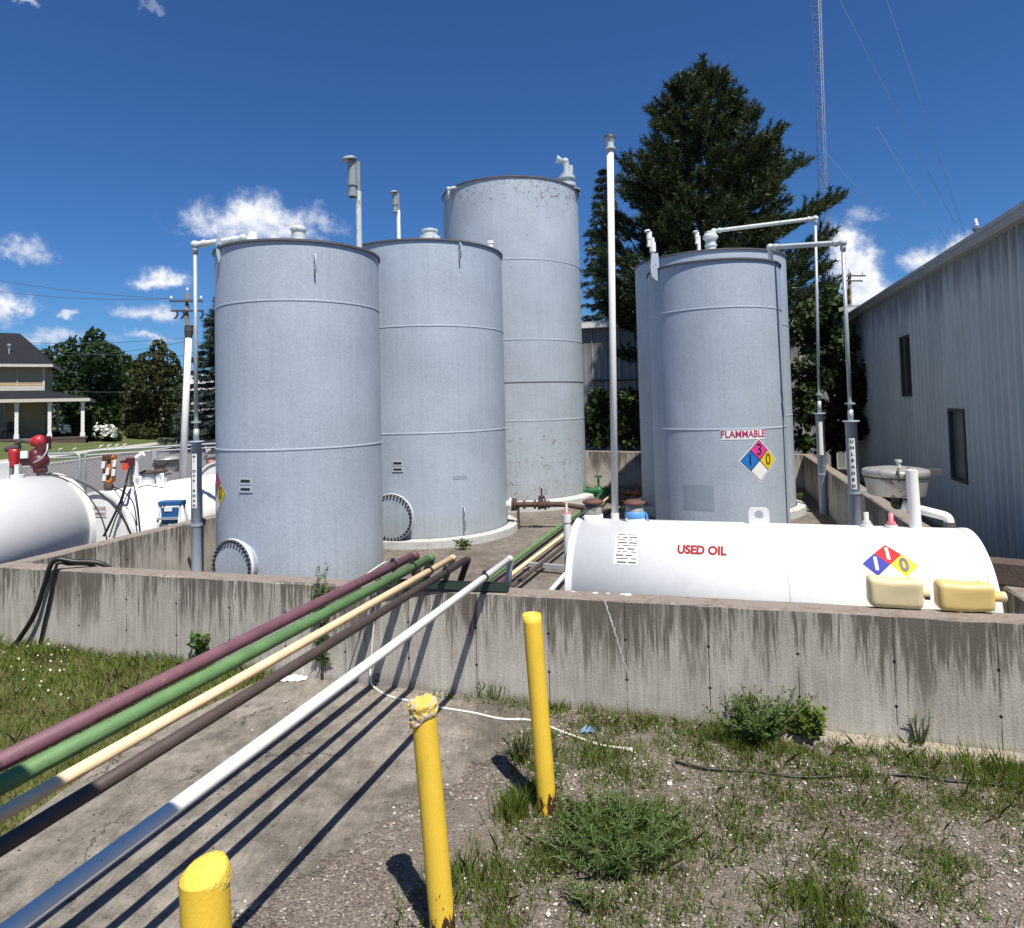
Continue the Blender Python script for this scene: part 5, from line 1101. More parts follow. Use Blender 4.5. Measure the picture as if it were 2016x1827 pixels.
mb = MB(); mb.cyl((b5.x, b5.y, zBt-.06), (b5.x, b5.y, b5.z-14*k_), .06); mb.cyl((b5.x-22*k_, b5.y-.1, zBt-.1), (b5.x-22*k_, b5.y-.1, b5.z+30*k_), .05); mb.box((b5.x-8*k_, b5.y-.2, b5.z+17*k_), (26*k_, .03, .03), ry=-.4); part(q2, 'lid_lever', mb, M['galv'])
# tall white vent on tank B
vb0 = Vector((at(359, 938, 12.0).x, 12.0, zBt-.12)); vt = at(371.5, 664, 12.0); mb = MB(); mb.tube([vb0, vb0.lerp(vt, .5), vt], [.062, .058, .055], 16); q = part(hB, 'vent_pole', mb, M['whitepipe'])
mb = MB(); d = (vt-vb0).normalized(); mb.cyl(vt, vt+d*.10, .062, .075); mb.cyl(vt+d*.10, vt+d*.19, .078); mb.lathe([(.06, .19), (.07, .2), (.07, .22), (0, .23)], vt, d, 16); part(q, 'vent_cup', mb, M['darksteel'])
mb = MB(); S = HCyl(W(tB_, inv(onB(345, 950))[1]-.35, zB), nW, dW, RB, math.radians(62)); rg = random.Random(5)
for i in range(6):
    y = .12-i*.045; x0 = -.16
    while x0 < .14: x1 = min(.17, x0+.03+rg.random()*.1); rect(mb, S, x0, x1, y-.008, y+.008, .004, 2); x0 = x1+.02
part(hB, 'stencilled_notice', mb, M['ventgrey'])
for (x0, y0, lst, r) in ((255, 922, [(248, 950), (238, 985), (222, 1020), (204, 1056)], .016), (255, 925, [(240, 990), (226, 1025), (215, 1058)], .009), (221, 958, [(240, 966), (262, 990), (270, 1035)], .009), (262, 950, [(270, 985), (276, 1048)], .009)):
    P = [at(x0, y0, 9.9)]+[at(x, y, 9.45-.03*i) for i, (x, y) in enumerate(lst)]; mb = MB(); mb.tube(spline(P, 6), r, 8); part(hB, 'hose', mb, M['rubber'])
mb = MB(); q0 = on_hc(tB_, zB, RB, sB0+.55, math.radians(75), .012); mb.tube(spline([q0, q0+Vector((.12, .02, .03)), q0+Vector((.3, .15, -.02))], 5), .008, 8); part(hB, 'ground_wire', mb, M['darksteel'])
# folding step ladder between the wall and the tank
lt = -6.42; d = ray(338, 1010); k = (W(lt, 0)-CAM).dot(dW)/d.dot(dW); lp = CAM+d*k; ls = inv(lp)[1]; zt2 = zat(345, 988, lp.y); kk = lp.y/1300
sl_ = thing('step_ladder', 'blue topped folding step ladder standing between the left wall and a white tank', 'step ladder', W(lt, ls, 0))
xd = (at(362, 988, lp.y)-at(316, 992, lp.y)); Wd = xd.length; xd.normalize(); cT = (at(362, 988, lp.y)+at(316, 992, lp.y))/2
mb = MB(); mb.box(cT, (Wd, .17, .07), rz=math.atan2(xd.y, xd.x), bev=.012); part(sl_, 'top_cap', mb, M['bluepl'])
for sg in (-1, 1):
    for dy in (-1, 1):
        mb = MB(); a = cT+xd*sg*Wd*.42+Vector((0, dy*.05, -.02)); e = Vector((a.x+sg*.06, a.y+dy*.28, 0)); mb.tube([a, e], .018, 8); part(sl_, 'leg', mb, M['galv'])
for f in (.2, .42, .64, .84):
    mb = MB(); q = cT+Vector((0, -.05-.28*f, -cT.z*f)); mb.box(q, (Wd*(.84+.2*f), .08, .03), rz=math.atan2(xd.y, xd.x)); part(sl_, 'step', mb, M['galv'])
mb = MB(); mb.box(cT+Vector((0.02, -.10, -.17)), (Wd*.72, .02, .24), rz=math.atan2(xd.y, xd.x)); q = part(sl_, 'tool_panel', mb, M['bluepl']); mb = MB(); mb.box(cT+Vector((0.0, -.115, -.07)), (Wd*.32, .01, .07), rz=math.atan2(xd.y, xd.x)); part(q, 'label', mb, M['signwhite'])
# small engine-driven unit glimpsed left of the front tank
q = at(416, 925, 16.5); kk = 16.5/1300; tr = thing('transfer_pump_unit', 'black and orange machine glimpsed between the standpipe and the front left tank', 'machine', (q.x, q.y, 0))
mb = MB(); mb.box(at(428, 905, 16.5), (26*kk, .5, 10*kk)); mb.box(at(420, 880, 16.6), (24*kk, .4, 26*kk), bev=.03); mb.box((q.x+.15, q.y, .45), (.4, .5, .9)); part(tr, 'frame', mb, M['rubber'])
mb = MB(); mb.box(at(426, 914, 16.2), (30*kk, .12, 17*kk), bev=.02); o = part(tr, 'orange_panel', mb, pbr('orange_red_panel', (.55, .13, .05), .5)); mb = MB(); mb.box(at(426, 914, 16.12), (20*kk, .02, 15*kk)); part(o, 'white_face', mb, M['signwhite'])
mb = MB(); mb.tube([at(402, 905, 16.3), at(408, 890, 16.3), at(414, 884, 16.3)], .03, 8); mb.tube([at(405, 880, 16.4), at(412, 902, 16.3)], .03, 8); part(tr, 'linkage', mb, M['galv'])
mb = MB(); mb.box(at(420, 932, 15.8), (34*kk, .5, 4*kk)); part(tr, 'fender', mb, M['whitepipe'])

# ================================================================== CHAIN LINK FENCE
def fence(label, p0, p1, zt, posts, barbs):
    o = thing('chain_link_fence', label, 'fence', (p0.x, p0.y, 0), 'chain link fence panels'); d = (p1-p0); L = d.length; d.normalize()
    mb = MB(); r = .024; up = Vector((0, 0, 1)); a, e = p0+up*zt, p1+up*zt
    mb.tube(bend([Vector((p0.x, p0.y, 0)), a, e, Vector((p1.x, p1.y, 0))], .12, 5), r, 10); part(o, 'frame', mb, M['galv'])
    mb = MB(); mb.cyl(p0+up*(zt-.09), p1+up*(zt-.09), r*.8, n=8); part(o, 'rail', mb, M['galv'])
    mb = MB(); st = .085; H_ = zt-.1
    k = -H_
    while k < L:
        for sg in (1, -1):
            x0, z0 = (k, .05) if sg > 0 else (k+H_-.05, .05); x1, z1 = (x0+sg*(H_-.05), H_)
            if x0 < 0 and sg > 0: z0 += -x0; x0 = 0
            if x1 > L: z1 -= (x1-L); x1 = L
            if sg < 0:
                if x0 > L: z0 += x0-L; x0 = L
                if x1 < 0: z1 -= -x1; x1 = 0
            if z1 > z0 and abs(x1-x0) > .02: mb.tube([p0+d*x0+up*z0, p0+d*x1+up*z1], .0035, 3, cap=False, smooth=False)
        k += st
    w_ = part(o, 'wire_mesh', mb, M['galv'])
    mb = MB()
    for x in barbs: q = p0+d*x+up*zt; mb.tube([q, q+up*.09+d*.02, q+up*.11+d*.08], .012, 6)
    if barbs:
        o2 = part(o, 'barb_tie', mb, M['white']); o2['kind'] = 'stuff'
    for x in posts: mb = MB(); q = p0+d*x; mb.cyl(q+up*(zt*.55), q+up*(zt*.55+.06), .05, n=10); part(o, 'hinge_clamp', mb, M['galv'])
    return o
FY = 14.0; f0, f1 = at(40, 900, FY), at(157, 893, FY); f0.z = f1.z = 0; fence('chain link gate panel left of the paired gate posts, behind the big white tank', f0, f1, zat(120, 893, FY), [ (f1-f0).length ], [.4, .55, .8, 1.1])
f2, f3 = at(168, 890, FY+.1), at(432, 868, FY+2.0); f2.z = f3.z = 0; fence('chain link fence panel right of the paired gate posts, behind the gasoline tank', f2, f3, zat(200, 887, FY+.2), [0], [.25, .4, .55, .7])

# ================================================================== HOUSE
HY = 42.; PY = 39.8
H = thing('house', 'tan two storey house with dark shingled roof and white posted porch at the left edge', 'house', (at(40, 862, HY).x, HY, lawnz(-31))); H.rotation_euler = (0, 0, math.radians(30))
HB = Vector((at(40, 862, HY).x, HY, 0)); HR = Matrix.Rotation(math.radians(30), 3, 'Z')
def hx(px, ly):
    d = ray(px, 800); n = HR @ Vector((0, 1, 0)); q = HB+n*(ly-HY); k = ((q-CAM).dot(n)-0)/d.dot(n); p = CAM+d*k; l = HR.inverted() @ Vector((p.x-HB.x, p.y-HB.y, 0)); return HB.x+l.x
def hz(y, Y=HY, x=60): return zat(x, y, Y)
xr = hx(88, HY); xl = xr-9.5; zb = lawnz(xr)-.3; ze = hz(717)
mb = MB()
nsd = 46; vs = []
for i in range(nsd+1):                               # lapped siding
    z = hz(862)+(ze-hz(862))*i/nsd; vs += [(xl, HY+.02, z), (xr, HY+.02, z), (xl, HY-.015, z), (xr, HY-.015, z)]
fs = []
for i in range(nsd): fs += [(4*i+2, 4*i+3, 4*i+5, 4*i+4), (4*i, 4*i+1, 4*i+3, 4*i+2)]
mb.add(vs, fs); mb.quad((xr, HY, zb), (xr, HY+5, zb), (xr, HY+5, ze), (xr, HY, ze)); part(H, 'wall', mb, M['siding'])
mb = MB(); mb.box(((xl+xr)/2, HY+3.5, (zb+hz(864))/2), (xr-xl-.02, 6.9, hz(864)-zb)); part(H, 'foundation', mb, M['plinth'])
ox = hx(105, HY); zr_ = hz(658); rx = hx(37, HY+3.2); mb = MB(); e0 = HY-.5; zr2 = zat(37, 658, HY+3.2)
P = [(xl-.5, e0, ze), (ox, e0, ze), (ox, HY+7.5, ze), (xl-.5, HY+7.5, ze), (xl+3, HY+3.4, zr2), (rx, HY+3.4, zr2)]
mb.add(P, [(0, 1, 5, 4), (1, 2, 5), (2, 3, 4, 5), (3, 0, 4)]); part(H, 'roof', mb, M['shingle'])
mb = MB(); mb.box(((xl+ox)/2, e0+.02, ze-.09), (ox-xl, .06, .18)); mb.box((ox-.02, HY+3.5, ze-.09), (.06, 8, .18)); mb.box(((xl+ox)/2, HY-.25, ze-.03), (ox-xl, .5, .03)); part(H, 'fascia', mb, M['cream_trim'])
for x_ in (34, 86): 
    q = Vector((hx(x_, HY), HY, 0)); mb = MB(); mb.box((q.x, HY-.03, (ze+hz(768))/2-.1), (.11 if x_ > 50 else .05, .05, ze-hz(768)-.18)); part(H, 'corner_trim', mb, M['cream_trim'])
mb = MB(); mb.box(((xl+xr)/2, HY-.04, hz(766)), (xr-xl, .07, hz(758)-hz(770))); part(H, 'belt_trim', mb, M['cream_trim'])
q = at(38, 695, HY+.8); mb = MB(); mb.cyl((q.x, q.y, zat(38, 704, q.y)), (q.x, q.y, zat(38, 680, q.y)), .05); mb.cyl((q.x, q.y, zat(38, 682, q.y)), (q.x, q.y, zat(38, 678, q.y)), .11); part(H, 'roof_vent', mb, M['galv'])
pe = hx(178, PY); z1 = hz(784, PY, 100); z2 = hz(768); xrr = hx(92, HY); mb = MB()
P = [(xl-.5, PY-.4, z1), (pe, PY-.4, z1), (pe, HY+5, z1), (xrr, HY+5, z2), (xrr, HY, z2), (xl-.5, HY, z2)]
mb.add(P, [(0, 1, 4, 5), (1, 2, 3, 4)]); part(H, 'porch_roof', mb, M['shingle'])
mb = MB(); mb.box(((xl+pe)/2, PY-.38, z1-.10), (pe-xl, .06, .2)); mb.box((pe-.04, PY+3, z1-.10), (.06, 6.6, .2)); part(H, 'porch_fascia', mb, M['cream_trim'])
M['post'] = pbr('flaking_white_post', (.72, .71, .68), .7, .15, 4, spot=.60, spc=(.35, .33, .30), spsc=6)
zf = hz(864, PY, 60)
for (x_, Y) in ((33, PY), (98, PY), (163, PY), (113, HY+4.5), (-40, PY)):
    q = Vector((hx(x_, Y), Y, 0)); mb = MB(); mb.box((q.x, q.y, (zf+z1-.2)/2), (.19, .19, z1-.2-zf)); mb.box((q.x, q.y, zf+.12), (.26, .26, .24)); mb.box((q.x, q.y, z1-.27), (.26, .26, .10)); part(H, 'porch_post', mb, M['post'])
mb = MB(); mb.box(((xl+pe)/2, (PY+HY)/2, zf-.06), (pe-xl-.3, HY-PY+.3, .12)); mb.box(((xl+pe)/2, PY-.1, (zb+zf)/2-.1), (pe-xl-.5, .1, zf-zb-.1)); part(H, 'porch_floor', mb, M['timber'])
mb = MB(); q = Vector((hx(2, HY), HY, 0)); mb.box((q.x, HY-.03, hz(818)), (.45, .08, 1.6)); w_ = part(H, 'window', mb, M['cream_trim']); mb = MB(); mb.box((q.x, HY-.06, hz(818)), (.34, .06, 1.45)); part(w_, 'pane', mb, M['glass'])
q = at(18, 850, PY+1); pc = thing('porch_chair', 'dark chair standing on the house porch', 'chair', (q.x, q.y, zf)); mb = MB(); mb.box((q.x, q.y, zf+.45), (.6, .55, .08)); part(pc, 'seat', mb, M['rubber']); mb = MB(); mb.box((q.x, q.y+.25, zf+.75), (.6, .06, .6)); part(pc, 'backrest', mb, M['rubber'])
for sx_ in (-.25, .25):
    for sy_ in (-.2, .2): mb = MB(); mb.cyl((q.x+sx_, q.y+sy_, zf), (q.x+sx_, q.y+sy_, zf+.42), .03); part(pc, 'leg', mb, M['rubber'])

# white house far behind the spruce
wY = 58; q = at(395, 800, wY); wh = thing('house', 'white house partly hidden behind the drooping spruce', 'house', (q.x, wY, lawnz(q.x))); xa, xb = at(352, 800, wY).x, at(470, 800, wY).x
mb = MB(); zz = zat(395, 766, wY); zb_ = lawnz(q.x)-.5; mb.box(((xa+xb)/2, wY+3, (zz+zb_)/2), (xb-xa, 6, zz-zb_)); part(wh, 'wall', mb, M['white'])
mb = MB(); zp = zat(395, 748, wY); mb.add([(xa-.3, wY-.4, zz-.1), (xb+.3, wY-.4, zz-.1), (xb+.3, wY+3, zp+.6), (xa-.3, wY+3, zp+.6), (xa-.3, wY+6.4, zz-.1), (xb+.3, wY+6.4, zz-.1)], [(0, 1, 2, 3), (3, 2, 5, 4)]); part(wh, 'roof', mb, pbr('pale_metal_roof', (.66, .64, .58), .5, .1))
for x_ in (400, 372): mb = MB(); qq = at(x_, 832, wY); mb.box((qq.x, wY-.02, qq.z), (.9, .06, 1.1)); part(wh, 'window', mb, M['glass'])

# ================================================================== POLES, WIRES AND MAST
def upole(label, Y, top, base_x, arms, r=.15, zb=0.):
    t = at(*top, Y); b = Vector((at(base_x, top[1]+200, Y).x, Y, zb)); o = thing('utility_pole', label, 'utility pole', b, 'wooden utility poles'); mb = MB(); mb.tube([b, b.lerp(t, .5), t], [r, r*.9, r*.72], 14); part(o, 'pole', mb, M['polewood'])
    for (x0, x1, y, hooks) in arms:
        a, e = at(x0, y, Y-.2), at(x1, y, Y-.2); mb = MB(); mb.box((a+e)/2, ((e-a).length, .11, .13), ry=-math.atan2(e.z-a.z, e.x-a.x)); q = part(o, 'crossarm', mb, M['darksteel'])
        for f in hooks:
            p = a.lerp(e, f); mb = MB()
            if y < top[1]+22: mb.cyl(p+Vector((0, 0, .06)), p+Vector((0, 0, .2)), .03, n=8); mb.cyl(p+Vector((0, 0, .2)), p+Vector((0, 0, .38)), .10, .07, n=10); part(q, 'insulator', mb, M['white'])
            else: mb.tube(spline([p, p-Vector((-.12, 0, .25)), p-Vector((.02, 0, .5)), p-Vector((.12, 0, .55))], 4), .06, 8); part(q, 'hanger', mb, M['rubber'])
    mb = MB(); mb.cyl(t, t+Vector((0, 0, .2)), .03, n=8); mb.cyl(t+Vector((0, 0, .2)), t+Vector((0, 0, .42)), .10, .07, n=10); part(o, 'top_insulator', mb, M['white'])
    return o
upole('brown utility pole with two crossarms left of the tanks, behind the white vent pole', 48, (369, 577), 362, [(334, 399, 593, (.05, .95)), (337, 401, 612, (.15, .35, .93))], .17, .4)
upole('distant wooden utility pole beyond the roofs right of the pine', 62, (1672, 537), 1674, [(1648, 1704, 543, (.1, .5, .9)), (1652, 1698, 553, ())], .2)
upole('utility pole top with insulator poking above the right building roof', 34, (1921, 446), 1955, [(1916, 1930, 452, (.5,))], .12)
PW = [((-60, 542), (395, 590)), ((-60, 566), (340, 588)), ((-60, 668), (366, 665)), ((-60, 672), (366, 700)), ((60, 765), (420, 760)), ((366, 664), (424, 668)), ((60, 700), (366, 672))]
for i, (a, e) in enumerate(PW):
    A_, E_ = at(*a, 47.8), at(*e, 47.8); mb = MB(); mb.tube([A_.lerp(E_, k/10)-Vector((0, 0, .35*4*(k/10)*(1-k/10))) for k in range(11)], .017, 5); lab = ['highest power line reaching the left pole top', 'power line just below the highest one at the left', 'wire running level from the left pole above the trees', 'wire crossing in front of the tree tops at the left', 'lowest wire crossing the left trees above the lawn', 'short wire from the left pole towards the tank', 'sloping wire from the dark roof to the left pole'][i]
    solo('power_line', mb, M['wire'], lab, 'wire', A_, 'overhead power lines')
# guyed lattice mast
MY = 34.; mb0 = at(1630, 700, MY); mt0 = at(1603.5, -60, MY); base = Vector((at(1634, 780, MY).x, MY, 0)); d = (mt0-at(1627, 640, MY)); d.normalize(); top = base+d*((mt0.z+2.5)/d.z)
ms = thing('radio_mast', 'tall slim guyed lattice mast rising out of the top right sky', 'mast', base); legs = [Vector((math.cos(a), math.sin(a), 0))*.235 for a in (.35, .35+2*PI/3, .35+4*PI/3)]; Lm = (top-base).length
for l in legs: mb = MB(); mb.tube([base+l, top+l], .020, 8); part(ms, 'leg', mb, M['mast'])
mb = MB(); n = int(Lm/.45)
for i in range(n):
    for k in range(3):
        a, e = legs[k], legs[(k+1) % 3]; z0, z1 = i*.45, (i+1)*.45; mb.tube([base+d*z0+(a if i % 2 else e), base+d*z1+(e if i % 2 else a)], .007, 4, False); mb.tube([base+d*z0+a, base+d*z0+e], .007, 4, False)
part(ms, 'lattice_bracing', mb, M['mast'])
for (x0, y0, x1, y1, Y1) in ((1747, 0, 1905, 478, 30), (1655, 0, 1880, 440, 30), (1612, 285, 1893, 590, 31), (1615, 285, 1590, 310, 36), (1690, 415, 1930, 468, 30), (1727, 250, 1893, 520, 30.5)):
    a = at(x0, y0, MY-.5); e = at(x1, y1, Y1)
    if y0 == 0: a = a+(a-e)*.5
    mb = MB(); mb.tube([a, a.lerp(e, .5)-Vector((0, 0, .12)), e], .007, 5); part(ms, 'guy_wire', mb, M['guy'])

# ================================================================== TREES AND PLANTS
def rnd_unit(n, rng):
    v = rng.normal(size=(n, 3)); return v/np.linalg.norm(v, axis=1, keepdims=True)
def leaf_quads(C, size, rng, aspect=.55, up=.0, droop=None):
    """rhombic leaves at the centres C"""
    n = len(C); d = rnd_unit(n, rng); d[:, 2] += up; d /= np.linalg.norm(d, axis=1, keepdims=True)
    o = rnd_unit(n, rng); s = np.cross(d, o); s /= np.linalg.norm(s, axis=1, keepdims=True)+1e-9
    L = (size*(.6+.8*rng.random(n)))[:, None]; a = C-d*L*.5; b = C+d*L*.5; m = C+np.cross(d, s)*L*.10
    return np.stack([a, m+s*L*aspect*.5, b, m-s*L*aspect*.5], 1)
def needle_tufts(C, D, L, nn, rng, width=.10, spread=.9):
    """sprays of thin triangles around the directions D"""
    n = len(C); C = np.repeat(C, nn, 0); D = np.repeat(D, nn, 0); d = D+rnd_unit(n*nn, rng)*spread; d /= np.linalg.norm(d, axis=1, keepdims=True)
    ln = (L*(.6+.6*rng.random(n*nn)))[:, None]; s = np.cross(d, rnd_unit(n*nn, rng)); s /= np.linalg.norm(s, axis=1, keepdims=True)+1e-9; s *= ln*width
    st = C+D*(rng.random((n*nn, 1))-.5)*L*.9
    return np.stack([st-s, st+s, st+d*ln], 1)
def tree(name, label, base, group='trees around the yard'): return thing(name, label, 'tree', base, group)
def broadleaf(label, base, blobs, leaf, nper, mat, seed, trunk=.25, th=3., rng=None, name='tree'):
    rng = np.random.default_rng(seed); o = tree(name, label, base); P = []
    for (c, r) in blobs:
        c = np.array(c); r = np.array(r); k = int(nper*(r[0]*r[2])**.8); u = rnd_unit(k, rng); rad = .72+.34*rng.random((k, 1))**.7
        n3 = np.array([mnoise.noise(Vector(q)*1.9+Vector((seed, 0, 0))) for q in (c+u*r)*(1.2/max(leaf*6, .8))])[:, None]
        P.append(c+u*r*(rad+n3*.33))
    P = np.concatenate(P); npmesh('crown', leaf_quads(P, leaf, rng), mat, o)
    mb = MB(); b = Vector(base); t = Vector(blobs[0][0]); mb.tube([b-Vector((0, 0, .3)), b.lerp(t, .4)+Vector((.1, 0, 0)), t], [trunk, trunk*.75, trunk*.3], 10)
    for (c, r) in blobs[1:7]: c = Vector(c); st = b.lerp(t, .45+.3*random.random()); mb.tube([st, st.lerp(c, .5)+Vector((0, 0, .2)), c], [trunk*.35, trunk*.25, trunk*.08], 6)
    part(o, 'trunk', mb, M['bark']); return o
# the big pine ------------------------------------------------------
PB = Vector((at(1400, 700, 20).x, 20., 0)); rng = np.random.default_rng(5); pine = tree('pine_tree', 'large dark pine tree towering behind the right hand tanks', PB)
PT = zat(1385, 112, 20); m_ = 20/1300.
sil = [(112, 5, 5), (130, 22, 22), (154, 64, 42), (180, 78, 70), (207, 115, 86), (230, 118, 110), (251, 120, 140), (280, 140, 160), (309, 175, 188), (335, 165, 165), (364, 185, 215), (385, 205, 225), (402, 220, 215), (430, 228, 215), (446, 232, 220), (480, 236, 232), (520, 240, 238), (560, 236, 236), (600, 230, 215), (650, 205, 180)]
def crown_r(z, side):
    y = 778-(z-CAMH)/m_; ys = [q[0] for q in sil]
    l = np.interp(y, ys, [q[1] for q in sil])*m_; r = np.interp(y, ys, [q[2] for q in sil])*m_; k = (side+1)/2; return l*(1-k)+r*k
tb = MB(); tb.tube([PB-Vector((0, 0, .2)), PB+Vector((.02, 0, 5)), Vector((at(1390, 112, 20).x, 20, 9)), Vector((at(1385, 112, 20).x, 20, PT-.3))], [.30, .22, .12, .03], 12); part(pine, 'trunk', tb, M['bark'])
TC = []; TD = []; lb = MB(); ph = 0
def trunk_at(z): k = min(1, max(0, z/PT)); return Vector((PB.x+(at(1386, 112, 20).x-PB.x)*k, 20., z))
def shoot(q, d, L):
    """a finger of needle tufts"""
    n = max(2, int(L/.085))
    for i in range(n): TC.append(q+d*L*(i/(n-1))+Vector(rng.normal(size=3)*.015)); TD.append(d)
def branch(tip, full=1.):
    """limb from the trunk to the tip, drooping first and turning up at the end, with upright shoots on its outer half"""
    hd = Vector((tip.x-PB.x, tip.y-20., 0)); L = hd.length; zb_ = max(1.2, tip.z-(.28 if tip.z > 6 else .02)*L-.1); b = trunk_at(zb_); N = 12; pts = []
    for i in range(N+1):
        f = i/N; q = b.lerp(tip, f); q.z -= .13*L*math.sin(PI*min(1, f*1.05))*(1-.3*f); pts.append(q)
    lb.tube(pts[::3], [.012+.016*L/3*(1-k/4.6) for k in range(len(pts[::3]))], 5)
    hd.normalize(); side = Vector((-hd.y, hd.x, 0)); st = max(5, int(L*12*full))
    for i in range(st):
        f = .30+.70*(i/(st-1))**.8; k = min(N-1, int(f*N)); q = pts[k].lerp(pts[k+1], f*N-k); wd = min(.62, .12+.26*L)*math.sin(PI*min(1, .18+.82*(f-.25)/.75*.86)); s_ = rng.uniform(-1, 1)
        q = q+side*s_*wd+Vector((0, 0, -.10*abs(s_)+rng.normal()*.05)); d = (hd*.55*f+side*s_*.55+Vector((0, 0, rng.uniform(.25, .95)))).normalized(); shoot(q, d, rng.uniform(.16, .36))
    for k in range(3): shoot(tip-hd*.12*k, (hd*(.8-.25*k)+Vector((0, 0, .55+.3*k))).normalized(), .34)
z = 2.2; q_ = 0
while z < PT-.45:
    nb = 9 if z < PT-3 else 6; off_ = rng.random()*6; kr = rng.uniform(.72, 1.0)
    for k in range(nb):
        ph = off_+2*PI*k/nb+rng.normal()*.16; R_ = max(0, crown_r(z, math.cos(ph))-.14)*kr*rng.uniform(.62, 1.04)
        if R_ > .15: branch(Vector((trunk_at(z).x+math.cos(ph)*R_, 20+math.sin(ph)*R_, z+rng.normal()*.07)), 1.25 if z > 4 else .9)
    z += (.50 if z < PT-3.5 else .40)*rng.uniform(.85, 1.2)
for (x, y) in ((1343, 142), (1420, 148), (1432, 168), (1325, 160), (1362, 128), (1405, 130), (1280, 200), (1297, 225), (1482, 196), (1470, 215), (1450, 190), (1538, 238), (1520, 262), (1280, 262), (1219, 300), (1240, 325), (1262, 300), (1587, 300), (1560, 318), (1540, 290), (1665, 368), (1640, 380), (1610, 392), (1220, 360), (1215, 340), (1178, 395), (1186, 420), (1166, 448), (1172, 480), (1160, 515), (1644, 440), (1635, 465), (1650, 540), (1655, 575), (1640, 505), (1165, 560), (1180, 590)): branch(Vector(at(1395+(x-1395)*.93, y+24, 20+rng.normal()*.5)), 1.1)
for k in range(10): shoot(trunk_at(PT-.2-.11*k)+Vector((rng.normal()*.04, rng.normal()*.04, 0)), Vector((rng.normal()*.25, rng.normal()*.25, 1)).normalized(), .22)
part(pine, 'limb', lb, M['bark']); TC = np.array(TC); TD = np.array(TD)
npmesh('crown', needle_tufts(TC, TD, .19, 18, rng, .09, 1.0), M['pine'], pine)
# spruces -----------------------------------------------------------
def spruce(label, base, H_, R0, z0, seed, dens=1., nl=.20, gap=.55):
    rng = np.random.default_rng(seed); o = tree('spruce_tree', label, base); b = Vector(base); mb = MB(); mb.tube([b, b+Vector((0, 0, H_))], [R0*.06, .02], 8); part(o, 'trunk', mb, M['bark']); C = []; D = []; z = z0; a = 0
    while z < H_:
        f = 1-(z-z0)/(H_-z0)
        for k in range(6):
            a += 1.05+rng.normal()*.2; L = R0*f**.85*(.75+.4*rng.random())+.1; n = max(3, int(L/.16))
            for i in range(1, n+1):
                g = i/n; p = b+Vector((math.cos(a)*L*g, math.sin(a)*L*g, z+L*(-.30*g+.18*g*g))); side = Vector((-math.sin(a), math.cos(a), 0)); w_ = .28*L*(1-g*.7)*g**.3
                for j in range(max(1, int(3*dens))): s_ = rng.random()*2-1; C.append(p+side*s_*w_+Vector((0, 0, -.10*rng.random()))); D.append((Vector((math.cos(a), math.sin(a), -.55))+side*s_*.6).normalized())
        z += gap*(.6+.6*f)
    npmesh('crown', needle_tufts(np.array(C), np.array(D), nl, 12, rng, .10, .75), M['spruce'], o); return o
sx_ = at(1196, 600, 29); spruce('blue green spruce between the tall tank and the big pine', (sx_.x, 29, 0), zat(1192, 335, 29), 2.3, 1.5, 21, 1.3, .22)
sx_ = at(450, 820, 40); spruce('drooping dark spruce half hidden behind the left edge of the front tank', (sx_.x, 40, lawnz(sx_.x)), zat(450, 555, 40)-lawnz(sx_.x), 3.3, .6, 22, 1.6, .34, .40)
# broadleaved trees on the left -------------------------------------
def Pt(x, y, Y): p = at(x, y, Y); return (p.x, p.y, p.z)
def blobs_px(L, Y, rng): 
    return [(Pt(x, y, Y+rng.normal()*.8), (r*Y/1300, r*Y/1300, r*ky*Y/1300)) for (x, y, r, ky) in L]
rg_ = np.random.default_rng(2)
Y = 56; bx = at(165, 860, Y).x
broadleaf('tall broad leafed tree right of the house with a tuft at its top', (bx, Y, lawnz(bx)), blobs_px([(165, 760, 60, 1), (185, 664, 16, 1.2), (160, 692, 34, .8), (200, 700, 30, .9), (120, 706, 26, .9), (110, 745, 30, 1.1), (140, 735, 42, .9), (205, 745, 40, 1.1), (185, 800, 50, .9), (120, 800, 42, 1), (90, 700, 12, 1), (222, 690, 12, .9), (215, 820, 36, 1), (150, 842, 45, .6)], Y, rg_), .42, 300, M['decid'], 31, .35)
Y = 60; bx = at(245, 860, Y).x
broadleaf('lower green tree in the gap between the tall leafy tree and the cedar', (bx, Y, lawnz(bx)), blobs_px([(242, 770, 40, 1.2), (238, 712, 20, 1), (255, 735, 24, 1), (228, 745, 26, 1), (248, 810, 40, 1), (262, 790, 26, 1.2), (235, 845, 40, .6)], Y, rg_), .42, 300, M['decid'], 32, .25)
Y = 50; bx = at(305, 860, Y).x
broadleaf('broad olive green cedar left of the white vent pole', (bx, Y, lawnz(bx)), blobs_px([(305, 800, 52, 1.0), (312, 686, 15, 1.3), (300, 715, 26, 1.0), (325, 715, 24, 1.1), (285, 740, 26, 1.1), (340, 745, 26, 1.1), (308, 750, 40, 1), (270, 785, 26, 1.2), (346, 790, 24, 1.3), (275, 830, 32, .9), (335, 835, 36, .8), (300, 850, 40, .4), (356, 760, 12, 1.5)], Y, rg_), .34, 420, M['cedar'], 33, .25, name='cedar_tree')
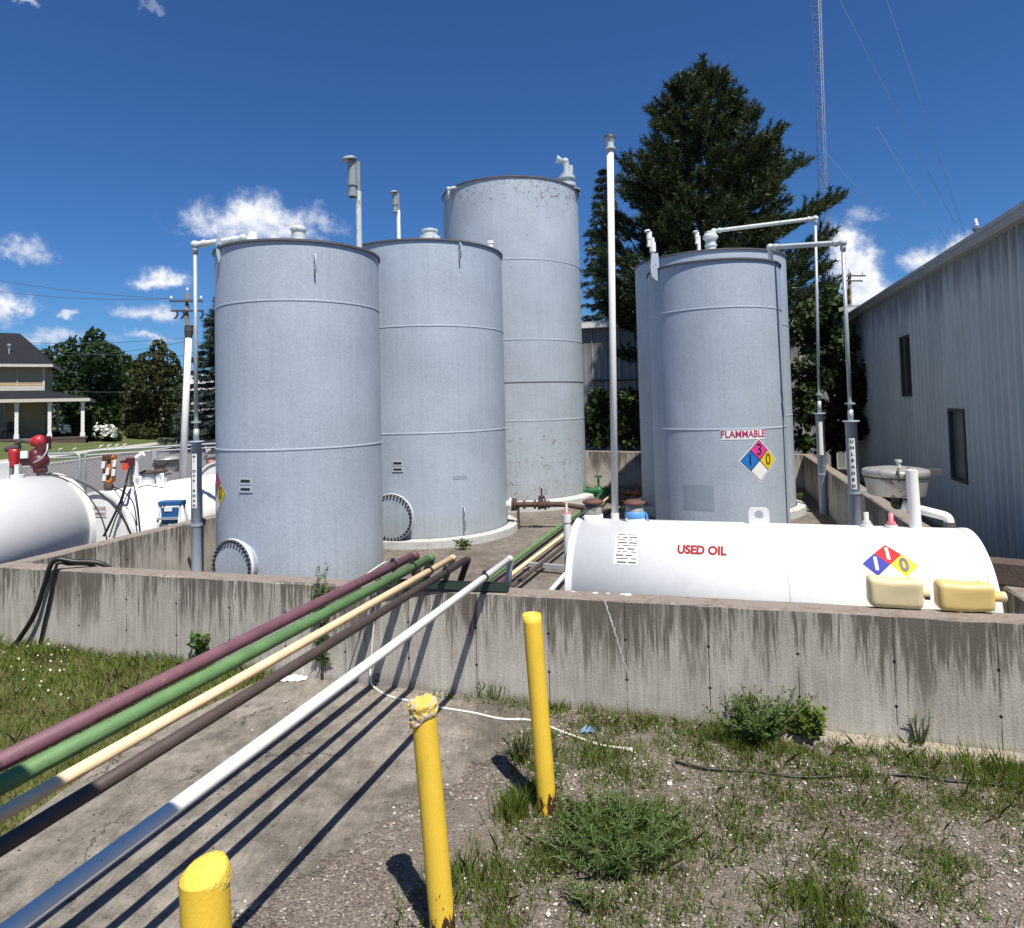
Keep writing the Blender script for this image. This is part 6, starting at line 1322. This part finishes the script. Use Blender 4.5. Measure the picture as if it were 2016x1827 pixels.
# house shrubs
Y = 43.5
def shrub(label, px, Y, bl, leaf, nper, mat, seed, flowers=None, cat='shrub'):
    rng = np.random.default_rng(seed); b0 = at(px, 860, Y); o = thing('shrub', label, cat, (b0.x, Y, lawnz(b0.x)), 'shrubs'); P = []
    for (x, y, r, ky) in bl:
        c = np.array(Pt(x, y, Y)); rr = np.array((r, r, r*ky))*Y/1300; k = int(nper*r/14); u = rnd_unit(k, rng); P.append(c+u*rr*(.7+.35*rng.random((k, 1))))
    npmesh('foliage', leaf_quads(np.concatenate(P), leaf, rng), mat, o)
    if flowers:
        Q = []
        for (x, y) in flowers: c = np.array(Pt(x, y, Y-.9)); Q.append(c+rng.normal(size=(9, 3))*.06)
        npmesh('flower_heads', leaf_quads(np.concatenate(Q), .15, rng, .9), M['petal'], o)
fl_ = [(184+rg_.random()*44, 838+rg_.random()*22) for _ in range(46)]
shrub('round shrub covered in white blossom at the end of the house porch', 205, 44, [(205, 858, 26, .8), (190, 862, 18, .7), (222, 862, 16, .7)], .17, 900, M['decid'], 41, fl_)
shrub('dark green bush beside the porch left of the white blossom', 150, 43, [(150, 845, 24, 1), (165, 838, 18, 1.2), (140, 858, 22, .7), (178, 828, 8, 1.6), (118, 862, 18, .6)], .2, 900, M['decid'], 42, [(122+rg_.random()*14, 838+rg_.random()*12) for _ in range(12)])
shrub('low dark bush at the foot of the cedar', 268, 47, [(268, 850, 18, .9), (290, 856, 20, .7)], .2, 900, M['cedar'], 43)
# maple growing between the far wall and the right building
rng = np.random.default_rng(9); MYY = 17.6; mxb = at(1640, 870, MYY); mp = tree('maple_tree', 'dense leafy young maple between the far wall and the corrugated building', (mxb.x, MYY, 0)); P = []
def px_leaves(L, Y, n, spread, rng):
    Q = []
    for (x, y, rx, ry, w_) in L:
        k = int(n*w_); u = rng.normal(size=(k, 3)); u /= np.linalg.norm(u, axis=1, keepdims=True); rad = rng.random((k, 1))**.4; c = np.array(Pt(x, y, Y)); Q.append(c+u*rad*np.array((rx*Y/1300, spread, ry*Y/1300)))
    return np.concatenate(Q)
P = px_leaves([(1590, 640, 34, 50, 1), (1625, 610, 30, 40, .8), (1640, 680, 44, 60, 1.4), (1600, 740, 44, 60, 1.3), (1660, 750, 44, 60, 1.4), (1600, 820, 46, 60, 1.3), (1650, 830, 50, 55, 1.3), (1700, 760, 24, 40, .5), (1705, 800, 26, 30, .5), (1690, 830, 30, 40, .5), (1735, 775, 22, 12, .25), (1720, 782, 24, 14, .25), (1640, 590, 20, 30, .4), (1610, 870, 60, 25, .6)], MYY, 1250, .75, rng)
keep = np.array([mnoise.noise(Vector(q)*2.3) > -.04 for q in P]); P = P[keep]
npmesh('crown', leaf_quads(P, .15, rng, .8), M['maple'], mp)
mb = MB(); mb.tube([Vector((mxb.x, MYY, 0)), Vector(Pt(1635, 760, MYY)), Vector(Pt(1630, 620, MYY))], [.08, .05, .015], 8)
for (x, y) in ((1595, 720), (1690, 760), (1660, 660), (1735, 775), (1600, 640)): mb.tube([Vector(Pt(1637, y+70, MYY)), Vector(Pt((x+1637)/2, y+20, MYY)), Vector(Pt(x, y, MYY))], [.03, .02, .008], 6)
part(mp, 'trunk', mb, M['bark'])
# grape-like bushes behind the far wall
vy = 20.3
for (lab, L, bx_, sd) in (('leafy dark bush behind the far wall just right of the tallest tank', [(1180, 790, 22, 30, 1), (1165, 830, 18, 40, .8), (1195, 830, 20, 36, .7), (1175, 865, 26, 20, .6)], 1178, 51), ('brighter leafy bush behind the far wall right of the white vent pole', [(1235, 790, 26, 26, 1), (1250, 820, 16, 36, .8), (1222, 840, 16, 26, .4), (1240, 868, 26, 18, .6)], 1235, 52)):
    rng = np.random.default_rng(sd); b0 = at(bx_, 880, vy); o = thing('bush', lab, 'bush', (b0.x, vy, 0), 'bushes behind the far wall'); npmesh('foliage', leaf_quads(px_leaves(L, vy, 420, .5, rng), .15, rng, .8), M['maple'], o)
    mb = MB()
    for k in range(3): mb.tube([Vector((b0.x+.1*k-.1, vy, 0)), Vector(Pt(bx_-12+12*k, 840, vy)), Vector(Pt(bx_-16+16*k, 790, vy))], [.03, .02, .008], 6)
    part(o, 'stem', mb, M['bark'])

# ------------------------------------------------------------------ weeds and grass near the camera
def blades(P, h, w_, rng, lean=.5):
    n = len(P); a = rng.random(n)*2*PI; H_ = h*(.5+.9*rng.random(n)); l = (lean*rng.random(n))*H_; b = rng.random(n)*2*PI
    t = P+np.stack([np.cos(b)*l, np.sin(b)*l, H_], 1); m = P+np.stack([np.cos(b)*l*.35, np.sin(b)*l*.35, H_*.55], 1); s = np.stack([np.cos(a), np.sin(a), np.zeros(n)], 1)*w_
    return np.stack([P-s, P+s, m+s*.7, t, m-s*.7], 1)
GR = np.array(gp(0, 1262)[:2]); 
def inpoly(x, y, poly):
    c = False; n = len(poly); j = n-1
    for i in range(n):
        if ((poly[i][1] > y) != (poly[j][1] > y)) and x < (poly[j][0]-poly[i][0])*(y-poly[i][1])/(poly[j][1]-poly[i][1])+poly[i][0]: c = not c
        j = i
    return c
slabpoly = [(x, y) for x, y, _ in poly]
edgeL = [gp(575, 1312), gp(503, 1345), gp(400, 1396), gp(264, 1462), gp(150, 1540), gp(66, 1600), gp(0, 1655), Vector((-3.2, 1.6, 0)), Vector((-6.5, 1.6, 0)), Vector((-9, 8, 0)), W(TL-.3, 0), W(TL, -.02), W(-4.3, -.02)]
eL = [(p.x, p.y) for p in edgeL]; rng = np.random.default_rng(77)
def scatter(n, x0, x1, y0, y1, fn):
    X = rng.random(n)*(x1-x0)+x0; Yv = rng.random(n)*(y1-y0)+y0; out = []
    for x, y in zip(X, Yv):
        d_ = fn(x, y)
        if d_ > 0 and rng.random() < d_: out.append((x, y, .002))
    return np.array(out)
def lawn_d(x, y):
    if not inpoly(x, y, eL): return 0
    v = mnoise.noise(Vector((x*1.6, y*1.6, 3))); return .55+.45*v+.25*(mnoise.noise(Vector((x*5, y*5, 1))))
P = scatter(150000, -8.5, -1.8, 2., 8.2, lawn_d)
hv = np.array([.04+.045*max(0, mnoise.noise(Vector((x*2.2, y*2.2, 7)))+.2) for x, y, _ in P]); near = np.array([(Vector((x, y, 0))-W(0, 0)).dot(nW) > -.25 for x, y, _ in P])
hv = hv*(1+.8*near)
prop(npmesh('grass', blades(P, hv, .0042, rng, .9), M['grass'], None, (-4, 5, 0)), kind='stuff')
D_ = P[np.array([mnoise.noise(Vector((x*2.7+4, y*2.7, 2))) > .12 for x, y, _ in P])]; D_ = D_[rng.random(len(D_)) < .4]; prop(npmesh('dry_grass', blades(D_, .10, .0028, rng, 1.1), M['dry'], None, (-4, 5, 0)), kind='stuff')
gs = MB(); gs.add([(x, y, .003) for x, y in eL], [tuple(range(len(eL)))]); M['thatch'] = slabmat('thatch_soil', (.07, .07, .025), (.14, .125, .055), (.12, .095, .06)); g2 = tri_fill(gs)
if sum((g2.v[f[1]][0]-g2.v[f[0]][0])*(g2.v[f[2]][1]-g2.v[f[0]][1])-(g2.v[f[1]][1]-g2.v[f[0]][1])*(g2.v[f[2]][0]-g2.v[f[0]][0]) for f in g2.f) < 0: g2.f = [f[::-1] for f in g2.f]
struct('turf', g2, M['thatch'])
# patchy grass on the gravel
spots = [(1110, 1395, .40, .9), (1150, 1430, .45, .8), (1200, 1410, .35, .6), (1300, 1425, .5, .8), (1400, 1450, .5, .7), (1500, 1480, .45, .9), (1600, 1475, .4, .9), (1700, 1490, .45, .8), (1800, 1500, .4, .8), (1900, 1520, .4, .9), (2000, 1535, .4, 1), (1020, 1470, .28, 1), (1050, 1530, .3, 1), (1010, 1600, .20, .9),
         (1180, 1530, .40, .75), (1260, 1560, .35, .5), (1100, 1620, .30, .8), (1060, 1700, .26, 1), (930, 1720, .20, .9), (960, 1800, .28, 1), (1080, 1800, .3, .7), (1200, 1790, .25, .7), (1330, 1760, .22, .9), (1420, 1700, .20, .8), (1480, 1640, .22, .7), (1620, 1790, .26, 1), (1650, 1830, .25, 1), (1790, 1720, .22, .9), (1830, 1700, .2, .8), (1600, 1680, .3, .6), (1500, 1560, .4, .65), (1680, 1560, .4, .7), (1800, 1570, .4, .7), (1900, 1590, .35, .6), (1700, 1640, .35, .5), (1215, 1640, .5, 1), (1160, 1580, .4, .9), (1300, 1620, .35, .8), (1560, 1800, .2, .5), (870, 1390, .16, .5), (960, 1375, .2, .8), (1000, 1380, .15, .8)]
SP = [(gp(x, y), r, w_) for x, y, r, w_ in spots]
def patch_d(x, y):
    if (Vector((x, y, 0))-W(0, 0)).dot(nW) > -.01: return 0
    v = 0
    for c, r, w_ in SP:
        dd = ((x-c.x)**2+(y-c.y)**2)/(r*r)
        if dd < 4: v = max(v, w_*math.exp(-dd*1.3))
    n = mnoise.noise(Vector((x*4.5, y*4.5, 5)))*.9+mnoise.noise(Vector((x*13, y*13, 8)))*.7
    v = max(0, v*(.55+.9*n)+.035*(n > .15)); 
    if inpoly(x, y, slabpoly) and (Vector((x, y, 0))-W(0, 0)).dot(nW) < -.12: v *= .06
    return v
P = scatter(150000, -.9, 4.6, 2.4, 5.7, patch_d); P = P[rng.permutation(len(P))]
hh_ = np.array([.03+.06*max(0, .35+mnoise.noise(Vector((x*2.3, y*2.3, 4)))) for x, y, _ in P])
prop(npmesh('grass_tufts', blades(P, hh_, .0029, rng, 1.05), M['grass'], None, (1.5, 4, 0)), kind='stuff')
D_ = P[rng.random(len(P)) < .18]; prop(npmesh('dry_grass', blades(D_+rng.normal(size=D_.shape)*[.02, .02, 0], .08, .0026, rng, 1.2), M['dry'], None, (1.5, 4, 0)), kind='stuff')
# clumps of longer grass: each one is a plant of its own
def clump(name, label, px, py, n, h, w_, r, seed, mat='grass', lean=.7):
    rg2 = np.random.default_rng(seed); c = gp(px, py); Q = np.stack([c.x+rg2.normal(size=n)*r, c.y+rg2.normal(size=n)*r*.8, np.full(n, .002)], 1)
    o = thing(name, label, 'plant', c, 'weeds and grass clumps along the wall'); npmesh('foliage', blades(Q, h, w_, rg2, lean), M[mat], o); return o
clump('grass_clump', 'bright tall grass clump at the right edge below the wall', 1965, 1540, 240, .13, .0032, .14, 61); clump('grass_clump', 'bright grass clump at the bottom right near the black cable end', 1630, 1805, 260, .10, .0032, .14, 62)
clump('grass_clump', 'bright grass clump at the bottom just right of the crumbling bollard', 935, 1740, 240, .11, .0032, .12, 63); clump('grass_clump', 'upright grass clump at the foot of the hollow bollard on its left', 1008, 1610, 260, .13, .0034, .05, 64); clump('grass_clump', 'small grass clump against the wall behind the two taller bollards', 975, 1372, 220, .14, .003, .05, 66)
def stalkweed(name, label, px, py, hgt, n_st, leaf, per, spread, seed, aspect=.22, mat='weed', lean=.15, base_r=None):
    rg2 = np.random.default_rng(seed); c = gp(px, py); o = thing(name, label, 'plant', c, 'weeds and grass clumps along the wall'); mb = MB(); L = []
    for k in range(n_st):
        a = rg2.random()*2*PI; b = c+Vector((math.cos(a), math.sin(a), 0))*(base_r or spread*.25)*rg2.random()**.6; hk = hgt*(.65+.4*rg2.random()) if k else hgt; t = b+Vector((math.cos(a)*spread*rg2.random(), math.sin(a)*spread*.6*rg2.random(), hk))
        if (c-W(0, 0)).dot(nW) < 0 and (t-W(0, 0)).dot(nW) > -.03: t -= nW*((t-W(0, 0)).dot(nW)+.04)
        mid = b.lerp(t, .5)+Vector((rg2.normal()*.02, rg2.normal()*.02, .02)); mb.tube([b, mid, t], [.006, .005, .002], 6)
        for i in range(per):
            f = .12+.88*rg2.random(); p = (b.lerp(mid, f*2) if f < .5 else mid.lerp(t, f*2-1)); d = Vector((rg2.normal(), rg2.normal(), .55+.4*rg2.random())).normalized(); l = leaf*(1.25-.75*f)*(.6+.7*rg2.random()); s = d.cross(Vector(rg2.normal(size=3))).normalized()*l*aspect*.5; e = p+d*l-Vector((0, 0, l*.18)); m = p+d*l*.5+Vector((0, 0, l*.08))
            L.append([p, m+s, e, m-s])
    part(o, 'stem', mb, M['stem']); npmesh('foliage', np.array(L), M[mat], o); return o
wq = gp(628, 1336)
stalkweed('tall_weed', 'tall thin weed standing against the wall behind the pipes', 634, 1338, .98, 7, .085, 70, .10, 71)
stalkweed('leafy_weed', 'broad leaved weed at the wall foot left of the purple pipe', 395, 1312, .30, 6, .13, 11, .10, 72, .55)
stalkweed('bushy_weed', 'big bushy green weed against the wall right of the bollards', 1500, 1462, .32, 46, .075, 36, .36, 73, .2); stalkweed('leafy_weed', 'lighter leafy weed at the right side of the big bushy weed', 1590, 1460, .24, 20, .075, 22, .15, 74, .5, 'grass')
stalkweed('feathery_weed', 'large feathery grey green weed spreading on the gravel in the foreground', 1212, 1672, .17, 110, .06, 34, .22, 75, .14, base_r=.27)
stalkweed('feathery_weed', 'small feathery weed at the bottom below the large feathery one', 1165, 1790, .12, 14, .05, 20, .16, 76, .10)
stalkweed('dry_weed', 'spindly brown weed beside the hollow bollard on its slab side', 1028, 1500, .26, 16, .05, 16, .14, 77, .14, 'dry'); stalkweed('leafy_weed', 'small weed growing at the wall below the white pipe', 745, 1350, .10, 5, .06, 12, .06, 78, .4); stalkweed('dry_weed', 'thin reddish weed against the wall at the far right', 1812, 1478, .30, 6, .05, 12, .08, 79, .12, 'dry')
stalkweed('leafy_weed', 'little weed growing at the wall under the green pipe', 512, 1318, .34, 4, .06, 12, .05, 80, .5)
# weeds inside the enclosure
for (lab, x, y, h_, sd) in (('weed at the foot of the tall tank just right of the second tank', 1018, 1006, .16, 81), ('wider weed at the foot of the tall tank', 1052, 1004, .13, 82), ('weed at the left side of the right front tank', 1268, 1010, .30, 83), ('weed growing by the second tank ring beside its lug', 912, 1082, .16, 84), ('weed beside the ring of the hidden right tank', 1572, 985, .16, 85)):
    stalkweed('weed', lab, x, y, h_, 7, .10, 14, .16, sd, .35)
# loose stones -------------------------------------------------------
def stones(P, S, rng):
    base = np.array([(1, 0, 0), (0, 1, 0), (-1, 0, 0), (0, -1, 0), (0, 0, .75), (0, 0, -.5)]); F_ = [(0, 1, 4), (1, 2, 4), (2, 3, 4), (3, 0, 4)]
    n = len(P); V = base[None]*(1+.5*(rng.random((n, 6, 3))-.5))*S[:, None, None]; a = rng.random(n)*2*PI; c, s = np.cos(a), np.sin(a); st = .65+.7*rng.random(n)
    X = V[:, :, 0]*st[:, None]; Yv = V[:, :, 1]; V2 = np.stack([X*c[:, None]-Yv*s[:, None], X*s[:, None]+Yv*c[:, None], V[:, :, 2]], 2)+P[:, None, :]
    vs = V2.reshape(-1, 3); fs = np.concatenate([np.array(F_)+6*i for i in range(n)]) if n < 1 else (np.array(F_)[None]+6*np.arange(n)[:, None, None]).reshape(-1, 3); return vs, fs
def stone_d(x, y):
    if (Vector((x, y, 0))-W(0, 0)).dot(nW) > -.03: return 0
    v = .55+.8*mnoise.noise(Vector((x*1.7, y*1.7, 12)))+.5*mnoise.noise(Vector((x*6, y*6, 2)))
    if inpoly(x, y, eL): v *= .05
    if inpoly(x, y, slabpoly):
        # stones spill over the near edge of the slab
        e = gp(900, 1590); dx = (Vector((x, y, 0))-gp(985, 1515)); ln = (gp(505, 1800)-gp(985, 1515)).normalized(); nn_ = Vector((-ln.y, ln.x, 0)); di = abs(dx.dot(nn_)); v *= .55*math.exp(-(di/.28)**2)+.012
    return v
P = scatter(52000, -2.2, 4.6, 1.6, 5.6, stone_d); S_ = .0035+.0075*rng.random(len(P))**2.2; big_ = rng.random(len(P)) < .012; S_[big_] *= 1.7
P[:, 2] = .004+S_*.25; vs, fs = stones(P, S_, rng); me = bpy.data.meshes.new('gravel_stones'); me.vertices.add(len(vs)); me.vertices.foreach_set('co', vs.astype(np.float32).ravel()); me.loops.add(fs.size); me.loops.foreach_set('vertex_index', fs.astype(np.int32).ravel())
me.polygons.add(len(fs)); me.polygons.foreach_set('loop_start', np.arange(0, fs.size, 3, dtype=np.int32)); me.polygons.foreach_set('loop_total', np.full(len(fs), 3, dtype=np.int32)); me.update(calc_edges=True); me.validate(); me.materials.append(M['stone'])
go = bpy.data.objects.new('gravel_stones', me); COL.objects.link(go); prop(go, kind='stuff')
# flat leafy ground weeds and brown litter
rng = np.random.default_rng(55)
Q = scatter(26000, -.9, 4.6, 2.4, 5.7, lambda x, y: patch_d(x, y)*.9 if mnoise.noise(Vector((x*3.1, y*3.1, 9))) > -.05 else 0)
Q = np.repeat(Q, 2, 0)+rng.normal(size=(len(Q)*2, 3))*[.02, .02, .008]; Q[:, 2] = .006+abs(Q[:, 2]); prop(npmesh('ground_weeds', leaf_quads(Q, .026, rng, .6), M['weed'], None, (1.5, 4, 0)), kind='stuff')
Q = scatter(5200, -3., 4.6, 1.8, 5.9, lambda x, y: (.55 if inpoly(x, y, slabpoly) else .9)*max(0, .35+mnoise.noise(Vector((x*2, y*2, 6)))) if (Vector((x, y, 0))-W(0, 0)).dot(nW) < -.02 and not inpoly(x, y, eL) else 0)
Q[:, 2] = .009; lq = leaf_quads(Q, .018, rng, .55); lq[:, :, 2] = .008+(lq[:, :, 2]-.009)*.35+.004; M['litterbrown'] = leafmat('brown_litter', (.03, .02, .014), (.09, .06, .038), (.16, .12, .08), .05, .8, 3); prop(npmesh('leaf_litter', lq, M['litterbrown'], None, (1.5, 4, 0)), kind='stuff')
# tiny white clover heads in the left turf
rng = np.random.default_rng(90); Q = []
for k in range(70):
    p = gp(rng.random()*150-10, 1275+rng.random()*120); 
    if inpoly(p.x, p.y, eL): Q.append((p.x, p.y, .06+.05*rng.random()))
if Q: prop(npmesh('clover_heads', leaf_quads(np.array(Q), .018, rng, 1.), M['petal'], None, (-4, 5, 0)), kind='stuff')
cy_ = scene.cycles; cy_.max_bounces = 6; cy_.diffuse_bounces = 3; cy_.glossy_bounces = 3; cy_.transmission_bounces = 3; cy_.transparent_max_bounces = 6
